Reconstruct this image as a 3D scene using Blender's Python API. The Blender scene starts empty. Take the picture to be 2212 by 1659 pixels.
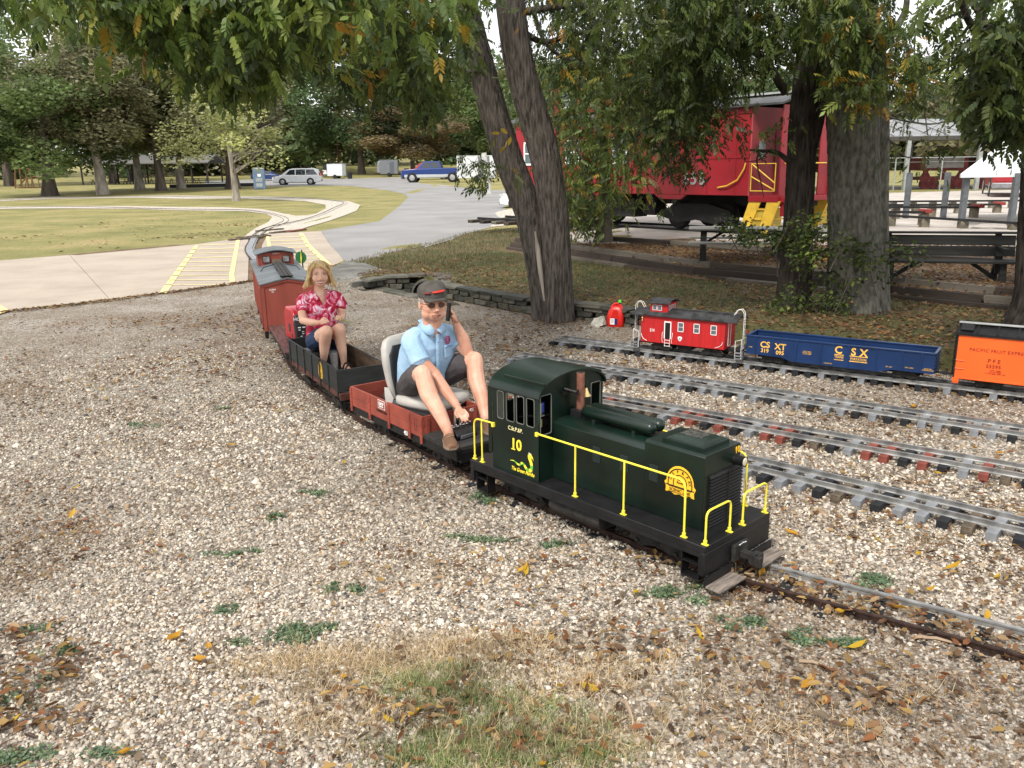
import bpy, math, random
import numpy as np
from mathutils import Vector, Matrix
PI = math.pi
rnd = random.Random(7); rng = np.random.default_rng(7)
S = bpy.context.scene; COL = S.collection
# ---------------------------------------------------------------- camera
CX, CY, FPX, HCAM, ROLL = 1106., 829.5, 1765., 1.91, -.015
PITCH = math.atan((829.5-364)/1765.)
cam = bpy.data.cameras.new('camera'); cam_o = bpy.data.objects.new('camera', cam); COL.objects.link(cam_o)
cam.sensor_width = 36; cam.lens = FPX/2212*36; cam.clip_start = .05; cam.clip_end = 2500
cam_o.matrix_world = Matrix.Translation((0, 0, HCAM)) @ Matrix.Rotation(PI/2-PITCH, 4, 'X') @ Matrix.Rotation(ROLL, 4, 'Z')
S.camera = cam_o
# ---------------------------------------------------------------- sky, sun, exposure
SUN_EL, SUN_AZ = math.radians(52), math.radians(212)     # azimuth clockwise from +Y
W = bpy.data.worlds.new('World'); S.world = W; W.use_nodes = True
nt = W.node_tree; N = nt.nodes; L = nt.links; bg = N['Background']
sky = N.new('ShaderNodeTexSky'); sky.sky_type = 'NISHITA'; sky.sun_disc = False
sky.sun_elevation = SUN_EL; sky.sun_rotation = SUN_AZ; sky.dust_density = 3; sky.air_density = 1.2
tc = N.new('ShaderNodeTexCoord'); nz = N.new('ShaderNodeTexNoise'); nz.inputs['Scale'].default_value = 2.2; nz.inputs['Detail'].default_value = 6
cr = N.new('ShaderNodeValToRGB'); cr.color_ramp.elements[0].position = .28; cr.color_ramp.elements[0].color = (.68, .68, .68, 1); cr.color_ramp.elements[1].position = .6
mx = N.new('ShaderNodeMix'); mx.data_type = 'RGBA'
L.new(tc.outputs['Generated'], nz.inputs['Vector']); L.new(nz.outputs['Fac'], cr.inputs['Fac']); L.new(cr.outputs['Color'], mx.inputs['Factor'])
L.new(sky.outputs['Color'], mx.inputs['A']); mx.inputs['B'].default_value = (9.7, 9.75, 9.85, 1)
L.new(mx.outputs['Result'], bg.inputs['Color']); bg.inputs['Strength'].default_value = .105
sun = bpy.data.lights.new('sun', 'SUN'); sun.energy = 2.7; sun.angle = math.radians(11); sun.color = (1, .945, .86)
so = bpy.data.objects.new('sun', sun); COL.objects.link(so)
so.rotation_euler = Vector((math.sin(SUN_AZ)*math.cos(SUN_EL), math.cos(SUN_AZ)*math.cos(SUN_EL), math.sin(SUN_EL))).to_track_quat('Z', 'Y').to_euler()
S.view_settings.view_transform = 'Standard'; S.view_settings.look = 'None'; S.view_settings.gamma = 1
S.view_settings.use_curve_mapping = False; S.view_settings.exposure = .7
# ---------------------------------------------------------------- helpers
def at(px, py, z=0.):
    "ground point at height z seen at survey position (px,py)"
    a, b = px-CX, py-CY; c, s = math.cos(ROLL), math.sin(ROLL); a, b = (a*c+b*s)/FPX, -(-a*s+b*c)/FPX
    d = (a, math.cos(PITCH)+b*math.sin(PITCH), -math.sin(PITCH)+b*math.cos(PITCH)); t = (z-HCAM)/d[2]
    return Vector((d[0]*t, d[1]*t, z))
def atY(px, py, Y):
    a, b = px-CX, py-CY; c, s = math.cos(ROLL), math.sin(ROLL); a, b = (a*c+b*s)/FPX, -(-a*s+b*c)/FPX
    d = (a, math.cos(PITCH)+b*math.sin(PITCH), -math.sin(PITCH)+b*math.cos(PITCH)); t = Y/d[1]
    return Vector((d[0]*t, Y, HCAM+d[2]*t))
MATS = {}
def mat(name, col, rough=.7, var=.15, scale=8., metal=0., bump=0., bscale=None, col2=None, alpha=None, detail=4, coat=0, vcol=False, stretch=None, spec=None, trans=0, lo=.35, hi=.65, bdist=.01):
    if name in MATS: return MATS[name]
    m = bpy.data.materials.new(name); MATS[name] = m; m.use_nodes = True
    n = m.node_tree.nodes; l = m.node_tree.links; p = n['Principled BSDF']
    t = n.new('ShaderNodeTexCoord'); src = t.outputs['Object']
    if stretch:
        mp = n.new('ShaderNodeMapping'); mp.inputs['Scale'].default_value = stretch; l.new(src, mp.inputs['Vector']); src = mp.outputs['Vector']
    a = n.new('ShaderNodeTexNoise'); a.inputs['Scale'].default_value = scale; a.inputs['Detail'].default_value = detail; l.new(src, a.inputs['Vector'])
    c2 = col2 if col2 else tuple(max(0, c*(1-var*1.6)) for c in col)
    c1 = col if col2 else tuple(min(1, c*(1+var*.6)) for c in col)
    r = n.new('ShaderNodeValToRGB'); r.color_ramp.elements[0].position = lo; r.color_ramp.elements[1].position = hi
    r.color_ramp.elements[0].color = (*c2, 1); r.color_ramp.elements[1].color = (*c1, 1); l.new(a.outputs['Fac'], r.inputs['Fac'])
    out = r.outputs['Color']
    if vcol:
        v = n.new('ShaderNodeAttribute'); v.attribute_name = 'tint'; mm = n.new('ShaderNodeMix'); mm.data_type = 'RGBA'; mm.blend_type = 'MULTIPLY'; mm.inputs['Factor'].default_value = 1
        l.new(out, mm.inputs['A']); l.new(v.outputs['Color'], mm.inputs['B']); out = mm.outputs['Result']
    l.new(out, p.inputs['Base Color'])
    p.inputs['Roughness'].default_value = rough; p.inputs['Specular IOR Level'].default_value = .35; p.inputs['Metallic'].default_value = metal
    if spec is not None: p.inputs['Specular IOR Level'].default_value = spec
    if coat: p.inputs['Coat Weight'].default_value = coat; p.inputs['Coat Roughness'].default_value = .15
    if trans: p.inputs['Subsurface Weight'].default_value = trans; p.inputs['Subsurface Radius'].default_value = (.02, .008, .004); p.inputs['Subsurface Scale'].default_value = 1
    if bump:
        b = n.new('ShaderNodeTexNoise'); b.inputs['Scale'].default_value = bscale or scale*6; b.inputs['Detail'].default_value = 4; l.new(src, b.inputs['Vector'])
        bn = n.new('ShaderNodeBump'); bn.inputs['Strength'].default_value = bump; bn.inputs['Distance'].default_value = bdist
        l.new(b.outputs['Fac'], bn.inputs['Height']); l.new(bn.outputs['Normal'], p.inputs['Normal'])
    return m
def leafmat(name, col):
    "thin leaf: diffuse, gloss and light let through, tinted per leaf"
    if name in MATS: return MATS[name]
    m = mat(name, col, .5, .25, 3, vcol=True); n = m.node_tree.nodes; l = m.node_tree.links; p = n['Principled BSDF']; p.inputs['Specular IOR Level'].default_value = .35
    o = n['Material Output']; tr = n.new('ShaderNodeBsdfTranslucent'); mxs = n.new('ShaderNodeMixShader'); mxs.inputs['Fac'].default_value = .38
    l.new(p.inputs['Base Color'].links[0].from_socket, tr.inputs['Color']); l.new(p.outputs[0], mxs.inputs[1]); l.new(tr.outputs[0], mxs.inputs[2]); l.new(mxs.outputs[0], o.inputs['Surface'])
    return m
class MB:
    "collects shapes into one mesh"
    def __init__(s): s.v = []; s.f = []
    def add(s, vs, fs):
        k = len(s.v); s.v += [tuple(v) for v in vs]; s.f += [tuple(i+k for i in f) for f in fs]; return s
    def box(s, x0, x1, y0, y1, z0, z1, M=None):
        vs = [Vector((x, y, z)) for z in (z0, z1) for y in (y0, y1) for x in (x0, x1)]
        if M: vs = [M @ v for v in vs]
        return s.add(vs, [(0, 2, 3, 1), (4, 5, 7, 6), (0, 1, 5, 4), (2, 6, 7, 3), (0, 4, 6, 2), (1, 3, 7, 5)])
    def cbox(s, c, sz, rz=0, rx=0, ry=0):
        M = Matrix.Translation(c) @ Matrix.Rotation(rz, 4, 'Z') @ Matrix.Rotation(ry, 4, 'Y') @ Matrix.Rotation(rx, 4, 'X')
        a, b, c_ = sz[0]/2, sz[1]/2, sz[2]/2; return s.box(-a, a, -b, b, -c_, c_, M)
    def beam(s, p, q, w, h, up=(0, 0, 1)):
        p, q = Vector(p), Vector(q); d = q-p; X = d.normalized(); Y = Vector(up).cross(X).normalized(); Zv = X.cross(Y)
        M = Matrix((X, Y, Zv)).transposed().to_4x4(); M.translation = p
        return s.box(0, d.length, -w/2, w/2, -h/2, h/2, M)
    def tube(s, pts, r, n=8, cap=True, flat=None):
        pts = [Vector(p) for p in pts]; m = len(pts)
        rs = r if hasattr(r, '__len__') else [r]*m
        vs = []; fs = []; prev = None
        for i, p in enumerate(pts):
            d = (pts[min(i+1, m-1)]-pts[max(i-1, 0)]).normalized()
            if prev is None: a = Vector((0, 0, 1)) if abs(d.z) < .9 else Vector((1, 0, 0)); u = d.cross(a).normalized()
            else: u = (prev-d*prev.dot(d)).normalized()
            prev = u; w = d.cross(u)
            for k in range(n):
                t = 2*PI*k/n; rr = rs[i]; vs.append(p+u*math.cos(t)*rr+w*math.sin(t)*rr*(flat or 1))
        for i in range(m-1):
            for k in range(n): a = i*n+k; b = i*n+(k+1) % n; fs.append((a, b, b+n, a+n))
        if cap: fs.append(tuple(range(n-1, -1, -1))); fs.append(tuple((m-1)*n+k for k in range(n)))
        return s.add(vs, fs)
    def cyl(s, p, q, r, r2=None, n=12): return s.tube([p, q], [r, r if r2 is None else r2], n)
    def lathe(s, prof, n=16, M=None):
        vs = []; fs = []; m = len(prof)
        for (r, z) in prof:
            for k in range(n): t = 2*PI*k/n; v = Vector((r*math.cos(t), r*math.sin(t), z)); vs.append(M @ v if M else v)
        for i in range(m-1):
            for k in range(n): a = i*n+k; b = i*n+(k+1) % n; fs.append((a, b, b+n, a+n))
        fs.append(tuple(range(n-1, -1, -1))); fs.append(tuple((m-1)*n+k for k in range(n)))
        return s.add(vs, fs)
    def prism(s, poly, a, b, axis='y'):
        "poly in the other two axes (x,z for y; x,y for z; y,z for x), extruded a..b"
        f = {'y': lambda p, t: (p[0], t, p[1]), 'z': lambda p, t: (p[0], p[1], t), 'x': lambda p, t: (t, p[0], p[1])}[axis]; n = len(poly)
        vs = [f(p, a) for p in poly]+[f(p, b) for p in poly]
        return s.add(vs, [tuple(range(n)), tuple(range(2*n-1, n-1, -1))]+[(i, (i+1) % n, (i+1) % n+n, i+n) for i in range(n)])
    def ell(s, c, r, nu=12, nv=8, M=None):
        vs = []; fs = []; c = Vector(c)
        for j in range(1, nv):
            ph = PI*j/nv
            for i in range(nu):
                t = 2*PI*i/nu; v = Vector((r[0]*math.sin(ph)*math.cos(t), r[1]*math.sin(ph)*math.sin(t), r[2]*math.cos(ph)))
                vs.append(c+(M @ v if M else v))
        T = Vector((0, 0, r[2])); B = -T
        vs += [c+(M @ T if M else T), c+(M @ B if M else B)]; a = len(vs)-2
        for j in range(nv-2):
            for i in range(nu): p = j*nu+i; q = j*nu+(i+1) % nu; fs.append((p, p+nu, q+nu, q))
        for i in range(nu): fs.append((a, i, (i+1) % nu)); fs.append((a+1, (nv-2)*nu+(i+1) % nu, (nv-2)*nu+i))
        return s.add(vs, fs)
    def mesh(s, name, m=None, smooth=35):
        me = bpy.data.meshes.new(name); me.from_pydata(s.v, [], s.f); me.validate()
        import bmesh; bm = bmesh.new(); bm.from_mesh(me); bmesh.ops.recalc_face_normals(bm, faces=bm.faces); bm.to_mesh(me); bm.free()
        if smooth: me.shade_smooth(); me.set_sharp_from_angle(angle=math.radians(smooth))
        if m: me.materials.append(m)
        return me
def props(o, label=None, cat=None, group=None, kind=None):
    for k, v in (('label', label), ('category', cat), ('group', group), ('kind', kind)):
        if v: o[k] = v
    return o
def link(name, me, parent=None):
    o = bpy.data.objects.new(name, me); COL.objects.link(o)
    if parent: o.parent = parent
    return o
def part(name, mb, m, parent=None, bevel=0, smooth=35, label=None, seg=2):
    o = link(name, mb.mesh(name, m, smooth), parent)
    if bevel:
        b = o.modifiers.new('bevel', 'BEVEL'); b.width = bevel; b.segments = seg; b.limit_method = 'ANGLE'; b.angle_limit = .7; b.harden_normals = False
    if label: o['label'] = label
    return o
def thing(name, label, cat, loc=(0, 0, 0), rz=0, group=None, rot=None):
    o = bpy.data.objects.new(name, None); COL.objects.link(o); o.location = loc; o.rotation_euler = rot or (0, 0, rz); o.empty_display_size = .1
    return props(o, label, cat, group)
def copy_tree(o, parent=None):
    c = o.copy(); COL.objects.link(c); c.parent = parent
    for ch in o.children: copy_tree(ch, c)
    return c
_fonts = {}
def text_mesh(txt, size, m, depth=.0015, bold=0., shear=0., space=1., align='CENTER', squash=1.):
    k = (txt, size, m.name, bold, shear, space, align, squash)
    if k in _fonts: return _fonts[k]
    cu = bpy.data.curves.new('lettering', 'FONT'); cu.body = txt; cu.size = size; cu.extrude = depth; cu.offset = bold*size; cu.shear = shear; cu.space_character = space
    cu.align_x = align; cu.align_y = 'CENTER'; cu.resolution_u = 3
    o = bpy.data.objects.new('lettering', cu); COL.objects.link(o); dg = bpy.context.evaluated_depsgraph_get(); dg.update()
    me = bpy.data.meshes.new_from_object(o.evaluated_get(dg)); bpy.data.objects.remove(o); me.name = 'lettering'; me.materials.clear(); me.materials.append(m)
    if squash != 1: me.transform(Matrix.Diagonal((squash, 1, 1, 1)))
    _fonts[k] = me; return me
def letters(txt, parent, pos, size, m, face='near', name='lettering', **k):
    "flat print on a vehicle; near = faces local -y, front = faces local +x"
    o = link(name, text_mesh(txt, size, m, **k), parent); o.location = pos
    R = {'near': Matrix.Rotation(PI/2, 4, 'X'), 'front': Matrix.Rotation(PI/2, 4, 'Z') @ Matrix.Rotation(PI/2, 4, 'X'), 'up': Matrix.Identity(4)}[face]
    o.rotation_euler = R.to_euler(); return o
# big numpy meshes (stones, leaves, blades)
def np_mesh(name, V, F, m, tint=None, smooth=False, mats=None, midx=None):
    "V (n,3); F (k,3|4) ; tint (n,3) per vertex"
    me = bpy.data.meshes.new(name); nv, nf, c = len(V), len(F), F.shape[1]
    me.vertices.add(nv); me.vertices.foreach_set('co', V.astype(np.float32).ravel())
    me.loops.add(nf*c); me.loops.foreach_set('vertex_index', F.astype(np.int32).ravel())
    me.polygons.add(nf); me.polygons.foreach_set('loop_start', np.arange(0, nf*c, c, dtype=np.int32)); me.polygons.foreach_set('loop_total', np.full(nf, c, dtype=np.int32))
    if smooth: me.polygons.foreach_set('use_smooth', np.ones(nf, dtype=bool))
    for q in (mats or [m]): me.materials.append(q)
    if midx is not None: me.polygons.foreach_set('material_index', midx.astype(np.int32))
    me.update(calc_edges=True)
    if tint is not None:
        a = me.color_attributes.new('tint', 'FLOAT_COLOR', 'POINT'); a.data.foreach_set('color', np.c_[tint, np.ones(nv)].astype(np.float32).ravel())
    return me
def inst(PV, PF, pos, R, scl, tint):
    "copies of a small shape: PV (p,3) PF (q,c); pos (n,3); R (n,3,3); scl (n,) or (n,3)"
    n, p = len(pos), len(PV); scl = np.asarray(scl); scl = scl[:, None] if scl.ndim == 1 else scl
    V = np.einsum('nij,npj->npi', R, PV[None]*scl[:, None, :]) + pos[:, None]
    F = PF[None]+(np.arange(n)*p)[:, None, None]
    return V.reshape(-1, 3), F.reshape(-1, PF.shape[1]), np.repeat(tint, p, axis=0)
def rotm(az, tilt, roll=None):
    "Rz(az) Rx(tilt) Ry(roll) for arrays"
    z = np.zeros_like(az); o = np.ones_like(az); ca, sa, ct, st = np.cos(az), np.sin(az), np.cos(tilt), np.sin(tilt)
    A = np.stack([np.stack([ca, -sa, z], -1), np.stack([sa, ca, z], -1), np.stack([z, z, o], -1)], -2)
    B = np.stack([np.stack([o, z, z], -1), np.stack([z, ct, -st], -1), np.stack([z, st, ct], -1)], -2)
    M = A @ B
    if roll is not None:
        cr_, sr = np.cos(roll), np.sin(roll); C = np.stack([np.stack([cr_, z, sr], -1), np.stack([z, o, z], -1), np.stack([-sr, z, cr_], -1)], -2); M = M @ C
    return M
def inpoly(x, y, P):
    c = np.zeros(np.shape(x), bool); n = len(P)
    for i in range(n):
        x0, y0 = P[i][:2]; x1, y1 = P[(i+1) % n][:2]
        if y0 == y1: continue
        k = ((y0 > y) != (y1 > y)) & (x < (x1-x0)*(y-y0)/(y1-y0)+x0); c ^= k
    return c
def sdist(x, y, P):
    "signed distance to an open line through P (positive on its left when walked in order)"
    best = np.full(np.shape(x), 1e9); sg = np.ones(np.shape(x))
    for i in range(len(P)-1):
        ax, ay = P[i][:2]; bx, by = P[i+1][:2]; dx, dy = bx-ax, by-ay; L2 = dx*dx+dy*dy
        t = ((x-ax)*dx+(y-ay)*dy)/L2; tt = np.clip(t, 0 if i else -1e3, 1 if i < len(P)-2 else 1e3)
        d = np.hypot(x-ax-tt*dx, y-ay-tt*dy); c = (dx*(y-ay)-dy*(x-ax)) > 0
        k = d < best; best = np.where(k, d, best); sg = np.where(k, np.where(c, 1, -1), sg)
    return best*sg
def sst(a, b, x): t = np.clip((x-a)/(b-a), 0, 1); return t*t*(3-2*t)
# ================================================================ terrain
WALL = [at(785, 609, .14), at(824, 599, .17), at(886, 597, .17), at(928, 606, .17), at(956, 618, .18), at(1149, 648, .19), at(1310, 664, .19), at(1500, 700, .16), at(1700, 735, .12), at(2212, 800, .1)]
TERR = [at(1092, 541, .1), at(1232, 561, .12), at(1498, 603, .12), at(1683, 619, .12), at(1914, 647, .12), at(2159, 673, .12), at(2400, 695, .12)]
UPPR = [at(1300, 523, .37), at(1526, 539, .37), at(1700, 552, .37)]
LIP = [at(774, 612), at(866, 636), at(903, 642), at(984, 660)]
def T(x, y):
    x = np.asarray(x, float); y = np.asarray(y, float)
    s = sdist(x, y, WALL); t = sdist(x, y, TERR); u = sdist(x, y, UPPR)
    z = (.12+.065*(1-sst(.1, 2.2, s)))*sst(0.02, .12, s)*sst(-4.4, -2.2, x-.05*(y-13))*(1-sst(5, 9, y-14))*(y < 40)
    w = np.maximum(0, y-16); q = sst(-.3, 1, (x-.4-.1*w)/(.8+.3*w))
    z = np.maximum(z, .12*sst(0, 5, y-13)*sst(-1.5, 1.5, x+.5)*sst(0.02, .1, s))
    z = z+.25*sst(.1, .34, t)*q+.06*sst(.06, 1.0, u)*q*sst(0.1, .5, t)
    # ditch in front of the culvert mouth
    dl = sdist(x, y, LIP); inside = (dl > 0) & (s < .05) & (x > WALL[0].x-.2) & (x < 0.1)
    depth = .42*sst(0, .15, dl)*sst(-.15, .5, x-WALL[0].x)*(1-sst(-.9, .1, x-WALL[4].x))
    z = np.where(inside, -depth, z)
    hump = .06*np.sin(x*.31+1)*np.sin(y*.23)*sst(18, 40, y)
    far = .4*sst(74, 92, y)*(x < 60)+6.5*sst(112, 330, y)+14*sst(300, 900, y)
    return z+far+hump*(x < -8)
def Tz(x, y): return float(T(np.array([x]), np.array([y]))[0])
def hit(px, py):
    z = 0.
    for _ in range(25): p = at(px, py, z); z = .5*z+.5*Tz(p.x, p.y)
    p = at(px, py, z); return Vector((p.x, p.y, Tz(p.x, p.y)))
def ground_mat(name, kind):
    m = bpy.data.materials.new(name); m.use_nodes = True; n = m.node_tree.nodes; l = m.node_tree.links; p = n['Principled BSDF']; p.inputs['Roughness'].default_value = .92; p.inputs['Specular IOR Level'].default_value = .2
    g = n.new('ShaderNodeNewGeometry'); pos = g.outputs['Position']
    def noise(sc, det=5, rough=.6):
        a = n.new('ShaderNodeTexNoise'); a.inputs['Scale'].default_value = sc; a.inputs['Detail'].default_value = det; a.inputs['Roughness'].default_value = rough; l.new(pos, a.inputs['Vector']); return a.outputs['Fac']
    def vor(sc):
        a = n.new('ShaderNodeTexVoronoi'); a.inputs['Scale'].default_value = sc; l.new(pos, a.inputs['Vector']); return a
    def ramp(fac, stops):
        r = n.new('ShaderNodeValToRGB'); e = r.color_ramp.elements
        while len(e) < len(stops): e.new(.5)
        for i, (q, c) in enumerate(stops): e[i].position = q; e[i].color = (*c, 1)
        l.new(fac, r.inputs['Fac']); return r.outputs['Color']
    def mixc(f, a, b, mode='MIX'):
        q = n.new('ShaderNodeMix'); q.data_type = 'RGBA'; q.blend_type = mode
        for s_, v in (('Factor', f), ('A', a), ('B', b)):
            if isinstance(v, (int, float)): q.inputs[s_].default_value = v
            elif isinstance(v, tuple): q.inputs[s_].default_value = (*v, 1)
            else: l.new(v, q.inputs[s_])
        return q.outputs['Result']
    def bump(h, st, dist=.02):
        b = n.new('ShaderNodeBump'); b.inputs['Strength'].default_value = st; b.inputs['Distance'].default_value = dist; l.new(h, b.inputs['Height']); l.new(b.outputs['Normal'], p.inputs['Normal'])
    BW = [(0, (0, 0, 0)), (1, (1, 1, 1))]
    if kind == 'grass':
        c = ramp(noise(.35, 6, .7), [(.3, (.125, .13, .05)), (.5, (.22, .205, .082)), (.62, (.29, .245, .115)), (.75, (.31, .215, .12))])
        c2 = ramp(noise(14, 4, .8), [(.3, (.5, .5, .45)), (.5, (.95, .95, .9)), (.72, (1.35, 1.25, 1.1))]); c = mixc(1., c, c2, 'MULTIPLY')
        lf = ramp(noise(5.5, 3, .6), [(.66, (0, 0, 0)), (.7, (1, 1, 1))]); c = mixc(lf, c, (.27, .19, .1)); bump(noise(30, 5, .8), .8, .04)
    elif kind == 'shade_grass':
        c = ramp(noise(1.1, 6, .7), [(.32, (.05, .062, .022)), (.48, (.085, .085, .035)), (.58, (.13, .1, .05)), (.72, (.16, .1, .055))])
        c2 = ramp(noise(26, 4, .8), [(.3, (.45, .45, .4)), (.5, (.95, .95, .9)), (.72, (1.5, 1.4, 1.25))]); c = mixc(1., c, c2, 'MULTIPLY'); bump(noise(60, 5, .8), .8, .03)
    elif kind in ('gravel', 'ballast'):
        v = vor(62 if kind == 'gravel' else 40); k = .82 if kind == 'gravel' else 1.25
        c = ramp(v.outputs['Color'], [(0, (.09*k, .08*k, .066*k)), (.35, (.24*k, .212*k, .176*k)), (.6, (.38*k, .345*k, .295*k)), (1, (.62*k, .575*k, .51*k))])
        if kind == 'gravel':
            d = ramp(noise(1.3, 5, .7), [(.42, (0, 0, 0)), (.6, (1, 1, 1))]); e = ramp(noise(55, 3, .7), [(.45, (0, 0, 0)), (.55, (1, 1, 1))])
            c = mixc(mixc(1., d, e, 'MULTIPLY'), c, (.12, .075, .04))
            c = mixc(ramp(noise(.5, 3), [(.4, (.25,)*3), (.65, (.0,)*3)]), c, (.16, .12, .085))
        bump(v.outputs['Distance'], .9, .015)
    elif kind == 'concrete':
        c = ramp(noise(.8, 6, .65), [(.3, (.285, .24, .195)), (.6, (.36, .31, .255))]); c = mixc(1., c, ramp(noise(50, 5, .8), [(.3, (.85,)*3), (.7, (1.08,)*3)]), 'MULTIPLY')
        c = mixc(ramp(noise(3.1, 6, .75), [(.6, (0, 0, 0)), (.75, (.35,)*3)]), c, (.2, .165, .13)); bump(noise(120, 3), .25, .004)
    elif kind == 'asphalt':
        c = ramp(noise(.35, 6, .6), [(.3, (.18, .177, .175)), (.65, (.25, .245, .24))]); c = mixc(1., c, ramp(noise(25, 5, .8), [(.3, (.8,)*3), (.7, (1.15,)*3)]), 'MULTIPLY'); bump(noise(90, 3), .3, .006)
    elif kind == 'lot':
        c = ramp(noise(1.2, 6, .7), [(.3, (.3, .27, .24)), (.6, (.46, .42, .38))]); c = mixc(1., c, ramp(noise(40, 5, .8), [(.3, (.7,)*3), (.7, (1.15,)*3)]), 'MULTIPLY'); bump(noise(70, 3), .5, .01)
    elif kind == 'dirt':
        c = ramp(noise(2.4, 6, .75), [(.3, (.07, .045, .025)), (.55, (.15, .1, .06)), (.7, (.22, .15, .09))]); c = mixc(1., c, ramp(noise(60, 4, .8), [(.3, (.6,)*3), (.7, (1.4,)*3)]), 'MULTIPLY'); bump(noise(80, 4, .8), .8, .02)
    elif kind == 'paint':
        c = ramp(noise(6, 6, .8), [(.36, (.42, .35, .24)), (.5, (.62, .52, .24))])
    l.new(c, p.inputs['Base Color']); return m
GM = {k: ground_mat(k, k) for k in ('grass', 'shade_grass', 'gravel', 'ballast', 'concrete', 'asphalt', 'lot', 'dirt', 'paint')}
def grid(name, xs, ys, m, poly=None, dz=0., kind='structure', keep=None):
    X, Y = np.meshgrid(xs, ys); Zz = T(X, Y)+dz; nx, ny = len(xs), len(ys)
    V = np.c_[X.ravel(), Y.ravel(), Zz.ravel()]; i = np.arange(nx-1)[None]+np.arange(ny-1)[:, None]*nx; F = np.stack([i, i+1, i+1+nx, i+nx], -1).reshape(-1, 4)
    if poly is not None:
        cx = V[F, 0].mean(1); cy = V[F, 1].mean(1); F = F[inpoly(cx, cy, poly)]
        u, inv = np.unique(F, return_inverse=True); V = V[u]; F = inv.reshape(F.shape)
    return link_np(name, np_mesh(name, V, F, m, smooth=True), kind)
def link_np(name, me, kind=None, parent=None, **k):
    o = link(name, me, parent); props(o, kind=kind, **k); return o
def seg(a, b, st): return list(np.arange(a, b, st))
xs = seg(-1500, -200, 100)+seg(-200, -60, 14)+seg(-60, -12, 3)+seg(-12, 12, .12)+seg(12, 60, 3)+seg(60, 200, 14)+seg(200, 1501, 100)
ys = seg(-60, .3, 10)+seg(.3, 22, .12)+seg(22, 60, 1.5)+seg(60, 140, 4)+seg(140, 420, 20)+seg(420, 1601, 90)
grid('ground', np.array(xs), np.array(ys), GM['grass'])
def sheet(name, pix, m, dz, step=2., z=None, kind='structure', parent=None):
    "flat sheet from an outline of surveyed ground points, draped on the terrain"
    import bmesh
    P = [hit(*p) if len(p) == 2 else Vector(p) for p in pix]; bm = bmesh.new(); bm.faces.new([bm.verts.new((p.x, p.y, 0)) for p in P])
    x0, x1 = min(p.x for p in P), max(p.x for p in P); y0, y1 = min(p.y for p in P), max(p.y for p in P)
    for a, b, ax in ((x0, x1, 0), (y0, y1, 1)):
        n = min(60, int((b-a)/step))
        for i in range(1, n+1):
            co = [0, 0, 0]; no = [0, 0, 0]; co[ax] = a+(b-a)*i/(n+1); no[ax] = 1
            bmesh.ops.bisect_plane(bm, geom=bm.verts[:]+bm.edges[:]+bm.faces[:], plane_co=co, plane_no=no)
    bmesh.ops.triangulate(bm, faces=[f for f in bm.faces if len(f.verts) > 4])
    vx = np.array([v.co.x for v in bm.verts]); vy = np.array([v.co.y for v in bm.verts]); vz = T(vx, vy)
    for v, q in zip(bm.verts, vz): v.co.z = float(q)+dz
    bmesh.ops.recalc_face_normals(bm, faces=bm.faces)
    if sum(f.normal.z*f.calc_area() for f in bm.faces) < 0: bmesh.ops.reverse_faces(bm, faces=bm.faces)
    me = bpy.data.meshes.new(name); bm.to_mesh(me); bm.free(); me.materials.append(m); o = link(name, me, parent)
    if kind: o['kind'] = kind
    return o
wl = [(v.x, v.y) for v in WALL]
def smooth_line(pts, n=10):
    "Catmull-Rom through points"
    P = [Vector(p) for p in pts]; P = [P[0]*2-P[1]]+P+[P[-1]*2-P[-2]]; out = []
    for i in range(1, len(P)-2):
        for k in range(n):
            t = k/n; a, b, c, d = P[i-1:i+3]; out.append(.5*((2*b)+(c-a)*t+(2*a-5*b+4*c-d)*t*t+(3*b-a-3*c+d)*t**3))
    return out+[P[-2]]
CONC_NEAR = [at(0, 676), at(168, 658), at(336, 637), at(504, 614), at(590, 600), at(733, 575)]
GRAV = [(-9.5, .3), (9.5, .3), (12, 6.5)]+wl[::-1]+[(v.x, v.y) for v in (at(785, 609), at(733, 577))]+[(v.x, v.y) for v in CONC_NEAR[::-1]]+[(-12, 11)]
grid('gravel_yard', np.arange(-12, 12.1, .12), np.arange(.3, 17, .12), GM['gravel'], GRAV, .004)
LAWN = wl+[(12, 5), (13, 9), (9, 16), (2, 17)]+[(v.x, v.y) for v in (at(1110, 480), at(1000, 508), at(900, 542), at(760, 568), at(740, 580))]
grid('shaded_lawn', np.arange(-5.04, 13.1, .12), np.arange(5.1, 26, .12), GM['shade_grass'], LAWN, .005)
UP = [(v.x+.0, v.y) for v in TERR]+[(14, 6), (14, 15), (8, 17), (1.5, 17.5), (0.8, 15)]
grid('leafy_terrace', np.arange(0, 14.1, .12), np.arange(6.06, 20, .12), GM['dirt'], UP, .009)
sheet('gravel_lot', [(1.5, 17.2, 0), (5, 16.2, 0), (9, 12.6, 0), (16, 8, 0), (60, 14, 0), (60, 44, 0), (26, 44, 0), (10, 40, 0), (1, 34, 0)], GM['lot'], .016, 1.)
road = sheet('parking_road', [(693, 499), (820, 478), (863, 445), (881, 427), (876, 420), (838, 411), (761, 402), (697, 401), (572, 402), (440, 402), (440, 391), (572, 387), (700, 386), (879, 385), (910, 397), (991, 404), (1058, 411), (1250, 412), (1250, 470), (1110, 480), (1075, 487), (1000, 507), (900, 541), (800, 559), (753, 571), (716, 533)], GM['asphalt'], .008, 3.)
sheet('gravel_verge', [(1040, 477), (1075, 458), (1125, 447), (1260, 445), (1260, 480), (1110, 486), (1060, 491)], GM['ballast'], .014, 3)
sheet('far_gravel_road', [(1840, 412), (2000, 408), (2400, 400), (2400, 395), (2000, 402), (1840, 405)], GM['lot'], .012, 6)
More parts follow.
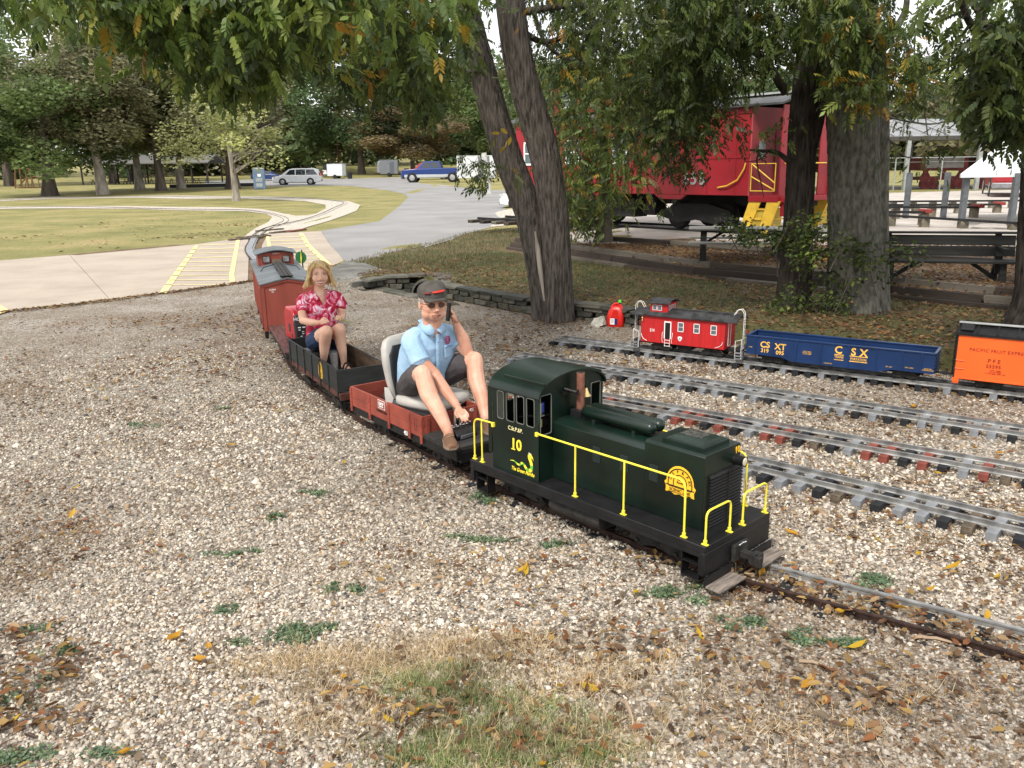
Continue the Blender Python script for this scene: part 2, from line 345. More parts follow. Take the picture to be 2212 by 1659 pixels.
# concrete apron in separate slabs with open joints
def slab(pix):
    P = [at(*p) for p in pix]; c = sum(P, Vector())/len(P); P = [c+(q-c)*(1-.012/max((q-c).length, .1)) for q in P]
    return MB().prism([(q.x, q.y) for q in P][::-1], -.03, .016, 'z')
conc = link('concrete_apron', MB().prism([(q.x, q.y) for q in [at(0, 676), at(540, 609), at(733, 575), at(753, 571), at(693, 500), at(531, 507), at(518, 516), at(0, 564)]], -.05, .006, 'z').mesh('concrete_apron', GM['dirt'])); conc['kind'] = 'structure'
for pix in ([(-400, 722), (0, 676), (237, 648), (150, 552), (0, 564), (-400, 596)], [(237, 648), (336, 637), (504, 614), (536, 608.5), (538, 560), (540, 530), (533, 508.5), (518, 516), (420, 529), (168, 552.5), (150, 552)], [(575, 602), (660, 589), (733, 575), (753, 571), (716, 533), (693, 500), (657, 502), (580, 505), (566, 530), (562, 560)]):
    part('concrete_slab', slab(pix), GM['concrete'], conc)
def stripe(quads):
    m = MB()
    for q in quads: m.add([at(*p, .023) for p in q], [tuple(range(len(q)))])
    return part('yellow_marking', m, GM['paint'], conc, smooth=0)
def zl(x, y): return (x*.3165/1.1302, (400+y*.3165)/1.1302)
def zb(x, y): return ((600+x*.28933)/1.1302, (250+y*.28933)/1.1302)
stripe([[zl(1222, 1000), zl(1285, 996), zl(1535, 628), zl(1500, 632)]]); stripe([[zl(1772, 910), zl(1812, 908), zl(1806, 850), zl(1768, 850)], [zl(1768, 850), zl(1806, 850), zl(1850, 584), zl(1822, 587)]])
for i in range(10):
    y0 = 628+i*31+i*i*.3; xa = 1505-(y0-628)*.76; yb = y0-12+i*1.2; xb = 1815-(yb-600)*.18 if yb < 840 else 1768; stripe([[zl(xa, y0+3), zl(xb, yb+3), zl(xb, yb-1), zl(xa, y0-1)]])
stripe([[zl(-80, 1180), zl(80, 1130), zl(0, 1088), zl(-80, 1060)]])
stripe([[zb(170, 1130), zb(198, 1130), zb(222, 1250), zb(190, 1250)]]); stripe([[zb(445, 1102), zb(482, 1102), zb(545, 1200), zb(505, 1205)], [zb(505, 1205), zb(545, 1200), zb(738, 1382), zb(690, 1386)]])
for i in range(10):
    y0 = 1140+i*29+i*i*.2; xb = 480+(y0-1120)*.5 if y0 < 1205 else 515+(y0-1205)*1.02; xa = 205 if y0 < 1240 else 330+max(0, (y0-1330))*.8
    stripe([[zb(xa, y0+2), zb(min(xb, 660), y0-6), zb(min(xb, 660), y0-10), zb(xa, y0-2)]])
# ballast beds of the loop line
sheet('ballast_bed', [(528, 512), (552, 494), (580, 480), (588, 470), (576, 463), (531, 457), (300, 451.5), (-60, 453.5), (-60, 447.5), (300, 446), (480, 448), (560, 452), (612, 462), (640, 467), (664, 466), (684, 462), (704, 451), (703, 443), (660, 435), (531, 429.5), (300, 427.5), (110, 430), (-60, 439), (-60, 434), (110, 425), (300, 423.5), (560, 424.5), (690, 430), (752, 435), (778, 444), (770, 456), (742, 467), (711, 478), (672, 489), (640, 499), (600, 503)], GM['ballast'], .02, 1.5)
# ================================================================ paints
green = mat('dark_green_enamel', (.0045, .0135, .009), .33, .35, 3, coat=.1, bump=.03, bscale=30)
black = mat('satin_black_paint', (.008, .008, .009), .5, .3, 12, bump=.1)
sooty = mat('sooty_steel', (.022, .02, .018), .75, .4, 18, bump=.3)
yellow = mat('yellow_paint', (.78, .68, .06), .4, .08, 20)
gold = mat('golden_vinyl', (.85, .48, .03), .45, .04, 10)
vyel = mat('yellow_vinyl', (.9, .72, .05), .45, .04, 10)
vgrn = mat('green_vinyl', (.12, .42, .05), .45, .05, 10)
vwht = mat('white_vinyl', (.8, .8, .78), .5, .04, 10)
vblk = mat('black_vinyl', (.01, .01, .01), .5, .04, 10)
cream = mat('cream_vinyl', (.75, .68, .35), .5, .04, 10)
rust = mat('rusty_pipe', (.22, .085, .055), .8, .4, 25, col2=(.12, .05, .035), bump=.3)
oxide = mat('oxide_red_paint', (.25, .052, .034), .6, .18, 6, bump=.12, stretch=(1, 1, 1))
oxided = mat('faded_maroon_boards', (.115, .045, .04), .75, .35, 4, bump=.4, stretch=(1, 12, 1))
rail_al = mat('aluminium_rail', (.36, .36, .355), .42, .25, 14, metal=.6, bump=.1)
rail_rust = mat('rusty_rail', (.045, .024, .018), .7, .4, 20, metal=.3, bump=.3)
chrome = mat('chrome', (.75, .75, .75), .12, .05, 10, metal=1)
steel = mat('brushed_steel', (.62, .62, .62), .35, .1, 20, metal=.6)
brass = mat('brass', (.75, .58, .25), .35, .1, 10, metal=.8)
tie_grey = mat('grey_steel_channel', (.2, .21, .225), .6, .2, 12, bump=.1)
tie_black = mat('black_rubber_tie', (.014, .015, .018), .8, .3, 12, bump=.3)
tie_red = mat('red_steel_channel', (.2, .05, .035), .7, .25, 12, bump=.1)
tie_wood = mat('weathered_wood_tie', (.11, .085, .06), .85, .4, 14, bump=.4)
greytop = mat('grey_roof_paint', (.1, .115, .125), .55, .2, 5, bump=.08)
glassd = mat('dark_glass', (.015, .018, .02), .06, .1, 5, spec=.8)
greyvin = mat('grey_vinyl', (.42, .4, .37), .45, .1, 5, bump=.05)
blackpad = mat('black_vinyl_pad', (.02, .02, .022), .45, .2, 8, bump=.1)
lens = mat('lamp_lens', (.75, .7, .55), .15, .1, 30, metal=.3)
# ================================================================ main line
def rail_mb(line, off, z0=.0, h=.035, w=.02, foot=.04):
    "flanged rail swept along a line"
    m = MB(); P = [Vector((p[0], p[1], 0)) for p in line]; n = len(P)
    prof = [(-foot/2, 0), (foot/2, 0), (foot/2, .005), (.005, .009), (.005, h-.011), (w/2, h-.008), (w/2, h), (-w/2, h), (-w/2, h-.008), (-.005, h-.011), (-.005, .009), (-foot/2, .005)]
    k = len(prof); vs = []
    for i, p in enumerate(P):
        d = (P[min(i+1, n-1)]-P[max(i-1, 0)]).normalized(); q = Vector((-d.y, d.x, 0))
        z = Tz(p.x, p.y) if p.y > 16 else 0
        vs += [p+q*(off+a)+Vector((0, 0, z+z0+b)) for a, b in prof]
    fs = [(i*k+a, i*k+(a+1) % k, (i+1)*k+(a+1) % k, (i+1)*k+a) for i in range(n-1) for a in range(k)]+[tuple(range(k)), tuple((n-1)*k+a for a in reversed(range(k)))]
    return m.add(vs, fs)
MAIN = smooth_line([(5.2, .7, 0), (3.35, 1.93, 0), (2.12, 2.85, 0), (1.063, 3.60, 0), (.5, 4.16, 0), (-.13, 4.87, 0), (-.6, 5.5, 0), (-1.1, 6.17, 0), (-1.5, 6.85, 0), (-1.87, 7.5, 0), (-2.2, 8.2, 0), (-2.52, 9.1, 0), (-3.05, 10.7, 0), (-3.55, 12.3, 0), (-4.15, 14.5, 0)]+[tuple(at(*p)) for p in ((541, 548), (545, 525), (556, 508), (580, 493), (625, 481), (667, 471), (708, 458), (728, 450), (745, 443), (740, 437), (700, 431.5), (643, 429.5), (531, 427), (300, 425.5), (110, 427.5), (-60, 436))], 8)
BR = smooth_line([tuple(at(*p)) for p in ((545, 527), (556, 512), (576, 496), (603, 483.5), (617, 476), (614, 469.5), (595, 464), (560, 458), (510, 453.5), (375, 450), (150, 448.5), (-60, 450.5))], 8)
def track(name, label, line, gauge, m1, m2, ties, z0=.0, h=.035, tie_len=.34, spacing=.13, tie=(.054, .05), tz=-.03, limit=170, start=0, cat='railway track'):
    t = thing(name, label, cat, (line[0][0], line[0][1], 0)); M = Matrix.Translation((-line[0][0], -line[0][1], 0))
    for off, mm in ((-gauge/2, m1), (gauge/2, m2)):
        me = rail_mb(line, off, z0, h, .02 if 'curv' in label else .014, .04 if 'curv' in label else .03).mesh('rail', mm); me.transform(M); link('rail', me, t)
    mbx = MB().box(-tie[0]/2, tie[0]/2, -tie_len/2, tie_len/2, 0, tie[1]); mes = [mbx.mesh('tie', q) for q in ties]
    acc = start; k = 0
    for a, b in zip(line[:-1], line[1:]):
        a = Vector(a[:2]); b = Vector(b[:2]); d = b-a
        while acc < d.length and k < limit:
            p = a+d*(acc/d.length); o = link('tie', mes[k % len(mes)], t); o.location = (p.x-line[0][0], p.y-line[0][1], (Tz(p.x, p.y) if p.y > 16 else 0)+tz); o.rotation_euler = (0, 0, math.atan2(d.y, d.x)+rnd.uniform(-.04, .04)); acc += spacing; k += 1
        acc -= d.length
    return t
track('main_track', 'curving miniature track under the green locomotive with one bright and one rusty rail', MAIN, .212, rail_al, rail_rust, [tie_black], z0=.0, h=.04, spacing=.2, tz=-.042, tie_len=.4, limit=40)
track('branch_track', 'dark miniature track branching off at the turnout and running across the grass', BR, .212, rail_rust, rail_rust, [tie_black], z0=.002, h=.034, tz=-.05, limit=1)
for i, (px, py, a) in enumerate(((531, 518, .9), (548, 514, .8), (640, 500, 1.3), (608, 503, 1.2), (583, 499, 1.0))):
    p = at(px, py, .03)
    o = part('timber', MB().cbox((0, 0, .03), (1.1, .17, .06)), [tie_wood, tie_wood, rust, tie_wood, tie_wood][i], None, .006); o.location = at(px, py, .0); o.rotation_euler = (0, 0, a)
    props(o, ['short grey timber lying beside the track at the crossing edge', 'small grey timber close to the curved rails beyond the caboose', 'reddish brown timber lying along the pale ballast', 'dark timber lying across the ballast near the turnout', 'weathered timber end lying by the turnout rails'][i], 'timber', 'timbers lying around the turnout')
# steel deck plates between the rails over the crossing
cd = thing('crossing_decking', 'grey plates laid between the rails on the concrete crossing behind the caboose', 'decking', (MAIN[0][0]*0, 0, 0))
mid = [p for p in MAIN if 14 < p[1] < 25]
for a, b in zip(mid[:-1], mid[1:]):
    a = Vector(a[:2]); b = Vector(b[:2]); n = max(1, int((b-a).length/.45))
    for i in range(n):
        p = a+(b-a)*((i+.5)/n); part('plate', MB().cbox((p.x, p.y, .036), ((b-a).length/n-.03, .16, .02), rz=math.atan2((b-a).y, (b-a).x)), tie_grey, cd, .003)
# ================================================================ four storage tracks with mixed ties
TRK = {}
for nm, A, B, g, ext, st, tl, lab, ties in (
    ('t5', (.483, 8.907), (4.168, 6.399), .178, 2.6, 0, .33, 'grey storage track carrying the small red caboose and the blue gondola', [tie_black, tie_grey, tie_black]),
    ('t4', (.004, 8.062), (3.569, 5.416), .19, 2.6, 0, .33, 'light grey storage track second from the row of parked model cars', [tie_grey, tie_grey, tie_black]),
    ('t3', (.45, 6.625), (3.092, 4.634), .185, 2.4, .0, .34, 'storage track with brick red and black ties next to the locomotive cab', [tie_red, tie_black, tie_grey, tie_red, tie_red, tie_black]),
    ('t2', (1.15, 5.165), (2.626, 3.871), .16, 2.2, .0, .36, 'nearest storage track with light grey and black ties beside the locomotive nose', [tie_grey, tie_grey, tie_black, tie_wood, tie_grey, tie_black])):
    A = Vector(A); B = Vector(B); d = (B-A).normalized(); n = Vector((-d.y, d.x)); a = A+n*g/2; b = B+n*g/2+d*ext
    line = [(*(a+(b-a)*i/6), 0) for i in range(7)]
    t = track('storage_track', lab, line, g, rail_al, rail_al, ties, z0=.045, h=.035, tie_len=tl, spacing=.115, tz=.0, limit=78)
    for o in t.children:
        if o.name.startswith('tie') and rnd.random() < .1: o.data = o.data.copy(); o.data.materials[0] = rnd.choice([tie_wood, tie_black])
    TRK[nm] = (a, math.atan2(d.y, d.x), d, n); t['group'] = 'storage tracks'
# ================================================================ locomotive
LOC = Vector((-.2547, 4.5696, 0)); LTH = -.8262; LW = .5612
lo = thing('locomotive', 'dark green miniature diesel locomotive number 10 with yellow handrails and rusty stack', 'locomotive', LOC+Vector((-math.sin(LTH), math.cos(LTH), 0))*LW/2, LTH)
HW = LW/2; hw = .148; cwd = .26; ZD = .248
b = MB().box(0, 1.64, -HW, HW, ZD-.035, ZD).box(1.612, 1.64, -HW, HW, .1, ZD-.035).box(0, .028, -HW, HW, .12, ZD-.035)
b.box(.02, 1.62, -HW+.004, -HW+.03, ZD-.062, ZD-.035).box(.02, 1.62, HW-.03, HW-.004, ZD-.062, ZD-.035)
part('deck', b, black, lo, .003)
part('hood', MB().prism([(-hw, ZD), (hw, ZD), (hw, .57), (.1, .586), (-.1, .586), (-hw, .57)], .555, 1.19, 'x'), green, lo, .004)
part('hood', MB().prism([(-hw-.002, ZD), (hw+.002, ZD), (hw+.002, .612), (hw-.012, .622), (-hw+.012, .622), (-hw-.002, .612)], 1.185, 1.533, 'x'), green, lo, .003, label='raised radiator end of the hood')
# raised hatch with mesh top
hb = MB(); a0, a1, y0, y1 = 1.262, 1.5, -.112, .1
hb.box(a0, a1, y0, y1, .62, .642)
vs = [(a0+.01, y0+.01, .642), (a1-.01, y0+.01, .642), (a1-.01, y1-.01, .642), (a0+.01, y1-.01, .642), (a0+.05, y0+.05, .662), (a1-.05, y0+.05, .662), (a1-.05, y1-.05, .662), (a0+.05, y1-.05, .662)]
hb.add(vs, [(0, 1, 5, 4), (1, 2, 6, 5), (2, 3, 7, 6), (3, 0, 4, 7), (4, 5, 6, 7), (3, 2, 1, 0)])
ht = part('roof_hatch', hb, green, lo, .0015); part('mesh_panel', MB().box(a0+.06, a1-.06, y0+.06, y1-.06, .662, .6645), mat('dusty_mesh', (.06, .06, .05), .9, .5, 60, bump=.5), ht)
# cab: shell with real window openings
def wall_with_holes(axis, c, a0, a1, b0, b1, holes, th, m, name, parent, rnd_=.012):
    "plate in plane axis=c, spanning a (x or y) and z, with rounded openings"
    import bmesh
    cu = bpy.data.curves.new(name, 'CURVE'); cu.dimensions = '2D'; cu.fill_mode = 'BOTH'; cu.extrude = th/2
    def loop(p):
        s = cu.splines.new('POLY'); s.points.add(len(p)-1); s.use_cyclic_u = True
        for q, v in zip(s.points, p): q.co = (v[0], v[1], 0, 1)
    loop(a0 if isinstance(a0, list) else [(a0, b0), (a1, b0), (a1, b1), (a0, b1)])
    for h in holes: loop(rrect(*h, rnd_))
    o = bpy.data.objects.new(name, cu); COL.objects.link(o); me = bpy.data.meshes.new_from_object(o.evaluated_get(bpy.context.evaluated_depsgraph_get())); bpy.data.objects.remove(o)
    R = Matrix.Rotation(PI/2, 4, 'X') if axis == 'y' else Matrix.Rotation(PI/2, 4, 'Z') @ Matrix.Rotation(PI/2, 4, 'X')
    Tm = Matrix.Translation((0, c, 0) if axis == 'y' else (c, 0, 0)); me.transform(Tm @ R); me.materials.clear(); me.materials.append(m); me.name = name
    return link(name, me, parent)
def rrect(x0, x1, z0, z1, r=.012, n=4):
    out = []
    for cx, cz, s in ((x1-r, z1-r, 0), (x0+r, z1-r, 1), (x0+r, z0+r, 2), (x1-r, z0+r, 3)):
        for i in range(n+1): t = (s+i/n)*PI/2; out.append((cx+r*math.cos(t), cz+r*math.sin(t)))
    return out
wins = [(.232, .284, .553, .712), (.307, .37, .553, .712), (.388, .448, .556, .713), (.468, .528, .556, .714)]
for sy in (-1, 1):
    wall_with_holes('y', sy*(cwd-.004), .184, .557, ZD, .732, wins[1:] if sy < 0 else [], .008, green, 'side_wall', lo)
for i, w_ in enumerate(wins):
    fr = MB(); p = [(x, -cwd-.0015, z) for x, z in rrect(*w_)]; fr.tube(p+[p[0]], .0028, 5, cap=False); wf = part('window_frame', fr, mat('window_rubber', (.12, .12, .11), .6), lo)
    if i == 0: part('pane', MB().box(w_[0], w_[1], -cwd-.001, -cwd+.001, w_[2], w_[3]), mat('dusty_pane', (.03, .034, .028), .25), wf)
arc = [(-cwd+.002, .73)]+[(-cwd*math.cos(t*PI/12), .73+.105*math.sin(t*PI/12)) for t in range(1, 12)]+[(cwd-.002, .73)]
wall_with_holes('x', .553, [(-cwd, ZD), (cwd, ZD)]+arc[::-1], 0, 0, 0, [(-.246, -.162, .515, .735), (.158, .236, .555, .733)], .008, green, 'front_wall', lo)
for q in ((-.246, -.162, .515, .735), (.158, .236, .555, .733)):
    p = [(.5585, y, z) for y, z in rrect(*q)]; part('window_frame', MB().tube(p+[p[0]], .003, 5, cap=False), MATS['window_rubber'], lo)
wall_with_holes('x', .188, [(-cwd, ZD), (cwd, ZD)]+arc[::-1], 0, 0, 0, [(-.15, .15, .62, .72)], .008, green, 'rear_wall', lo)
part('door_leaf', MB().box(.15, .18, -cwd-.003, -cwd+.004, .33, .725), green, lo, .002)
rf = []; nn_ = 16; ro = MB()
for x in (.172, .575):
    for i in range(nn_+1): t = PI*i/nn_; rf.append((x, -(cwd+.012)*math.cos(t), .728+.112*math.sin(t)))
for x in (.575, .172):
    for i in range(nn_+1): t = PI*i/nn_; rf.append((x, -(cwd+.006)*math.cos(t), .722+.108*math.sin(t)))
k_ = nn_+1; F_ = []
for i in range(nn_): F_ += [(i, i+1, k_+i+1, k_+i), (2*k_+i, 2*k_+i+1, 3*k_+i+1, 3*k_+i), (k_+i, k_+i+1, 2*k_+i+1, 2*k_+i), (3*k_+i, 3*k_+i+1, i+1, i)]
roof = part('cab_roof', ro.add(rf, F_), green, lo, smooth=50)
for sy in (-1, 1):
    rb = MB().box(.255, .57, sy*.225-.006, sy*.225+.006, .788, .801)
    for i in range(14): rb.ell((.27+i*.022, sy*.245, .778), (.003, .003, .003), 6, 4)
    part('drip_rail', rb, green, roof)
part('floor_gear', MB().box(.21, .53, -.18, .2, .4, .44).box(.3, .5, -.05, .15, .44, .5).cyl((.24, -.1, .52), (.5, .1, .56), .008), black, lo)
gg = part('gauge_cluster', MB().cyl((.5, -.2, .62), (.5, -.2, .68), .018).cyl((.5, -.19, .53), (.5, -.19, .62), .005).box(.49, .51, -.225, -.165, .6, .606), steel, lo)
part('blue_canister', MB().cyl((.51, -.18, .625), (.51, -.18, .68), .009), mat('blue_plastic', (.03, .05, .3), .4), gg); part('valve', MB().cyl((.51, -.195, .545), (.51, -.195, .585), .008), mat('olive_brass', (.3, .28, .1), .4), gg)
# stack, bell, horn, air tanks
st = part('exhaust_stack', MB().tube([(.612, .012, .6), (.612, .012, .83)], [.022, .022], 20), rust, lo); part('stack_base', MB().box(.575, .65, -.03, .05, .585, .625), black, st, .002)
part('stack_bore', MB().cyl((.612, .012, .826), (.612, .012, .831), .018), vblk, st)
be = part('bell', MB().lathe([(.0, .0), (.008, .0), (.012, -.012), (.018, -.03), (.03, -.045), (.027, -.045), (.001, -.04)], 18, Matrix.Translation((.585, .085, .725))), brass, lo)
part('bell_bracket', MB().cyl((.555, .085, .73), (.59, .085, .73), .004).cyl((.585, .085, .73), (.585, .085, .722), .004), black, be)
part('horn', MB().tube([(.56, -.06, .742), (.59, -.05, .738), (.625, -.035, .73), (.632, -.032, .729)], [.01, .008, .012, .02], 12).box(.557, .575, -.085, -.03, .712, .73), black, lo)
for yy in (-.022, .048):
    part('air_tank', MB().tube([(.665, yy, .635), (.675, yy, .635), (.69, yy, .635), (1.125, yy, .635), (1.14, yy, .635), (1.15, yy, .635)], [.012, .026, .033, .033, .026, .01], 20), green, lo)
part('tank_bracket', MB().box(.76, .78, -.06, .085, .585, .61).box(1.03, 1.05, -.06, .085, .585, .61), green, lo)
# louvres on the hood side: each a group of slats standing proud
slat = MB().prism([(0, 0), (-.003, .0005), (0, .004)], 0, .052, 'x').mesh('slat', green)
for u in (.848, 1.033, 1.22):
    lv = part('louvre', MB().box(u-.002, u+.055, -hw-.001, -hw+.001, .42, .508), green, lo)
    for i in range(13): o = link('slat', slat, lv); o.location = (u, -hw-.001-(.002 if u > 1.1 else 0), .4225+i*.0066)
# front radiator grille
gr = part('radiator_grille', MB().box(1.533, 1.536, -.117, .16, .235, .52), black, lo)
sl = MB().prism([(0, 0), (.011, -.004), (.013, .001), (.001, .01)], 0, .272, 'y')
sl = MB().add([(v[0], v[1], v[2]) for v in sl.v], sl.f).mesh('slat', black)
for i in range(17): o = link('slat', sl, gr); o.location = (1.536, -.115, .244+i*.0162)
part('grille_bar', MB().cyl((1.55, .03, .24), (1.55, .03, .515), .002), black, gr)
rv = MB()
for i in range(15): rv.ell((1.5345, -.133, .25+i*.018), (.002, .002, .002), 6, 4); rv.ell((1.526, -hw-.003, .25+i*.022), (.002, .002, .002), 6, 4)
part('rivets', rv, sooty, lo)['kind'] = 'stuff'
hd = part('headlamp', MB().tube([(1.53, .1, .545), (1.585, .1, .545), (1.59, .1, .545)], [.024, .024, .027], 22), black, lo)
part('lamp_lens', MB().ell((1.588, .1, .545), (.006, .022, .022), 18, 10), lens, hd)
# handrails
def hrail(pts, name='handrail', feet=(), r=.0052):
    m = MB().tube(pts, r, 10)
    for f in feet: m.cyl((f[0], f[1], ZD), (f[0], f[1], ZD+.022), .009).box(f[0]-.016, f[0]+.016, f[1]-.008, f[1]+.008, ZD, ZD+.004)
    return part(name, m, yellow, lo)
def bend(a, b, c, r=.04, n=5):
    a, b, c = Vector(a), Vector(b), Vector(c); p = b+(a-b).normalized()*r; q = b+(c-b).normalized()*r
    return [p*(1-t)**2+b*2*t*(1-t)+q*t*t for t in [i/n for i in range(n+1)]]
for sy in (-1, 1):
    y = sy*(HW-.022)
    hrail([(.545, y, .533), (.56, y, .527)]+bend((.56, y, .527), (1.508, y, .527), (1.51, y, ZD), .05)+[(1.51, y, ZD)], feet=[(1.51, y)])
    part('rail_clamp', MB().box(.54, .557, y-.012, y+.008, .515, .537), yellow, lo)
    for u in (.8255, 1.15): hrail([(u, y, ZD), (u, y, .527)], 'rail_post', [(u, y)])
    ya, yb = (-.257, -.06) if sy < 0 else (.05, .254)
    if sy < 0: ends = [(1.625, ya), (1.625, yb)]
    else: ends = [(1.625, ya), (1.625, yb)]
    hrail([(1.625, ya, ZD)]+bend((1.625, ya, ZD), (1.625, ya, .41), (1.625, yb, .41), .035)+bend((1.625, ya, .41), (1.625, yb, .41), (1.625, yb, ZD), .035)+[(1.625, yb, ZD)], 'end_handrail', ends)
for ux, yy in ((.015, -.255), (.09, -.262)):
    e = (.2, -.268, .512); hrail([(ux, yy, ZD)]+bend((ux, yy, ZD), (ux, yy, .5), (.1, yy-.002, .505), .045 if ux < .05 else .02)+[(.19, -.262, .51)], 'rear_handrail', [(ux, yy)])
part('rail_clamp', MB().box(.19, .207, -.275, -.258, .492, .516), yellow, lo)
# running gear
def truck_mb(uc, hy, r=.035, wb=.15, rz=.075):
    m = MB()
    for s in (-1, 1):
        m.prism([(uc-wb*.75, rz-.01), (uc-wb*.6, rz+.03), (uc-.04, rz+.045), (uc+.04, rz+.045), (uc+wb*.6, rz+.03), (uc+wb*.75, rz-.01), (uc+wb*.35, rz-.022), (uc, rz-.005), (uc-wb*.35, rz-.022)], s*hy-.007, s*hy+.007, 'y')
        for du in (-wb/2, wb/2): m.cyl((uc+du, s*(hy+.016), rz-.004), (uc+du, s*(hy+.005), rz-.004), .012)
        for k in range(3): m.cyl((uc-.012+k*.012, s*(hy+.008), rz), (uc-.012+k*.012, s*(hy+.008), rz+.03), .005, n=6)
    for du in (-wb/2, wb/2):
        m.cyl((uc+du, -hy+.03, r+.042), (uc+du, hy-.03, r+.042), .008)
    m.box(uc-.025, uc+.025, -hy, hy, rz, rz+.03)
    return m
def wheels(parent, uc, half, r=.035, wb=.15, zt=.042, m=sooty):
    for du in (-wb/2, wb/2):
        for s in (-1, 1):
            y = s*half; part('wheel', MB().lathe([(r+.006, 0), (r+.006, .004), (r, .006), (r*.98, .02), (r*.7, .018), (r*.6, .014), (.008, .016)], 20, Matrix.Translation((uc+du, y, zt+r)) @ Matrix.Rotation(-s*PI/2, 4, 'X')), m, parent)
for uc in (.32, 1.28):
    part('truck_frame', truck_mb(uc, .15, .045, .24, .09), sooty, lo); wheels(lo, uc, .105, .045, .24, .04)
part('fuel_tank', MB().box(.62, .98, -.2, .2, .09, .19).cyl((.62, -.2, .14), (.98, -.2, .14), .05).cyl((.62, .2, .14), (.98, .2, .14), .05), sooty, lo, .004)
part('frame_sill', MB().box(.03, 1.61, -.17, -.14, .12, .215).box(.03, 1.61, .14, .17, .12, .215), sooty, lo)
for u in (.03, 1.5):
    for s in (-1, 1):
        y = s*(HW-.05); m = MB().box(u, u+.1, y-.03, y+.03, .06, .066).box(u, u+.006, y-.03, y+.03, .06, .215).box(u+.094, u+.1, y-.03, y+.03, .06, .215).box(u, u+.1, y-.03, y+.03, .135, .14); part('step_well', m, black, lo)
pl_m = mat('weathered_step_board', (.2, .165, .14), .8, .3, 10, bump=.4, stretch=(8, 1, 1))
for y0, y1 in ((-.285, -.075), (.075, .285)):
    f = part('footboard', MB().box(1.655, 1.735, y0, y1, .052, .062), pl_m, lo, .002); part('footboard_back', MB().box(1.645, 1.656, y0, y1, .052, .1), black, f)
cp = part('coupler', MB().box(1.64, 1.66, -.06, .06, .1, .185).box(1.66, 1.73, -.018, .018, .115, .15).box(1.72, 1.76, -.035, .03, .105, .158).box(1.745, 1.78, -.04, -.012, .105, .158), sooty, lo, .004)
ch = MB()
for i in range(5): ch.tube([(1.662, -.03+i*.012, .19-abs(i-2)*.004), (1.668, -.024+i*.012, .186)], .0022, 5)
for i in range(4): ch.tube([(1.66, -.055, .1-i*.012), (1.664, -.05, .09-i*.012)], .0022, 5)
part('chain', ch, chrome, cp)
# lettering
yb_ = -cwd-.001
letters('C.St.P.&P.', lo, (.376, yb_, .513), .032, cream, squash=.92); letters('10', lo, (.382, yb_, .424), .088, vyel, bold=.02)
part('numeral_foot', MB().box(.343, .374, yb_-.0016, yb_, .3925, .3985), vyel, lo)
sn = [(.33, .323), (.36, .327), (.385, .318), (.405, .313), (.42, .326), (.432, .33), (.446, .322), (.462, .306), (.483, .3), (.5, .31), (.503, .335), (.496, .358), (.486, .376), (.49, .392), (.502, .392)]
sw = [.001, .003, .005, .006, .007, .007, .008, .009, .011, .011, .011, .011, .012, .013, .007]
sp = smooth_line([(a, b_, 0) for a, b_ in sn], 4); rs_ = np.interp(np.linspace(0, len(sn)-1, len(sp)), range(len(sn)), sw)
sy_, sg_ = MB(), MB()
for i in range(len(sp)-1):
    q = []
    for p, r_, e in ((sp[i], rs_[i], 1), (sp[i+1], rs_[i+1], 1)):
        d = (sp[i+1]-sp[i]).normalized(); nrm = Vector((-d.y, d.x, 0)); q += [p+nrm*r_, p-nrm*r_]
    tgt = sg_ if (i//4) % 2 == 1 and i < 44 else sy_; tgt.add([(v.x, yb_-.0004, v.y) for v in (q[0], q[1], q[3], q[2])], [(0, 1, 2, 3)])
sy_.prism([(.5, .398), (.513, .384), (.519, .366), (.511, .375), (.496, .378)], yb_-.0006, yb_-.0002, 'y')
snk = part('snake_picture', sy_, vyel, lo, smooth=0); part('snake_band', sg_, vgrn, snk, smooth=0); part('snake_crest', MB().prism([(.486, .395), (.482, .407), (.492, .402), (.5, .396)], yb_-.001, yb_-.0004, 'y'), vwht, snk)
letters('The Green Mamba', lo, (.431, yb_, .281), .031, vyel, shear=.35, squash=.78, bold=.008)
letters('10', lo, (1.536, .118, .588), .045, gold, face='front', bold=.02)
# round-topped railway emblem
em = MB(); eo = [(-.075, 0)]+[(-.078*math.cos(t*PI/16), .0+.083*math.sin(t*PI/16)) for t in range(17)]+[(.09, -.012), (.08, -.035), (.083, -.06), (.05, -.056), (.03, -.066), (0, -.058), (-.03, -.066), (-.05, -.056), (-.083, -.06), (-.08, -.035), (-.09, -.012)]
ec = (1.402, .455); ye = -hw-.003
emb = part('railway_emblem', MB().prism([(ec[0]+x, ec[1]+z) for x, z in eo[1:]], ye-.0012, ye, 'y'), gold, lo, smooth=0)
def ring(r, w, z0=0): 
    m = MB(); P = [(math.cos(t*PI/20), math.sin(t*PI/20)) for t in range(21)]
    for (a, b_), (c, d) in zip(P[:-1], P[1:]): m.add([(ec[0]+a*r, ye-.0018, ec[1]+b_*r), (ec[0]+c*r, ye-.0018, ec[1]+d*r), (ec[0]+c*(r-w), ye-.0018, ec[1]+d*(r-w)), (ec[0]+a*(r-w), ye-.0018, ec[1]+b_*(r-w))], [(0, 1, 2, 3)])
    for s in (-1, 1): m.box(ec[0]+s*(r-w/2)-w/2, ec[0]+s*(r-w/2)+w/2, ye-.0019, ye-.0015, ec[1]-.02, ec[1])
    return m
rg = ring(.071, .006); rg2 = ring(.04, .005); rg.add(rg2.v, rg2.f); rg.box(ec[0]-.082, ec[0]+.082, ye-.002, ye-.0015, ec[1]-.026, ec[1]-.02)
for a, b_, c, d in ((-.066, .066, -.03, -.027), (-.066, .066, -.056, -.053)): rg.box(ec[0]+a, ec[0]+b_, ye-.002, ye-.0015, ec[1]+c, ec[1]+d)
part('emblem_ring', rg, vblk, emb, smooth=0)
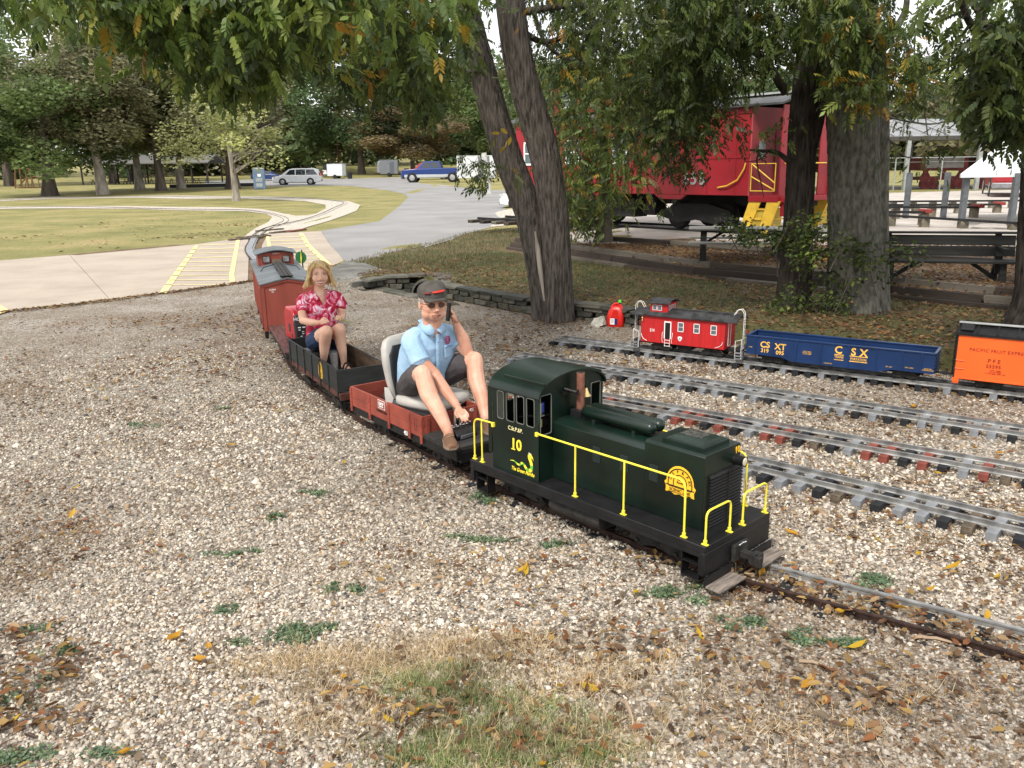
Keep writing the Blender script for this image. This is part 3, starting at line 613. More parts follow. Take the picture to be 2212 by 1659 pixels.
for i, c in enumerate('C S P & P RY'.split()):
    t = PI*(.93-.86*i/5); o = letters(c, emb, (ec[0]+.0545*math.cos(t), ye-.0018, ec[1]+.0545*math.sin(t)), .021, vblk); o.rotation_euler = (Matrix.Rotation(-(t-PI/2), 4, 'Y') @ Matrix.Rotation(PI/2, 4, 'X')).to_euler()
letters('SCENIC LINE', emb, (ec[0], ye-.0018, ec[1]-.042), .021, vblk); letters('Rose\nRoute', emb, (ec[0], ye-.0018, ec[1]+.008), .015, vblk)
# ================================================================ riding cars behind the locomotive
def place(px0, px1): 
    d = Vector(px1)-Vector(px0); return Vector(px0), math.atan2(d.y, d.x)
def frame_thing(name, label, cat, o, th, half, group=None):
    return thing(name, label, cat, (o[0]-math.sin(th)*half, o[1]+math.cos(th)*half, 0), th, group)
# --- low red-brown car 433 (x forward, y from the centre, near side negative)
c4 = frame_thing('riding_car', 'low brown red riding car 433 with grey seat and open black deck in front', 'rail car', (-1.209, 5.916), math.radians(-52.7), .225)
part('deck', MB().box(.0, 1.41, -.225, .225, .205, .222), sooty, c4, .002)
for i in range(5): part('deck_board', MB().box(1.03+i*.076, 1.03+i*.076+.073, -.226, .226, .222, .236), mat('black_deck_boards', (.028, .026, .025), .8, .4, 9, bump=.4, stretch=(1, .15, 1)), c4, .002)
part('sill', MB().box(.0, 1.41, -.222, -.19, .15, .205).box(0, 1.41, .19, .222, .15, .205).box(1.38, 1.412, -.19, .19, .13, .2).box(0, .03, -.19, .19, .13, .2), black, c4, .002)
for s in (-1, 1):
    for z0, z1 in ((.206, .272), (.274, .352)):
        part('side_plank', MB().box(.0, 1.025, s*.222-.008, s*.222+.008, z0, z1), oxide, c4, .0015)
        part('end_plank', MB().box(.0 if s < 0 else 1.012, .014 if s < 0 else 1.026, -.213, .213, z0, z1), oxide, c4, .0015)
    for u in (.012, .3, .58, .86, 1.012):
        m = MB().box(u-.013, u+.013, s*.232-.004, s*.232+.004, .165, .34)
        for z in (.19, .24, .3): m.cyl((u, s*.236, z), (u, s*.2405, z), .005, n=6)
        part('stake', m, oxide, c4, .001)
for y in (-.19, .19): part('stake', MB().box(1.026, 1.034, y-.013, y+.013, .165, .34), oxide, c4, .001)
part('grab_iron', MB().tube([(.96, -.236, .25), (.96, -.25, .25), (.96, -.25, .33), (.96, -.236, .33)], .003, 6), oxide, c4); part('grab_iron', MB().tube([(-.004, -.17, .25), (-.02, -.17, .25), (-.02, -.17, .33), (-.004, -.17, .33)], .003, 6), oxide, c4)
sg = part('name_plate', MB().box(.43, .53, -.2315, -.2305, .283, .345), vwht, c4); part('plate_field', MB().box(.434, .526, -.2325, -.2314, .287, .341), oxide, sg)
letters('CStP&P', sg, (.48, -.233, .32), .032, vwht, bold=.01, squash=.75); letters('RAILWAY', sg, (.48, -.233, .299), .015, vwht)
letters('COMLINE RAILWAY', c4, (.5, -.2312, .262), .024, vblk, squash=.9); letters('433', c4, (.795, -.2232, .182), .042, vwht, bold=.015, squash=.8); letters('433', c4, (1.0275, .165, .325), .03, vwht, face='front', bold=.01, squash=.8)
part('black_cushion', MB().box(.45, 1.0, -.19, .19, .222, .33), blackpad, c4, .03, seg=3); part('floor_cloth', MB().box(.16, .5, -.2, .2, .222, .232), mat('green_black_cloth', (.02, .035, .03), .9, .3, 9, bump=.3), c4, .004)
part('coupling_gear', MB().tube([(.12, .02, .24), (.17, .05, .3), (.24, .03, .29), (.3, .06, .25)], [.03, .04, .03, .02], 7).ell((.18, -.02, .27), (.05, .03, .04)), mat('dark_rusty_iron', (.05, .03, .025), .8, .4, 20, bump=.4), c4)
for uc in (.3, 1.12):
    part('truck_frame', truck_mb(uc, .14, .035, .16, .08), sooty, c4); wheels(c4, uc, .105, .035, .16, .042)
part('coupler', MB().box(1.41, 1.62, -.015, .015, .14, .16).box(-.12, 0, -.015, .015, .14, .16), sooty, c4)
part('steel_post', MB().cyl((1.09, .0, .236), (1.09, .0, .42), .03, n=20), chrome, c4)
# seat
st_ = thing('boat_seat', 'moulded light grey boat seat with high back under the man in the blue shirt', 'seat', (0, 0, 0)); 
st_.location = Matrix.LocRotScale(c4.location, c4.rotation_euler, None) @ Vector((.66, .03, .335)); st_.rotation_euler = (0, 0, math.radians(-52.7+20))
def shell(rings, thick=None):
    m = MB(); k = len(rings[0]); vs = [v for r in rings for v in r]; fs = [(i*k+a, i*k+(a+1) % k, (i+1)*k+(a+1) % k, (i+1)*k+a) for i in range(len(rings)-1) for a in range(k)]
    return m.add(vs, fs+[tuple(range(k)), tuple((len(rings)-1)*k+a for a in reversed(range(k)))])
def srect(cx, cz, w, d, n=20, e=4.):
    "superellipse ring in (y, depth)"
    out = []
    for i in range(n):
        t = 2*PI*i/n; c, s = math.cos(t), math.sin(t); out.append((cx+w*math.copysign(abs(c)**(2/e), c), cz+d*math.copysign(abs(s)**(2/e), s)))
    return out
def back_ring(z, w, d, x): return [(x+b, a, z) for a, b in srect(0, 0, w, d)]
part('seat_back', shell([back_ring(.03, .165, .02, -.17), back_ring(.06, .17, .025, -.175), back_ring(.16, .19, .03, -.185), back_ring(.28, .2, .034, -.2), back_ring(.38, .19, .036, -.214), back_ring(.43, .165, .03, -.22), back_ring(.455, .11, .018, -.222)]), greyvin, st_, smooth=60)
part('seat_pad', shell([[(a, b, -.005) for a, b in srect(.06, 0, .21, .2)], [(a, b, .02) for a, b in srect(.06, 0, .225, .215)], [(a, b, .055) for a, b in srect(.06, 0, .22, .21)], [(a, b, .07) for a, b in srect(.06, 0, .19, .18)]]), greyvin, st_, smooth=60)
part('dark_liner', shell([[(x+b, a, z) for a, b in srect(0, 0, w, .012)] for z, w, x in ((.05, .15, -.147), (.2, .17, -.16), (.34, .165, -.176), (.4, .12, -.182))]), blackpad, st_, smooth=60)
for s in (-1, 1): part('hinge_bracket', MB().prism([(-.19, -.02), (-.15, -.02), (-.12, .05), (-.165, .12), (-.2, .12), (-.2, .05)], s*.205-.003, s*.205+.003, 'y'), mat('grey_plastic', (.38, .37, .35), .5), st_, .002)
# control box on the deck
M4 = Matrix.LocRotScale(c4.location, c4.rotation_euler, None)
cbx = thing('control_box', 'black hand control box with chrome levers on the deck by the man\'s right hand', 'control box', M4 @ Vector((1.235, -.06, .236)), math.radians(-52.7+8))
part('case', MB().prism([(-.05, 0), (.05, 0), (.058, .03), (.03, .052), (-.05, .06)], -.085, .085, 'y'), black, cbx, .006); part('front_panel', MB().box(.05, .062, -.06, .06, .006, .03), mat('grey_panel', (.1, .1, .11), .3), cbx, .003)
lv = MB()
for i in range(6): lv.cyl((-.02, -.07+i*.028, .055), (-.015+.008*(i % 3), -.07+i*.028, .083), .004).ell((-.015+.008*(i % 3), -.07+i*.028, .086), (.009, .009, .006), 8, 5)
lv.cyl((-.03, -.075, .066), (-.03, .075, .066), .004); part('lever', lv, chrome, cbx)
# --- black gondola
gn = frame_thing('black_gondola', 'weathered black wooden gondola with yellow emblem carrying the seated woman', 'rail car', (-2.036, 7.361), math.radians(-60.4), .2)
bw_ = mat('black_painted_wood', (.022, .026, .026), .65, .5, 5, col2=(.012, .012, .012), bump=.3, stretch=(1, 1, 5)); inw = mat('raw_brown_wood', (.13, .085, .055), .75, .35, 4, bump=.3, stretch=(1, 4, 4))
part('floor', MB().box(-.05, 1.36, -.19, .19, .235, .25), bw_, gn)
for s in (-1, 1):
    part('side_panel', MB().box(-.05, 1.384, s*.196-.006, s*.196+.006, .238, .42), bw_, gn, .0015); part('side_lining', MB().box(-.04, 1.37, s*.187-.002, s*.187+.002, .252, .416), inw if s > 0 else bw_, gn)
    for i in range(7): part('rib', MB().box(.0+i*.228, .018+i*.228, s*.206-.005, s*.206+.005, .2, .418), bw_, gn, .002)
    part('sill', MB().box(-.05, 1.4, s*.19-.012, s*.19+.012, .19, .232), mat('dark_oxide', (.1, .032, .024), .75, .4, 9, bump=.3), gn, .002)
part('end_panel', MB().box(1.378, 1.39, -.2, .2, .238, .418), bw_, gn, .0015); part('end_panel', MB().box(-.056, -.044, -.2, .2, .238, .418), bw_, gn, .0015)
part('end_sill', MB().box(1.39, 1.415, -.2, .2, .175, .232), MATS['dark_oxide'], gn, .003)
eg = part('yellow_emblem', MB().prism([(.93+.055*math.cos(t*PI/12), .335+.062*math.sin(t*PI/12)) for t in range(13)]+[(.872, .295), (.885, .26), (.93, .253), (.975, .26), (.988, .295)], -.2035, -.2022, 'y'), mat('emblem_gold', (.75, .45, .04), .5), gn, smooth=0)
part('emblem_ring', MB().tube([(.93+.028*math.cos(t*PI/12), -.204, .338+.036*math.sin(t*PI/12)) for t in range(13)], .003, 5), vblk, eg); part('emblem_bar', MB().box(.893, .967, -.2042, -.2034, .296, .303).box(.9, .96, -.2042, -.2034, .277, .281), vblk, eg)
for uc in (.25, 1.12): part('truck_frame', truck_mb(uc, .14, .035, .16, .08), sooty, gn); wheels(gn, uc, .105, .035, .16, .042)
part('coupler', MB().box(1.41, 1.5, -.015, .015, .14, .16), sooty, gn)
MG = Matrix.LocRotScale(gn.location, gn.rotation_euler, None)
ws = thing('cushion_stool', 'low black padded seat inside the black gondola beneath the woman', 'seat', MG @ Vector((.38, .0, .25)), math.radians(-60.4))
part('seat_cushion', MB().box(-.15, .12, -.15, .15, .075, .13), blackpad, ws, .02, seg=3); part('seat_base', MB().box(-.12, .13, -.13, .13, 0, .078), mat('dark_green_box', (.02, .04, .035), .6), ws, .004)
tb = thing('tumbler', 'brushed steel drinking tumbler standing on the gondola floor', 'tumbler', MG @ Vector((.655, .006, .25)))
part('cup', MB().lathe([(.027, 0), (.029, .01), (.031, .05), (.04, .13), (.041, .15)], 24), steel, tb); part('cup_lid', MB().lathe([(.041, .15), (.041, .158), (.036, .163), (.034, .16)], 24), mat('smoked_lid', (.25, .25, .26), .2), tb)
# --- flat car and generator
fc = frame_thing('flat_car', 'small flat car with maroon boards between gondola and brown caboose', 'rail car', (-2.735, 9.125), math.radians(-68.6), .2)
for i in range(17): part('board', MB().box(-.03+i*.0925, -.03+i*.0925+.09, -.21, .21, .212, .226), oxided, fc, .0015)
part('sill', MB().box(-.03, 1.54, -.2, -.175, .165, .211).box(-.03, 1.54, .175, .2, .165, .211).box(-.03, 1.54, -.03, .03, .15, .211), sooty, fc, .002)
for uc in (.25, 1.2): part('truck_frame', truck_mb(uc, .14, .035, .16, .08), sooty, fc); wheels(fc, uc, .105, .035, .16, .042)
part('coupler', MB().box(-.2, 0, -.015, .015, .14, .16), sooty, fc)
MF = Matrix.LocRotScale(fc.location, fc.rotation_euler, None); gp = MF @ Vector((.98, .05, .226))
gr_ = thing('generator', 'red and black portable generator on the flat car right behind the woman', 'generator', gp, math.radians(-60))
gred = mat('red_plastic', (.42, .012, .022), .3, .08, 6, coat=.1); gdk = mat('charcoal_plastic', (.035, .037, .04), .5, .15, 10)
prof = [(-.22, .0), (.12, .0), (.14, .05), (.14, .25), (.1, .3), (.05, .33), (-.16, .33), (-.22, .26)]
part('body', MB().prism([(x, z+.015) for x, z in prof], -.13, .13, 'y'), gred, gr_, .02, seg=3)
part('front_cover', MB().prism([(-.125, .02), (.125, .02), (.135, .2), (.12, .29), (.05, .315), (-.05, .315), (-.12, .29), (-.135, .2)], .13, .165, 'x'), gdk, gr_, .02, seg=3)
pn = part('control_panel', MB().box(.165, .17, -.105, .105, .06, .19), vblk, gr_, .004)
for y, z, w, h in ((-.085, .165, .03, .012), (-.04, .165, .03, .012), (-.085, .14, .022, .008), (-.05, .12, .022, .006), (-.05, .1, .022, .006), (-.07, .075, .02, .006)): part('panel_label', MB().box(.17, .1712, y-w/2, y+w/2, z-h/2, z+h/2), vwht, pn)
part('outlet', MB().cyl((.17, .055, .15), (.176, .055, .15), .022, n=16), gdk, pn); sk = part('socket_plate', MB().box(.17, .1716, .01, .05, .07, .14), vwht, pn); part('outlet', MB().cyl((.1716, .03, .12), (.173, .03, .12), .013, n=14).cyl((.1716, .03, .09), (.173, .03, .09), .013, n=14), vblk, sk)
part('handle', MB().tube([(.06, 0, .34), (.05, 0, .4), (-.05, 0, .415), (-.13, 0, .4), (-.16, 0, .34)], .017, 10), gred, gr_); part('side_vent', MB().box(-.06, .0, -.134, -.13, .1, .18).box(.03, .07, -.134, -.13, .04, .09), gdk, gr_, .004)
part('feet', MB().box(-.18, -.14, -.11, .11, 0, .02).box(.08, .12, -.11, .11, 0, .02), vblk, gr_)
letters('HONDA', gr_, (.167, -.055, .25), .045, vwht, face='front', bold=.02)
part('cable', MB().tube([(.17, .0, .075), (.21, -.03, .05), (.2, -.07, .02), (.17, -.1, .005)], .004, 6), mat('pale_cord', (.5, .5, .35), .5), gr_)
# --- brown caboose at the end of the train
CBT = math.atan2(-.945, .327); cbo = frame_thing('brown_caboose', 'brown red bunk caboose with grey roof and small cupola at the end of the train', 'caboose', (-2.795, 9.14), CBT, .29)
boxred = mat('brown_red_boards', (.26, .058, .04), .6, .14, 2.2, bump=.1, stretch=(3, 3, .6))
HWc = .29; LC = 2.75
part('body', MB().prism([(-HWc, .16), (HWc, .16), (HWc, .685), (0, .745), (-HWc, .685)], -LC, 0, 'x'), boxred, cbo, .002)
for i in range(5):
    x = -.45*i-.12
    part('side_door' if i in (0, 2) else 'side_frame', MB().box(x-.32, x-.28, -HWc-.012, -HWc, .18, .66).box(x-.04, x, -HWc-.012, -HWc, .18, .66).box(x-.32, x, -HWc-.008, -HWc, .6, .64), boxred, cbo, .002)
part('grab_iron', MB().tube([(-.03, -HWc, .38), (-.03, -HWc-.02, .38), (-.03, -HWc-.02, .5), (-.03, -HWc, .5)], .004, 6), boxred, cbo)
part('end_trim', MB().prism([(-HWc-.004, .655), (0, .715), (HWc+.004, .655), (HWc+.004, .69), (0, .75), (-HWc-.004, .69)], 0, .012, 'x'), boxred, cbo, .002)
part('corner_trim', MB().box(0, .008, -HWc-.004, -HWc+.03, .16, .66), boxred, cbo, .001); part('corner_trim', MB().box(0, .008, HWc-.03, HWc+.004, .16, .66), boxred, cbo, .001)
part('grab_iron', MB().tube([(.008, .1, .58), (.03, .1, .58), (.03, .25, .58), (.008, .25, .58)], .004, 6), boxred, cbo)
rfp = [(-HWc-.02, .68), (0, .742), (HWc+.02, .68), (HWc+.02, .698), (0, .762), (-HWc-.02, .698)]
crf = part('roof', MB().prism(rfp, -LC-.02, .02, 'x'), greytop, cbo, .003)
for y in (-.045, 0, .045): part('running_board', MB().box(-1.5, .015, y-.02, y+.02, .772, .782), sooty, crf, .001)
part('board_support', MB().box(-.1, -.06, -.07, .07, .758, .772).box(-.8, -.76, -.07, .07, .758, .772).box(-1.45, -1.41, -.07, .07, .758, .772), sooty, crf)
part('roof_grab', MB().tube([(-.05, .2, .71), (-.05, .2, .74), (-.05, .27, .73), (-.05, .27, .695)], .004, 6).tube([(-1.1, -.25, .7), (-1.13, -.2, .76), (-1.15, -.07, .79)], .005, 6).tube([(-1.1, .25, .7), (-1.13, .2, .76), (-1.15, .07, .79)], .005, 6), vblk, crf)
cu_ = part('cupola', MB().prism([(-.235, .69), (.215, .69), (.225, .86), (.12, .885), (0, .893), (-.12, .885), (-.235, .86)], -2.3, -1.72, 'x'), boxred, cbo, .002)
cr_m = MB(); ag = [(-.27+i*.54/12, .857+.05*math.sin(PI*i/12)) for i in range(13)]
part('cupola_roof', cr_m.prism(ag+[(x, z+.014) for x, z in ag[::-1]], -2.33, -1.69, 'x'), greytop, cu_, .001)
for y in (-.13, .12):
    wf = part('window', MB().box(-1.72, -1.708, y-.05, y+.05, .755, .845), mat('dark_brown_trim', (.07, .025, .02), .6), cu_, .001); part('pane', MB().box(-1.71, -1.706, y-.038, y+.038, .765, .835), mat('pale_pane', (.28, .29, .29), .1, .3, 14), wf)
letters('CStP&P RY', cu_, (-1.7185, 0, .872), .02, vwht, face='front'); letters('CStP&P', cbo, (.002, -.17, .628), .026, vwht, face='front', bold=.01, squash=.9); letters('56', cbo, (.002, -.17, .604), .026, vwht, face='front', bold=.01)
part('hatch_slope', MB().prism([(-1.72, .76), (-1.6, .77), (-1.5, .765), (-1.72, .8)], -.06, .06, 'y'), tie_wood, crf)
part('underframe', MB().box(-LC, -.02, -.2, .2, .12, .165), sooty, cbo)
for uc in (-.4, -2.3): part('truck_frame', truck_mb(uc, .15, .045, .24, .09), sooty, cbo); wheels(cbo, uc, .105, .045, .24, .042)
for uc in (-.12, -.7, -1.2, -2.0): part('step', MB().box(uc-.03, uc+.03, -HWc+.0, -HWc+.04, .06, .16), black, cbo, .002)
# switch target
sp_ = at(*((580+668*.2411)/1.1302, (580+375*.2411)/1.1302)); sg_t = thing('switch_target', 'dark green round switch target on a thin post behind the woman', 'signal', sp_, -.2)
part('post', MB().cyl((0, 0, 0), (0, 0, .47), .012).cyl((0, 0, 0), (0, 0, .04), .06), vblk, sg_t)
part('disc', MB().lathe([(.0, -.004), (.113, -.004), (.113, .004), (.0, .004)], 32, Matrix.Translation((-.02, -.014, .33)) @ Matrix.Rotation(PI/2, 4, 'X')), mat('target_green', (.012, .1, .03), .5), sg_t)
part('cross_blade', MB().prism([(-.01, .235), (.0, .22), (.012, .33), (.0, .43), (-.012, .33)], -.05, -.022, 'y'), mat('blade_yellow', (.65, .62, .08), .5), sg_t)
# ================================================================ parked model cars on the far storage track
a5, th5, d5, n5 = TRK['t5']
def on5(name, label, cat, s, group=None): return thing(name, label, cat, (a5[0]+d5.x*s, a5[1]+d5.y*s, 0), th5, group)
OY = .089+.03      # near face sits this far from the track centre
mred = mat('bright_red_boards', (.44, .016, .018), .5, .1, 3, bump=.08, stretch=(14, 1, 1)); mblk = mat('roof_felt', (.035, .036, .038), .85, .4, 14, bump=.3)
def model_truck(parent, u, zt=.08):
    part('truck_frame', truck_mb(u, .105, .026, .15, zt+.035), sooty, parent); wheels(parent, u, .088, .026, .15, zt, sooty)
rc = on5('red_caboose', 'small bright red caboose numbered 514 with black roof, cupola and white ladders', 'caboose', 0)
x0, x1, hy = 1.072, 1.955, .15
part('body', MB().box(x0, x1, -hy, hy, .172, .45), mred, rc, .003)
rp = [(-hy-.025, .445), (-hy*.5, .482), (0, .495), (hy*.5, .482), (hy+.025, .445)]
part('roof', MB().prism(rp+[(y, z+.014) for y, z in rp[::-1]], .975, 2.075, 'x'), mblk, rc, .002); part('roof_walk', MB().box(1.36, 2.07, -.03, .03, .507, .514), mblk, rc)
cup = part('cupola', MB().box(1.15, 1.34, -.11, .11, .47, .57), mred, rc, .002)
rp2 = [(-.135, .565), (-.07, .592), (0, .6), (.07, .592), (.135, .565)]
part('cupola_roof', MB().prism(rp2+[(y, z+.01) for y, z in rp2[::-1]], 1.125, 1.365, 'x'), mblk, cup, .002)
gl = mat('window_grey', (.12, .14, .16), .12)
def win(parent, face, c, w, h, wt=.006, name='window', bars=True, frame=None, glass=None):
    "framed window; face 'n' on y=c[1], 'f' on x=c[0]"
    m = MB(); g = MB(); x, y, z = c
    def bx(a0, a1, b0, b1, d0, d1, mm):
        if face == 'n': mm.box(x+a0, x+a1, y-d1, y-d0, z+b0, z+b1)
        elif face == 'f': mm.box(x+d0, x+d1, y+a0, y+a1, z+b0, z+b1)
        else: mm.box(x+a0, x+a1, y+d0, y+d1, z+b0, z+b1)
    t = wt*.55
    for a0, a1, b0, b1 in ((-w/2, w/2, h/2-wt, h/2), (-w/2, w/2, -h/2, -h/2+wt), (-w/2, -w/2+wt, -h/2, h/2), (w/2-wt, w/2, -h/2, h/2)): bx(a0, a1, b0, b1, 0, t, m)
    if bars: bx(-w/2, w/2, -wt*.3, wt*.3, 0, t*.9, m)
    bx(-w/2+wt, w/2-wt, -h/2+wt, h/2-wt, 0, t*.4, g)
    o = part(name, m, frame or vwht, parent); part('pane', g, glass or gl, o); return o
for x in (1.502, 1.668, 1.843): win(rc, 'n', (x, -hy, .357), .062, .096)
for x in (1.198, 1.252): win(cup, 'n', (x-.0, -.11, .525), .046, .055, .004, bars=False)
for y in (-.075, -.02, .045): win(cup, 'f', (1.34, y+.01, .525), .036, .052, .004, bars=False)
dr = part('side_door', MB().box(1.326, 1.336, -hy-.005, -hy, .227, .4).box(1.392, 1.402, -hy-.005, -hy, .227, .4).box(1.326, 1.402, -hy-.005, -hy, .39, .402), vwht, rc); part('door_opening', MB().box(1.336, 1.392, -hy-.002, -hy+.001, .222, .39), vblk, dr)
wr = .0026
def wire(name, segs, parent, m=vwht, r=wr):
    mb = MB()
    for q in segs: mb.tube(q, r, 6)
    return part(name, mb, m, parent)
wire('door_ladder', [[(1.336, -hy-.004, .225), (1.336, -hy-.006, .145)], [(1.39, -hy-.004, .225), (1.39, -hy-.006, .145)]]+[[(1.336, -hy-.006, z), (1.39, -hy-.006, z)] for z in (.15, .18, .21)], rc)
wire('grab_iron', [[(1.316, -hy, .29), (1.308, -hy-.008, .28), (1.308, -hy-.008, .2), (1.316, -hy, .18)]], rc); wire('grab_iron', [[(1.412, -hy, .29), (1.42, -hy-.008, .28), (1.41, -hy-.008, .2), (1.412, -hy, .18)]], rc)
wire('curved_grab', [[(1.078, -hy-.005, .255), (1.085, -hy-.006, .225), (1.105, -hy-.006, .2), (1.14, -hy-.005, .185)]], rc); wire('curved_grab', [[(1.94, -hy-.005, .25), (1.93, -hy-.006, .22), (1.905, -hy-.006, .2), (1.865, -hy-.005, .185)]], rc)
wire('corner_rail', [[(1.065, -hy-.01, .18), (1.065, -hy-.01, .33)]], rc)
for s, xa in ((-1, 1.0), (1, 2.1)):
    sx = -1 if s < 0 else 1; xe = xa+sx*.02
    part('end_platform', MB().box(min(xa-sx*.07, xe), max(xa-sx*.07, xe), -.13, .13, .17, .185), sooty, rc, .002)
    for k in range(3): part('step', MB().box(xa-.035, xa+.035, -.15, -.09, .095+k*.028, .103+k*.028), tie_grey, rc, .001)
    part('step_side', MB().box(xa-.037, xa-.033, -.15, -.09, .095, .175).box(xa+.033, xa+.037, -.15, -.09, .095, .175), tie_grey, rc)
    L_ = []
    for y in (-.1, -.06): L_.append([(xe, y, .185), (xe, y, .5), (xe-sx*.005, y, .545), (xe-sx*.03, y, .575), (xe-sx*.07, y, .565), (xe-sx*.1, y, .515)])
    L_ += [[(xe, -.1, z), (xe, -.06, z)] for z in (.23, .28, .33, .38, .43, .48)]
    wire('end_ladder', L_, rc); wire('end_railing', [[(xe, -.14, .1), (xe, -.14, .29), (xe, .12, .29), (xe, .12, .18)], [(xe-sx*.06, -.14, .1), (xe-sx*.06, -.14, .27), (xe, -.14, .29)]], rc); wire('brake_wheel', [[(xe, .03+.03*math.cos(t), .33+.03*math.sin(t)) for t in np.linspace(0, 2*PI, 13)], [(xe, .03, .18), (xe, .03, .36)]], rc, mred)
win(rc, 'f', (x1, -.02, .31), .07, .24, .008, name='end_door', bars=False, glass=mred)
part('marker_lamp', MB().ell((1.09, -hy-.015, .415), (.009, .009, .012)).cyl((1.09, -hy, .43), (1.09, -hy-.018, .43), .004).ell((1.09, -hy-.015, .392), (.007, .007, .009)), brass, rc)
letters('514', rc, (1.195, -hy-.001, .296), .045, vwht, bold=.012, squash=.75)
lg = part('round_emblem', MB().prism([(1.497+.022*math.cos(t)*(1+.12*math.cos(3*(t+PI/2))), .24+.024*math.sin(t)*(1+.12*math.cos(3*(t+PI/2)))) for t in np.linspace(0, 2*PI, 25)[:-1]], -hy-.0015, -hy-.0005, 'y'), vwht, rc, smooth=0); part('emblem_triangle', MB().prism([(1.485, .23), (1.509, .23), (1.497, .252)], -hy-.0022, -hy-.0014, 'y'), mat('teal_vinyl', (.02, .25, .2), .5), lg)
for u in (1.265, 1.815): model_truck(rc, u)
part('underframe', MB().box(1.0, 2.1, -.03, .03, .135, .172).box(1.45, 1.6, -.09, .09, .12, .16), sooty, rc); part('coupler', MB().box(2.1, 2.17, -.012, .012, .14, .155).box(.92, 1.0, -.012, .012, .14, .155), sooty, rc)
# blue gondola
bg_ = on5('blue_gondola', 'long dark blue model gondola with yellow lettering between caboose and orange car', 'rail car', 0)
blue = mat('dark_blue_enamel', (.009, .03, .1), .4, .15, 4, bump=.04); blued = blue; vo = mat('orange_yellow_vinyl', (.85, .48, .08), .5)
g0, g1, gy, zt_ = 2.175, 3.79, .15, .345
for s in (-1, 1):
    part('side', MB().prism([(g0, .165), (2.5, .165), (2.6, .135), (3.36, .135), (3.46, .165), (g1, .165), (g1, zt_-.01), (g0, zt_-.01)], s*gy-.005, s*gy+.005, 'y'), blue, bg_, .001)
    part('top_rail', MB().box(g0-.01, g1+.01, s*gy-.012, s*gy+.012, zt_-.01, zt_+.004), blue, bg_, .002)
    for u in (2.26, 2.425, 2.64, 2.86, 3.1, 3.33, 3.54, 3.69): part('rib', MB().box(u-.006, u+.006, s*(gy+.009)-.004, s*(gy+.009)+.004, .14 if 2.6 < u < 3.4 else .168, zt_-.01), blue, bg_, .001)
for u in (g0, g1):
    part('end_wall', MB().box(u-.005, u+.005, -gy, gy, .165, zt_-.01), blue, bg_); part('end_rail', MB().box(u-.012, u+.012, -gy, gy, zt_-.01, zt_+.004), blue, bg_, .002)
for i in range(5): part('end_rib', MB().box(g1+.005, g1+.013, -gy, gy, .19+i*.03, .2+i*.03), blue, bg_, .002)
part('floor', MB().box(g0, g1, -gy, gy, .165, .172), blued, bg_)
yn = -gy-.006
for t_, x, z, s_ in (('CS', 2.352, .268, .07), ('XT', 2.495, .262, .07), ('319', 2.352, .212, .045), ('095', 2.495, .206, .045), ('C', 3.012, .29, .082), ('S', 3.14, .286, .082), ('X', 3.225, .284, .082)): letters(t_, bg_, (x, yn, z), s_*1.13, vo, bold=.022)
letters('TRANS', bg_, (3.02, yn, .228), .032, vo, bold=.01, squash=.8); letters('PORTATION', bg_, (3.185, yn, .223), .032, vo, bold=.01, squash=.75)
for x_, w_ in ((3.02, .08), (3.185, .15)):
    for z_ in (.25, .203): part('stripe', MB().box(x_-w_/2, x_+w_/2, yn-.0005, yn+.001, z_-.004, z_+.003), vo, bg_)
for t_, x, z in (('CAPY 154000\nLD LMT 159000\nLT WT 61000', 2.74, .235), ('LUBRICATED', 2.93, .16), ('BLT 10-81', 3.44, .19), ('CSXT 319095', 3.6, .2), ('INSPECTED\nCONSOLIDATED', 3.745, .2), ('A END', 2.215, .235)): letters(t_, bg_, (x, yn, z), .012, vo)
for u in (2.42, 3.56): model_truck(bg_, u)
part('underframe', MB().box(2.25, 3.7, -.03, .03, .12, .165), sooty, bg_); part('coupler', MB().box(g1, g1+.09, -.013, .013, .15, .166).box(g1+.05, g1+.09, -.025, .025, .145, .172), sooty, bg_); part('brake_gear', MB().tube([(g1+.02, .02, .25), (g1+.03, .0, .2), (g1+.02, -.02, .17)], .006, 6), sooty, bg_)
# orange refrigerator car
oc = on5('orange_boxcar', 'orange model refrigerator car with black roof and dark red lettering at frame edge', 'rail car', 0)
orange = mat('orange_enamel', (.78, .115, .02), .4, .06, 2, bump=.05); mar = mat('maroon_vinyl', (.16, .015, .012), .5); b0, b1, by = 3.935, 5.25, .16
part('body', MB().box(b0+.012, b1, -by, by, .155, .53), orange, oc, .002); part('end_wall', MB().box(b0, b0+.012, -by-.002, by+.002, .16, .55), vblk, oc, .001)
part('side_sill', MB().box(b0, b0+.05, -by-.008, -by, .125, .165).box(b0+.05, b1, -by-.003, -by, .158, .172), orange, oc, .001); part('corner_step', MB().box(b0+.0, b0+.006, -by-.006, -by+.01, .12, .16).box(b0+.045, b0+.05, -by-.006, -by+.01, .12, .16).box(b0, b0+.05, -by-.006, -by+.01, .118, .124), orange, oc)
rp = [(-by-.008, .532), (0, .585), (by+.008, .532)]; orf = part('roof', MB().prism(rp+[(y, z+.012) for y, z in rp[::-1]], b0-.005, b1, 'x'), black, oc, .002)
part('roof_edge', MB().box(b0-.008, b1, -by-.012, -by-.004, .525, .545), black, orf); part('roof_walk', MB().box(b0-.01, b1, -.03, .03, .604, .612), mat('worn_white', (.35, .36, .36), .7), orf, .002)
for i in range(9): u = b0+.14+i*.145; part('roof_rib', MB().prism([(-by-.006, .547), (-.03, .594), (-.03, .602), (-by-.006, .555)], u-.005, u+.005, 'x'), black, orf)
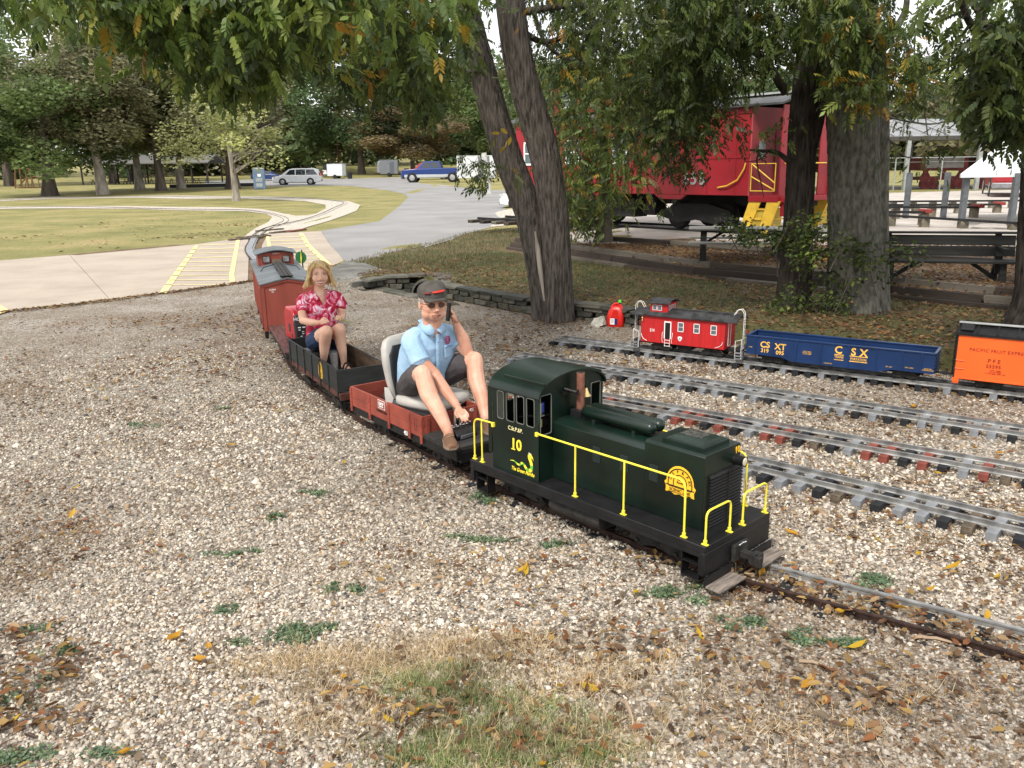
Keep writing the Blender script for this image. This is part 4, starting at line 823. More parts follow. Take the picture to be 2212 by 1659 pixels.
part('roof_hatch', MB().prism([(-by+.02, .562), (-.045, .59), (-.045, .604), (-by+.02, .576)], b0+.015, b0+.11, 'x'), black, orf, .003)
wire('end_ladder', [[(b0-.01, -by+.02, .17), (b0-.01, -by+.02, .56)], [(b0-.01, -by+.08, .17), (b0-.01, -by+.08, .56)]]+[[(b0-.01, -by+.02, .2+i*.05), (b0-.01, -by+.08, .2+i*.05)] for i in range(7)], oc, vblk)
wire('side_grab', [[(b0+.01, -by-.008, z), (b0+.075, -by-.008, z)] for z in (.245, .315)], oc, orange)
letters('PACIFIC FRUIT EXPRESS', oc, (4.245, -by-.001, .413), .037, mar, space=1.12, squash=.97); letters('P F E', oc, (4.222, -by-.001, .33), .045, mar, bold=.006); letters('55595', oc, (4.222, -by-.001, .285), .04, mar, bold=.01, space=1.1)
letters('CAPY  90000\nLD LMT 90300\nLT WT 52600  NEW 4-50', oc, (4.24, -by-.001, .24), .0135, mar)
for u in (4.2, 5.0): model_truck(oc, u)
part('underframe', MB().box(4.0, 5.2, -.03, .03, .12, .158), sooty, oc); part('coupler', MB().box(b0-.08, b0, -.013, .013, .15, .166), sooty, oc)
# gas can and white rock
gc = thing('gas_can', 'red plastic gas can with green spout standing on the gravel behind the red caboose', 'gas can', (1.3, 9.98, 0), -.35)
canr = mat('red_can_plastic', (.6, .018, .012), .35, .08, 6)
rg_ = []
for z, w, d, x in ((0, .098, .075, 0), (.01, .106, .082, 0), (.09, .108, .084, 0), (.15, .104, .08, 0), (.2, .09, .068, .005), (.24, .062, .05, .01), (.262, .03, .03, .01)): rg_.append([(x+a, b, z) for a, b in srect(0, 0, w, d, 24, 5)])
part('body', shell(rg_), canr, gc, smooth=50); part('handle', MB().tube([(-.055, 0, .2), (-.05, 0, .245), (-.02, 0, .278), (.02, 0, .285), (.05, 0, .262), (.085, 0, .19)], [.02, .018, .017, .017, .018, .02], 10), canr, gc)
part('rib', MB().prism([(-.04, .12), (.05, .12), (.03, .22), (-.02, .22)], -.083, -.074, 'y'), canr, gc, .004)
lb = part('label', MB().box(-.055, .0, -.087, -.084, .035, .11), vwht, gc); part('label_side', MB().box(.0, .035, -.087, -.084, .035, .11), mat('navy_label', (.015, .02, .12), .5), gc)
for i in range(5): part('label_print', MB().box(-.048, -.008, -.0878, -.0868, .06+i*.009, .063+i*.009), mat('label_green', (.2, .5, .35), .5) if i == 2 else tie_grey, lb)
part('spout', MB().cyl((.03, 0, .26), (.045, 0, .31), .016), vblk, gc); part('spout_cap', MB().box(.028, .062, -.016, .016, .295, .33), mat('bright_green_plastic', (.1, .6, .06), .4), gc, .003)
rk = MB().ell((0, 0, .03), (.1, .07, .09), 7, 5); rk.v = [(x+rnd.uniform(-.015, .015), y+rnd.uniform(-.015, .015), max(0, z+rnd.uniform(-.02, .02))+(.03 if x > 0 else 0)) for x, y, z in rk.v]
ro_ = part('rock', rk, mat('white_stone', (.5, .48, .42), .8, .2, 12, bump=.4), None, smooth=0); ro_.location = at(1293, 706); props(ro_, 'pale angular rock lying beside the red gas can', 'rock')
# ================================================================ people
skin_m = mat('skin_tanned', (.64, .37, .27), .5, .1, 9, bump=.08, bscale=60, trans=.2, col2=(.5, .25, .17)); skin_w = mat('skin_light', (.72, .45, .335), .48, .08, 9, bump=.05, bscale=60, trans=.2, col2=(.64, .37, .265))
def organic(name, mb, m, parent, vox=.006, it=4, fac=.5, label=None):
    o = link(name, mb.mesh(name, m, 0), parent)
    r = o.modifiers.new('surface', 'REMESH'); r.mode = 'VOXEL'; r.voxel_size = vox; r.use_smooth_shade = True
    s = o.modifiers.new('smooth', 'SMOOTH'); s.factor = fac; s.iterations = it
    if label: o['label'] = label
    return o
def limb(mb, pts, rs, n=12, flat=None):
    "tapered limb with interpolated outline and round ends"
    P = smooth_line(pts, 5) if len(pts) > 2 else [Vector(p) for p in pts]; R = np.interp(np.linspace(0, len(pts)-1, len(P)), range(len(pts)), rs)
    mb.tube(P, list(R), n, flat=flat); mb.ell(P[0], (R[0]*.98,)*3, n, 8); mb.ell(P[-1], (R[-1]*.98,)*3, n, 8)
def rings(mb, rows, n=20, e=2.5):
    "rows: (centre, half width, half depth, side direction)"
    out = []
    for i, (c, w, d, sd) in enumerate(rows):
        c = Vector(c); a = Vector(rows[max(i-1, 0)][0]); b = Vector(rows[min(i+1, len(rows)-1)][0]); ax = (b-a).normalized(); s = (Vector(sd)-ax*Vector(sd).dot(ax)).normalized(); f = ax.cross(s)
        out.append([c+s*p+f*q for p, q in srect(0, 0, w, d, n, e)])
    k = n; vs = [v for r in out for v in r]; fs = [(i*k+a, i*k+(a+1) % k, (i+1)*k+(a+1) % k, (i+1)*k+a) for i in range(len(out)-1) for a in range(k)]
    mb.add(vs, fs+[tuple(range(k)), tuple((len(out)-1)*k+a for a in reversed(range(k)))])
def hand(mb, wrist, palm, fdirs, thumb, r=.0085, pr=.021, side=(0, 0, 1)):
    "palm from the wrist, four bent fingers, thumb off its side; fdirs are two-segment offsets"
    w, p = Vector(wrist), Vector(palm); s = Vector(side).normalized(); d = (p-w).normalized()
    limb(mb, [w, w.lerp(p, .5), p], [.02, .022, .02], 10, .75)
    for i, k in enumerate((-1.5, -.5, .5, 1.5)):
        b = p+s*(k*.0155)-d*.008; f1, f2 = fdirs[i]; q1 = b+Vector(f1); q2 = q1+Vector(f2); sc = (.86, 1, .96, .8)[i]
        limb(mb, [b-d*.015, b.lerp(q1, sc), b.lerp(q1, sc)+(q2-q1)*sc], [r*1.08, r, r*.8], 8)
    t0 = w.lerp(p, .45)-s*.02; limb(mb, [t0, t0+Vector(thumb[0]), t0+Vector(thumb[0])+Vector(thumb[1])], [r*1.35, r*1.2, r*.95], 8)
def head(mb, M, s=1., male=True):
    E = lambda c, r, nu=18, nv=12: mb.ell(M @ (Vector(c)*s), tuple(x*s for x in r), nu, nv, M.to_3x3())
    E((-.012, 0, .028), (.093, .076, .088)); E((.015, 0, -.01), (.074, .068, .085)); E((.03, 0, -.056), (.056, .055 if male else .045, .05)); E((.045, 0, -.078), (.028, .027, .024))
    for y in (-1, 1):
        E((.036, y*.035, -.024), (.038, .034, .036)); E((-.005, y*.078, -.008), (.017, .008, .03) if male else (.014, .007, .024)); E((.066, y*.03, .033), (.018, .026, .01)); E((.084, y*.011, -.03), (.01, .008, .008))
        if male: E((.025, y*.045, -.055), (.045, .03, .035))
    mb.tube([M @ (Vector(q)*s) for q in ((.078, 0, .03), (.09, 0, .005), (.103, 0, -.022), (.09, 0, -.035))], [.008*s, .011*s, .015*s if male else .011*s, .009*s], 10)
    E((.07, 0, -.06), (.02, .026, .008)); E((.068, 0, -.048), (.02, .028, .012))
def face(parent, M, s, male, smile):
    def ob(nm, fn, m, p=parent):
        b = MB(); fn(b); b.v = [tuple(M @ (Vector(v)*s)) for v in b.v]; return part(nm, b, m, p, smooth=60)
    if smile:
        ob('teeth', lambda b: b.tube([(.08, -.026, -.046), (.088, -.014, -.053), (.091, 0, -.055), (.088, .014, -.053), (.08, .026, -.046)], [.002, .006, .007, .006, .002], 8), mat('teeth', (.75, .72, .66), .3))
        ob('lips', lambda b: b.tube([(.078, -.031, -.042), (.09, -.014, -.046), (.0945, 0, -.047), (.09, .014, -.046), (.078, .031, -.042)], [.002, .0032, .0034, .0032, .002], 8).tube([(.078, -.031, -.042), (.087, -.015, -.062), (.089, 0, -.065), (.087, .015, -.062), (.078, .031, -.042)], [.002, .0036, .0045, .0036, .002], 8), mat('lip_rose', (.42, .09, .08), .4))
    else:
        ob('lips', lambda b: b.tube([(.079, -.03, -.055), (.089, -.012, -.052), (.092, 0, -.053), (.089, .012, -.052), (.079, .03, -.055)], [.002, .0038, .0038, .0038, .002], 8).tube([(.079, -.03, -.055), (.087, -.012, -.063), (.089, 0, -.064), (.087, .012, -.063), (.079, .03, -.055)], [.002, .004, .0048, .004, .002], 8), mat('lip_brown', (.42, .19, .15), .5)); ob('mouth_line', lambda b: b.tube([(.083, -.026, -.056), (.0915, 0, -.058), (.083, .026, -.056)], .0022, 6), mat('mouth_dark', (.06, .015, .012), .6))
    for y in (-1, 1):
        ob('eyebrow', lambda b: b.tube([(.083, y*.016, .032), (.081, y*.03, .035), (.067, y*.048, .028)], [.0022, .003, .0015], 6), mat('brow_grey' if male else 'brow_blonde', (.2, .15, .11) if male else (.22, .12, .05), .8))
        if not male:
            ob('eye', lambda b: b.tube([(.071, y*.018, .01), (.0795, y*.026, .0125), (.0785, y*.034, .0125), (.066, y*.044, .009)], [.001, .0042, .004, .001], 8), mat('eye_white', (.5, .47, .44), .2)); ob('iris', lambda b: b.ell((.0805, y*.03, .0125), (.003, .0042, .0042), 10, 6), mat('iris_dark', (.03, .04, .05), .15)); ob('eyelash', lambda b: b.tube([(.072, y*.017, .013), (.0835, y*.026, .0175), (.0815, y*.035, .0172), (.067, y*.046, .012)], .0018, 6), mat('lash', (.03, .015, .01), .7))
# --- man
u0, v0m, z0 = .66, .23, .40; Q = lambda u, v, z: Vector((u-u0, v-v0m, z-z0)); F4 = lambda d: Vector(d)
mn = thing('person', 'man in light blue shirt and grey cap holding a phone to his ear', 'person', M4 @ Vector((u0, v0m-.225, z0)), math.radians(-52.7))
LAT = Vector((0, 1, 0)); sh_side = (Q(.77, .40, .83)-Q(.80, .05, .835)).normalized()
b = MB()
limb(b, [Q(.80, .07, .825), Q(.875, .085, .70), Q(.935, .155, .60)], [.052, .05, .042]); limb(b, [Q(.935, .155, .60), Q(1.03, .18, .50), Q(1.13, .2, .415)], [.043, .04, .027])
limb(b, [Q(.76, .395, .82), Q(.84, .43, .75), Q(.90, .455, .69)], [.052, .05, .042]); limb(b, [Q(.90, .455, .69), Q(.885, .43, .79), Q(.87, .39, .89)], [.043, .045, .027])
for hip, kn, mid, ank, side in ((Q(.68, .13, .48), Q(1.0, .03, .635), Q(1.135, .02, .49), Q(1.285, .03, .31), -1), (Q(.66, .33, .48), Q(.955, .475, .65), Q(1.05, .44, .5), Q(1.195, .385, .31), 1)):
    limb(b, [hip, hip.lerp(kn, .5), kn], [.085, .072, .056]); limb(b, [kn, mid+(kn-mid)*.25+Vector((-.02, 0, -.012)), mid+(ank-mid)*.45, ank], [.058, .06, .046, .033]); b.ell(kn+Vector((.012, 0, .006)), (.045, .042, .045))
    b.tube([ank, ank+Vector((.01, 0, -.05))], [.032, .034], 10)
hand(b, Q(1.13, .2, .415), Q(1.2, .2, .375), [((.03, 0, -.024), (.012, 0, -.022)), ((.034, 0, -.022), (.014, 0, -.024)), ((.036, 0, -.018), (.016, 0, -.026)), ((.032, 0, -.014), (.014, 0, -.022))], ((.02, -.022, -.015), (.022, .0, -.02)), side=(.25, .9, .3))
hand(b, Q(.87, .39, .89), Q(.866, .366, .955), [((0, -.014, .03), (-.004, -.02, .018)), ((.002, -.012, .036), (0, -.022, .022)), ((.003, -.01, .036), (.004, -.024, .02)), ((.004, -.01, .03), (.004, -.022, .014))], ((.006, -.022, .02), (.0, -.018, .022)), side=(-.95, -.2, .1))
HM = Matrix.Translation(Q(.846, .222, 1.058)) @ Matrix.Rotation(math.radians(-15), 4, 'Z') @ Matrix.Rotation(math.radians(4), 4, 'Y')
HM = Matrix.Translation(Q(.846, .222, 1.052)) @ Matrix.Rotation(math.radians(-16), 4, 'Z') @ Matrix.Rotation(math.radians(3), 4, 'Y')
head(b, HM, 1.1, True); limb(b, [Q(.815, .226, .86), Q(.84, .224, .98)], [.068, .067]); rings(b, [(Q(.76, .226, .76), .12, .07, sh_side), (Q(.80, .226, .87), .09, .055, sh_side)])
organic('body', b, skin_m, mn, .0045, 3)
face(mn, HM, 1.1, True, False)
denim = mat('light_blue_chambray', (.34, .5, .67), .85, .14, 7, bump=.6, bscale=22, col2=(.26, .41, .58))
sb = MB()
rings(sb, [(Q(.63, .23, .44), .165, .12, LAT), (Q(.655, .23, .50), .175, .135, LAT), (Q(.70, .23, .6), .19, .15, LAT), (Q(.745, .228, .71), .194, .138, LAT), (Q(.775, .226, .79), .192, .112, sh_side), (Q(.79, .226, .845), .162, .084, sh_side), (Q(.805, .226, .885), .085, .062, sh_side), (Q(.815, .226, .9), .07, .06, sh_side)], 28)
limb(sb, [Q(.785, .12, .84), Q(.81, .07, .805), Q(.872, .082, .70)], [.06, .073, .068]); limb(sb, [Q(.77, .34, .835), Q(.765, .395, .805), Q(.82, .43, .755)], [.06, .073, .068])
sb.tube([Q(.845, .078, .745), Q(.885, .086, .68)], [.062, .07], 18); sb.tube([Q(.80, .42, .775), Q(.84, .436, .735)], [.062, .07], 18)
sb.ell(Q(.745, .24, .55), (.1, .15, .12), 20, 12)
shirt = organic('shirt', sb, denim, mn, .006, 3)
dn2 = mat('blue_seam', (.16, .3, .5), .85)
def onbody(pts, nm, m, r=.003, par=None, nrm=(.75, -.62, .2), off=.0):
    return part(nm, MB().tube([Vector(p)+Vector(nrm).normalized()*off for p in pts], r, 6), m, par or shirt)
# collar, placket, pocket flap, badge
for s in (-1, 1):
    c0 = Q(.80, .226+s*.062, .925); c1 = Q(.875, .226+s*.05, .905); c2 = Q(.90, .226+s*.035-.01, .845); c3 = Q(.885, .226+s*.006-.01, .875)
    part('collar', MB().add([c0+Vector((0, 0, .018)), c1+Vector((0, 0, .02)), c3+Vector((.004, 0, .01)), c2+Vector((.012, 0, 0)), c1+Vector((.006, s*.028, -.045)), c0+Vector((-.02, s*.03, -.03))], [(0, 1, 4, 5), (1, 2, 3, 4)]), denim, shirt, smooth=60).modifiers.new('thick', 'SOLIDIFY').thickness = .006
part('collar_back', MB().tube([Q(.80, .164, .925), Q(.76, .17, .93), Q(.745, .226, .935), Q(.76, .285, .93), Q(.80, .288, .925)], .013, 8, flat=.6), denim, shirt)
pk = [Q(.894, .222, .85), Q(.896, .222, .8), Q(.89, .224, .72), Q(.88, .228, .64), Q(.866, .232, .56), Q(.85, .234, .49)]
part('placket', MB().tube(pk, .016, 8, flat=.35), denim, shirt)
bt = MB()
for p in (pk[1], pk[2], pk[3], pk[4]): bt.ell(p+Vector((.008, -.002, 0)), (.005, .005, .005), 8, 6)
part('buttons', bt, dn2, shirt)['kind'] = 'stuff'
bm_ = MB().ell(Q(.882, .305, .80), (.006, .027, .03), 18, 8, Matrix.Rotation(math.radians(18), 3, 'Z')); bd = part('badge', bm_, mat('badge_pink', (.5, .3, .42), .7), shirt)
part('badge_ring', MB().tube([Q(.888, .305, .80)+Matrix.Rotation(math.radians(18), 3, 'Z') @ Vector((0, .024*math.cos(t), .027*math.sin(t))) for t in np.linspace(0, 2*PI, 17)], .0032, 6).tube([Q(.89, .305, .80)+Matrix.Rotation(math.radians(18), 3, 'Z') @ Vector((0, .012*math.cos(t), .013*math.sin(t))) for t in np.linspace(0, 2*PI, 11)], .0032, 6), mat('badge_purple', (.25, .03, .14), .7), bd)
part('pocket', MB().cbox(Q(.866, .32, .72), (.012, .085, .085), rz=math.radians(22)), denim, shirt, .005); part('pocket_seam', MB().cbox(Q(.874, .318, .752), (.006, .085, .006), rz=math.radians(22)), dn2, shirt)
shorts_c = mat('charcoal_twill', (.06, .052, .055), .85, .2, 10, bump=.3)
kb = MB(); rings(kb, [(Q(.6, .23, .40), .165, .11, LAT), (Q(.625, .23, .46), .17, .13, LAT), (Q(.65, .23, .52), .165, .125, LAT)], 24)
for hip, kn in ((Q(.66, .145, .48), Q(1.0, .03, .635)), (Q(.65, .315, .48), Q(.955, .475, .65))):
    e = hip.lerp(kn, .72); limb(kb, [hip, hip.lerp(kn, .35), e], [.1, .098, .09]); kb.tube([hip.lerp(kn, .68), hip.lerp(kn, .76)+Vector((0, 0, -.008))], [.09, .093], 16)
organic('shorts', kb, shorts_c, mn, .006, 3)
shoe_m = mat('brown_suede', (.16, .085, .05), .85, .2, 14, bump=.3); sole_m = mat('tan_sole', (.2, .15, .11), .8)
def foot(parent, ank, toe, zt, m, sole, name='shoe', h=.055):
    d = Vector((toe[0]-ank[0], toe[1]-ank[1], 0)); Ln = .2; d.normalize(); n = Vector((-d.y, d.x, 0)); hl = Vector((ank[0], ank[1], 0))-d*.055
    mb = MB(); rows = [(-.0, .028, .05), (.03, .034, h+.012), (.07, .036, h+.012), (.11, .042, h), (.15, .046, h*.72), (.19, .04, h*.5), (.212, .024, h*.35)]
    for x, w, hh in rows: pass
    rg = []
    for x, w, hh in rows: c = hl+d*x+Vector((0, 0, zt+.012)); rg.append([c+n*(w*math.cos(t))+Vector((0, 0, (hh if math.sin(t) > 0 else 0)*math.sin(t))) for t in np.linspace(0, 2*PI, 15)[:-1]])
    k = 14; vs = [v for r in rg for v in r]; mb.add(vs, [(i*k+a, i*k+(a+1) % k, (i+1)*k+(a+1) % k, (i+1)*k+a) for i in range(len(rg)-1) for a in range(k)]+[tuple(range(k)), tuple((len(rg)-1)*k+a for a in reversed(range(k)))])
    o = part(name, mb, m, parent, smooth=60); sl_ = MB().prism([tuple((hl+d*x+n*w*1.06)[:2]) for x, w, _ in rows]+[tuple((hl+d*x-n*w*1.06)[:2]) for x, w, _ in rows[::-1]], zt, zt+.016, 'z'); part('sole', sl_, sole, o, .003)
    return o, hl, d, n
for a, t in ((Q(1.285, .03, .31), Q(1.42, -.03, .25)), (Q(1.2, .385, .31), Q(1.34, .33, .25))):
    o, hl, d, n = foot(mn, a, t, .237-z0, shoe_m, sole_m)
    part('laces', MB().tube([hl+d*.09+n*.02+Vector((0, 0, .237-z0+.07)), hl+d*.1-n*.02+Vector((0, 0, .237-z0+.072)), hl+d*.12+n*.025+Vector((0, 0, .237-z0+.066)), hl+d*.13-n*.02+Vector((0, 0, .237-z0+.06))], .003, 6), mat('tan_lace', (.35, .24, .15), .8), o)
# cap, glasses, hair
def hl_part(nm, mb, m, par, sm=60, M=HM, s=1.1):
    mb.v = [tuple(M @ (Vector(v)*s)) for v in mb.v]; return part(nm, mb, m, par, smooth=sm)
capm = mat('washed_grey_cap', (.085, .078, .07), .9, .3, 14, bump=.4, col2=(.05, .045, .04))
hl_part('hair', MB().ell((-.02, 0, .022), (.092, .08, .06), 20, 12).ell((-.012, -.074, .012), (.022, .01, .035)).ell((-.012, .074, .012), (.022, .01, .035)), mat('grey_hair', (.3, .27, .24), .8, .2, 60, bump=.4), mn)
cg = MB(); rr = []
for z, w, x, sx in ((.045, .086, -.008, 1.13), (.06, .088, -.008, 1.13), (.085, .086, -.01, 1.1), (.108, .074, -.012, 1.08), (.122, .055, -.012, 1.05), (.128, .03, -.012, 1)): rr.append([(x+w*sx*math.cos(t), w*math.sin(t), z+(.012 if z > .09 and math.cos(t) > 0 else 0)) for t in np.linspace(0, 2*PI, 21)[:-1]])
k = 20; cg.add([v for r in rr for v in r], [(i*k+a, i*k+(a+1) % k, (i+1)*k+(a+1) % k, (i+1)*k+a) for i in range(len(rr)-1) for a in range(k)]+[tuple((len(rr)-1)*k+a for a in range(k))])
cap = hl_part('cap', cg, capm, mn)
bl = MB(); vs = []
for i in range(11):
    t = -1.15+2.3*i/10; vs.append((.085*math.cos(t)+.002, .08*math.sin(t), .05)); vs.append((.085*math.cos(t)+.06*math.cos(t*.9)**.6, .074*math.sin(t), .05-.012-.02*abs(math.sin(t))+.012*math.cos(t)))
bl.add(vs, [(i*2, i*2+2, i*2+3, i*2+1) for i in range(10)]); o = hl_part('visor', bl, capm, cap); sm_ = o.modifiers.new('thick', 'SOLIDIFY'); sm_.thickness = .005
hl_part('cap_print', MB().tube([(.082, -.02, .082), (.087, .0, .084), (.082, .03, .086), (.07, .05, .088)], .012, 8, flat=.6), mat('cap_red', (.55, .03, .02), .6), cap); hl_part('cap_patch', MB().tube([(.058, -.062, .075), (.072, -.045, .078), (.08, -.03, .08)], .013, 8, flat=.6), mat('cap_maroon', (.16, .03, .03), .8), cap)
gm = MB()
for y in (-1, 1): P = [(.091-.35*abs(y*.03+.019*math.cos(t))**1.5*2, y*.03+.021*math.cos(t), .006+.0145*math.sin(t)) for t in np.linspace(0, 2*PI, 17)]; gm.tube(P, .0012, 5, cap=False)
gm.tube([(.092, -.01, .01), (.094, 0, .012), (.092, .01, .01)], .0013, 5)
for y in (-1, 1): gm.tube([(.078, y*.05, .012), (.06, y*.074, .012), (-.01, y*.083, .006)], .0014, 5)
gls = hl_part('glasses', gm, mat('thin_metal_frame', (.06, .05, .045), .3, metal=.8), mn)
for y in (-1, 1): hl_part('glass_lens', MB().add([(.091-.35*abs(y*.03+.019*math.cos(t))**1.5*2, y*.03+.02*math.cos(t), .006+.0137*math.sin(t)) for t in np.linspace(0, 2*PI, 17)[:-1]], [tuple(range(16))]), mat('brown_tinted_lens', (.1, .05, .04), .15), gls, 0)
ph = thing('phone', 'black mobile phone held to the ear of the man in the blue shirt', 'phone', M4 @ (Vector((.862, .336-.225, .985))), math.radians(-52.7), rot=(math.radians(-8), 0, math.radians(-52.7-10)))
part('case', MB().box(-.027, .027, -.005, .005, -.062, .062), vblk, ph, .004)
# --- woman
u0, v0m, z0 = .40, .2, .38; Q = lambda u, v, z: Vector((u-u0, v-v0m, z-z0))
wm = thing('person', 'smiling blonde woman in red tie dye shirt sitting in the black gondola', 'person', MG @ Vector((u0, v0m-.2, z0)), math.radians(-60.4))
b = MB()
limb(b, [Q(.39, .07, .855), Q(.43, .02, .77), Q(.47, .01, .67)], [.034, .035, .032]); limb(b, [Q(.47, .01, .67), Q(.57, .05, .665), Q(.665, .09, .672)], [.034, .032, .021])
limb(b, [Q(.38, .345, .855), Q(.41, .37, .77), Q(.44, .37, .69)], [.034, .036, .032]); limb(b, [Q(.44, .37, .69), Q(.54, .345, .685), Q(.645, .305, .678)], [.034, .032, .021])
for hip, kn, ank in ((Q(.42, .13, .465), Q(.79, .115, .615), Q(.64, .11, .31)), (Q(.42, .27, .465), Q(.72, .25, .61), Q(.705, .275, .30))):
    mid = kn.lerp(ank, .35); limb(b, [hip, hip.lerp(kn, .5), kn], [.085, .07, .052]); limb(b, [kn, mid+Vector((-.016, 0, 0)), kn.lerp(ank, .7), ank], [.052, .05, .036, .025]); b.ell(kn+Vector((.008, 0, .006)), (.04, .04, .042))
    limb(b, [ank+Vector((-.02, 0, -.02)), ank+Vector((.04, .005, -.03)), ank+Vector((.1, .012, -.042)), ank+Vector((.13, .016, -.044))], [.026, .026, .022, .016], flat=1)
hand(b, Q(.665, .09, .672), Q(.705, .125, .69), [((.018, .02, -.004), (.0, .016, -.014)), ((.02, .022, 0), (.002, .018, -.012)), ((.02, .022, .004), (.002, .018, -.01)), ((.016, .02, .006), (.0, .016, -.008))], ((.012, .012, .016), (.012, .014, .002)), r=.0075, side=(.5, -.4, -.6))
hand(b, Q(.645, .305, .678), Q(.69, .265, .698), [((.02, -.018, 0), (.004, -.016, -.01)), ((.022, -.02, .003), (.004, -.018, -.01)), ((.024, -.02, .006), (.006, -.018, -.01)), ((.022, -.016, .006), (.006, -.014, -.01))], ((.008, -.016, .014), (.01, -.014, 0)), r=.0075, side=(.6, .5, -.5))
WMt = Matrix.Translation(Q(.41, .205, 1.045)) @ Matrix.Rotation(math.radians(-13), 4, 'Z') @ Matrix.Rotation(math.radians(2), 4, 'Y')
head(b, WMt, 1.0, False); limb(b, [Q(.36, .2, .86), Q(.395, .203, .98)], [.045, .044]); rings(b, [(Q(.37, .2, .76), .1, .075, LAT), (Q(.375, .2, .85), .11, .06, LAT), (Q(.37, .2, .89), .085, .045, LAT)])
organic('body', b, skin_w, wm, .0042, 3); face(wm, WMt, 1.0, False, True)
tie = bpy.data.materials.new('red_tie_dye'); tie.use_nodes = True; n_ = tie.node_tree.nodes; l_ = tie.node_tree.links; a_ = n_.new('ShaderNodeTexNoise'); a_.inputs['Scale'].default_value = 15; a_.inputs['Detail'].default_value = 5; a_.inputs['Distortion'].default_value = 1.2
t_ = n_.new('ShaderNodeTexCoord'); l_.new(t_.outputs['Object'], a_.inputs['Vector']); r_ = n_.new('ShaderNodeValToRGB'); e_ = r_.color_ramp.elements; e_.new(.5); e_.new(.6)
for i, (p, c) in enumerate(((.36, (.3, .004, .025)), (.47, (.5, .012, .06)), (.54, (.72, .22, .33)), (.62, (.82, .66, .76)))): e_[i].position = p; e_[i].color = (*c, 1)
l_.new(a_.outputs['Fac'], r_.inputs['Fac']); l_.new(r_.outputs['Color'], n_['Principled BSDF'].inputs['Base Color']); n_['Principled BSDF'].inputs['Roughness'].default_value = .85
# shirt with a V neck: the rings open at the front towards the collar
sb = MB(); fdir = Vector((1, 0, 0))
rings(sb, [(Q(.37, .2, .47), .145, .11, LAT), (Q(.38, .2, .54), .14, .112, LAT), (Q(.385, .2, .63), .135, .105, LAT), (Q(.375, .2, .72), .142, .105, LAT), (Q(.372, .2, .79), .15, .09, LAT), (Q(.37, .2, .845), .15, .065, LAT), (Q(.365, .2, .868), .13, .045, LAT)], 28)
for y in (-1, 1): sb.ell(Q(.44, .2+y*.065, .745), (.055, .058, .055), 16, 10); limb(sb, [Q(.372, .2+y*.12, .85), Q(.395, .2+y*.155, .83), Q(.428, .2+y*.182, .765)], [.046, .05, .046]); sb.tube([Q(.41, .2+y*.175, .79), Q(.432, .2+y*.186, .75)], [.046, .05], 16)
sb.ell(Q(.43, .2, .58), (.07, .12, .08), 18, 10)
for y in (-1, 1): sb.tube([Q(.36, .2+y*.07, .895), Q(.41, .2+y*.06, .87), Q(.455, .2+y*.035, .83)], [.022, .022, .02], 10)
sh = organic('shirt', sb, tie, wm, .0055, 3)
b2 = MB(); b2.add([Q(.418, .145, .893), Q(.418, .255, .893), Q(.478, .2, .79), Q(.45, .175, .845), Q(.45, .225, .845), Q(.437, .2, .885)], [(0, 3, 5), (3, 2, 5), (2, 4, 5), (4, 1, 5)]); o = part('neckline', b2, skin_w, wm, smooth=60); o.modifiers.new('thick', 'SOLIDIFY').thickness = .012
part('necklace', MB().tube([Q(.42, .155, .9), Q(.455, .185, .868), Q(.465, .2, .858), Q(.455, .215, .868), Q(.42, .245, .9)], .0022, 6), chrome, wm)
kb = MB(); rings(kb, [(Q(.36, .2, .40), .14, .11, LAT), (Q(.37, .2, .45), .15, .125, LAT), (Q(.375, .2, .5), .14, .12, LAT)], 24)
for hip, kn in ((Q(.42, .13, .465), Q(.79, .115, .615)), (Q(.42, .27, .465), Q(.72, .25, .61))): limb(kb, [hip+Vector((-.03, 0, 0)), hip.lerp(kn, .25), hip.lerp(kn, .45)], [.09, .09, .084])
organic('shorts', kb, mat('dark_denim', (.02, .045, .11), .85, .3, 18, bump=.3, col2=(.012, .022, .06)), wm, .006, 3)
hm = mat('blonde_hair', (.78, .58, .3), .5, .3, 40, bump=.5, col2=(.5, .33, .14), stretch=(3, 3, .35))
hb_ = MB()
for c, r in (((-.03, 0, .035), (.09, .084, .088)), ((-.055, 0, -.03), (.06, .086, .085)), ((.0, 0, .078), (.078, .066, .032))): hb_.ell(WMt @ Vector(c), r, 18, 12, WMt.to_3x3())
rs2 = random.Random(3)
for i in range(84):
    a = PI+(-1+2*i/83)*1.72; cx_, cy_ = math.cos(a)*.09, math.sin(a)*.09; fl_ = rs2.uniform(1.15, 1.6); dz_ = rs2.uniform(-.105, -.07)-.02*abs(math.sin(a)); j1, j2 = rs2.uniform(-.012, .012), rs2.uniform(-.012, .012)
    P = [(cx_*.4, cy_*.45, .108), (cx_*.9+.005, cy_*.95, .07), (cx_*1.03+j1, cy_*1.06, .0), (cx_*1.12+j1, cy_*1.17+j2, -.05), (cx_*fl_+.01, cy_*fl_+j2, dz_)]
    hb_.tube([WMt @ Vector(p) for p in smooth_line(P, 3)], list(np.interp(np.linspace(0, 4, 13), range(5), [.01, .012, .012, .01, .003])), 5)
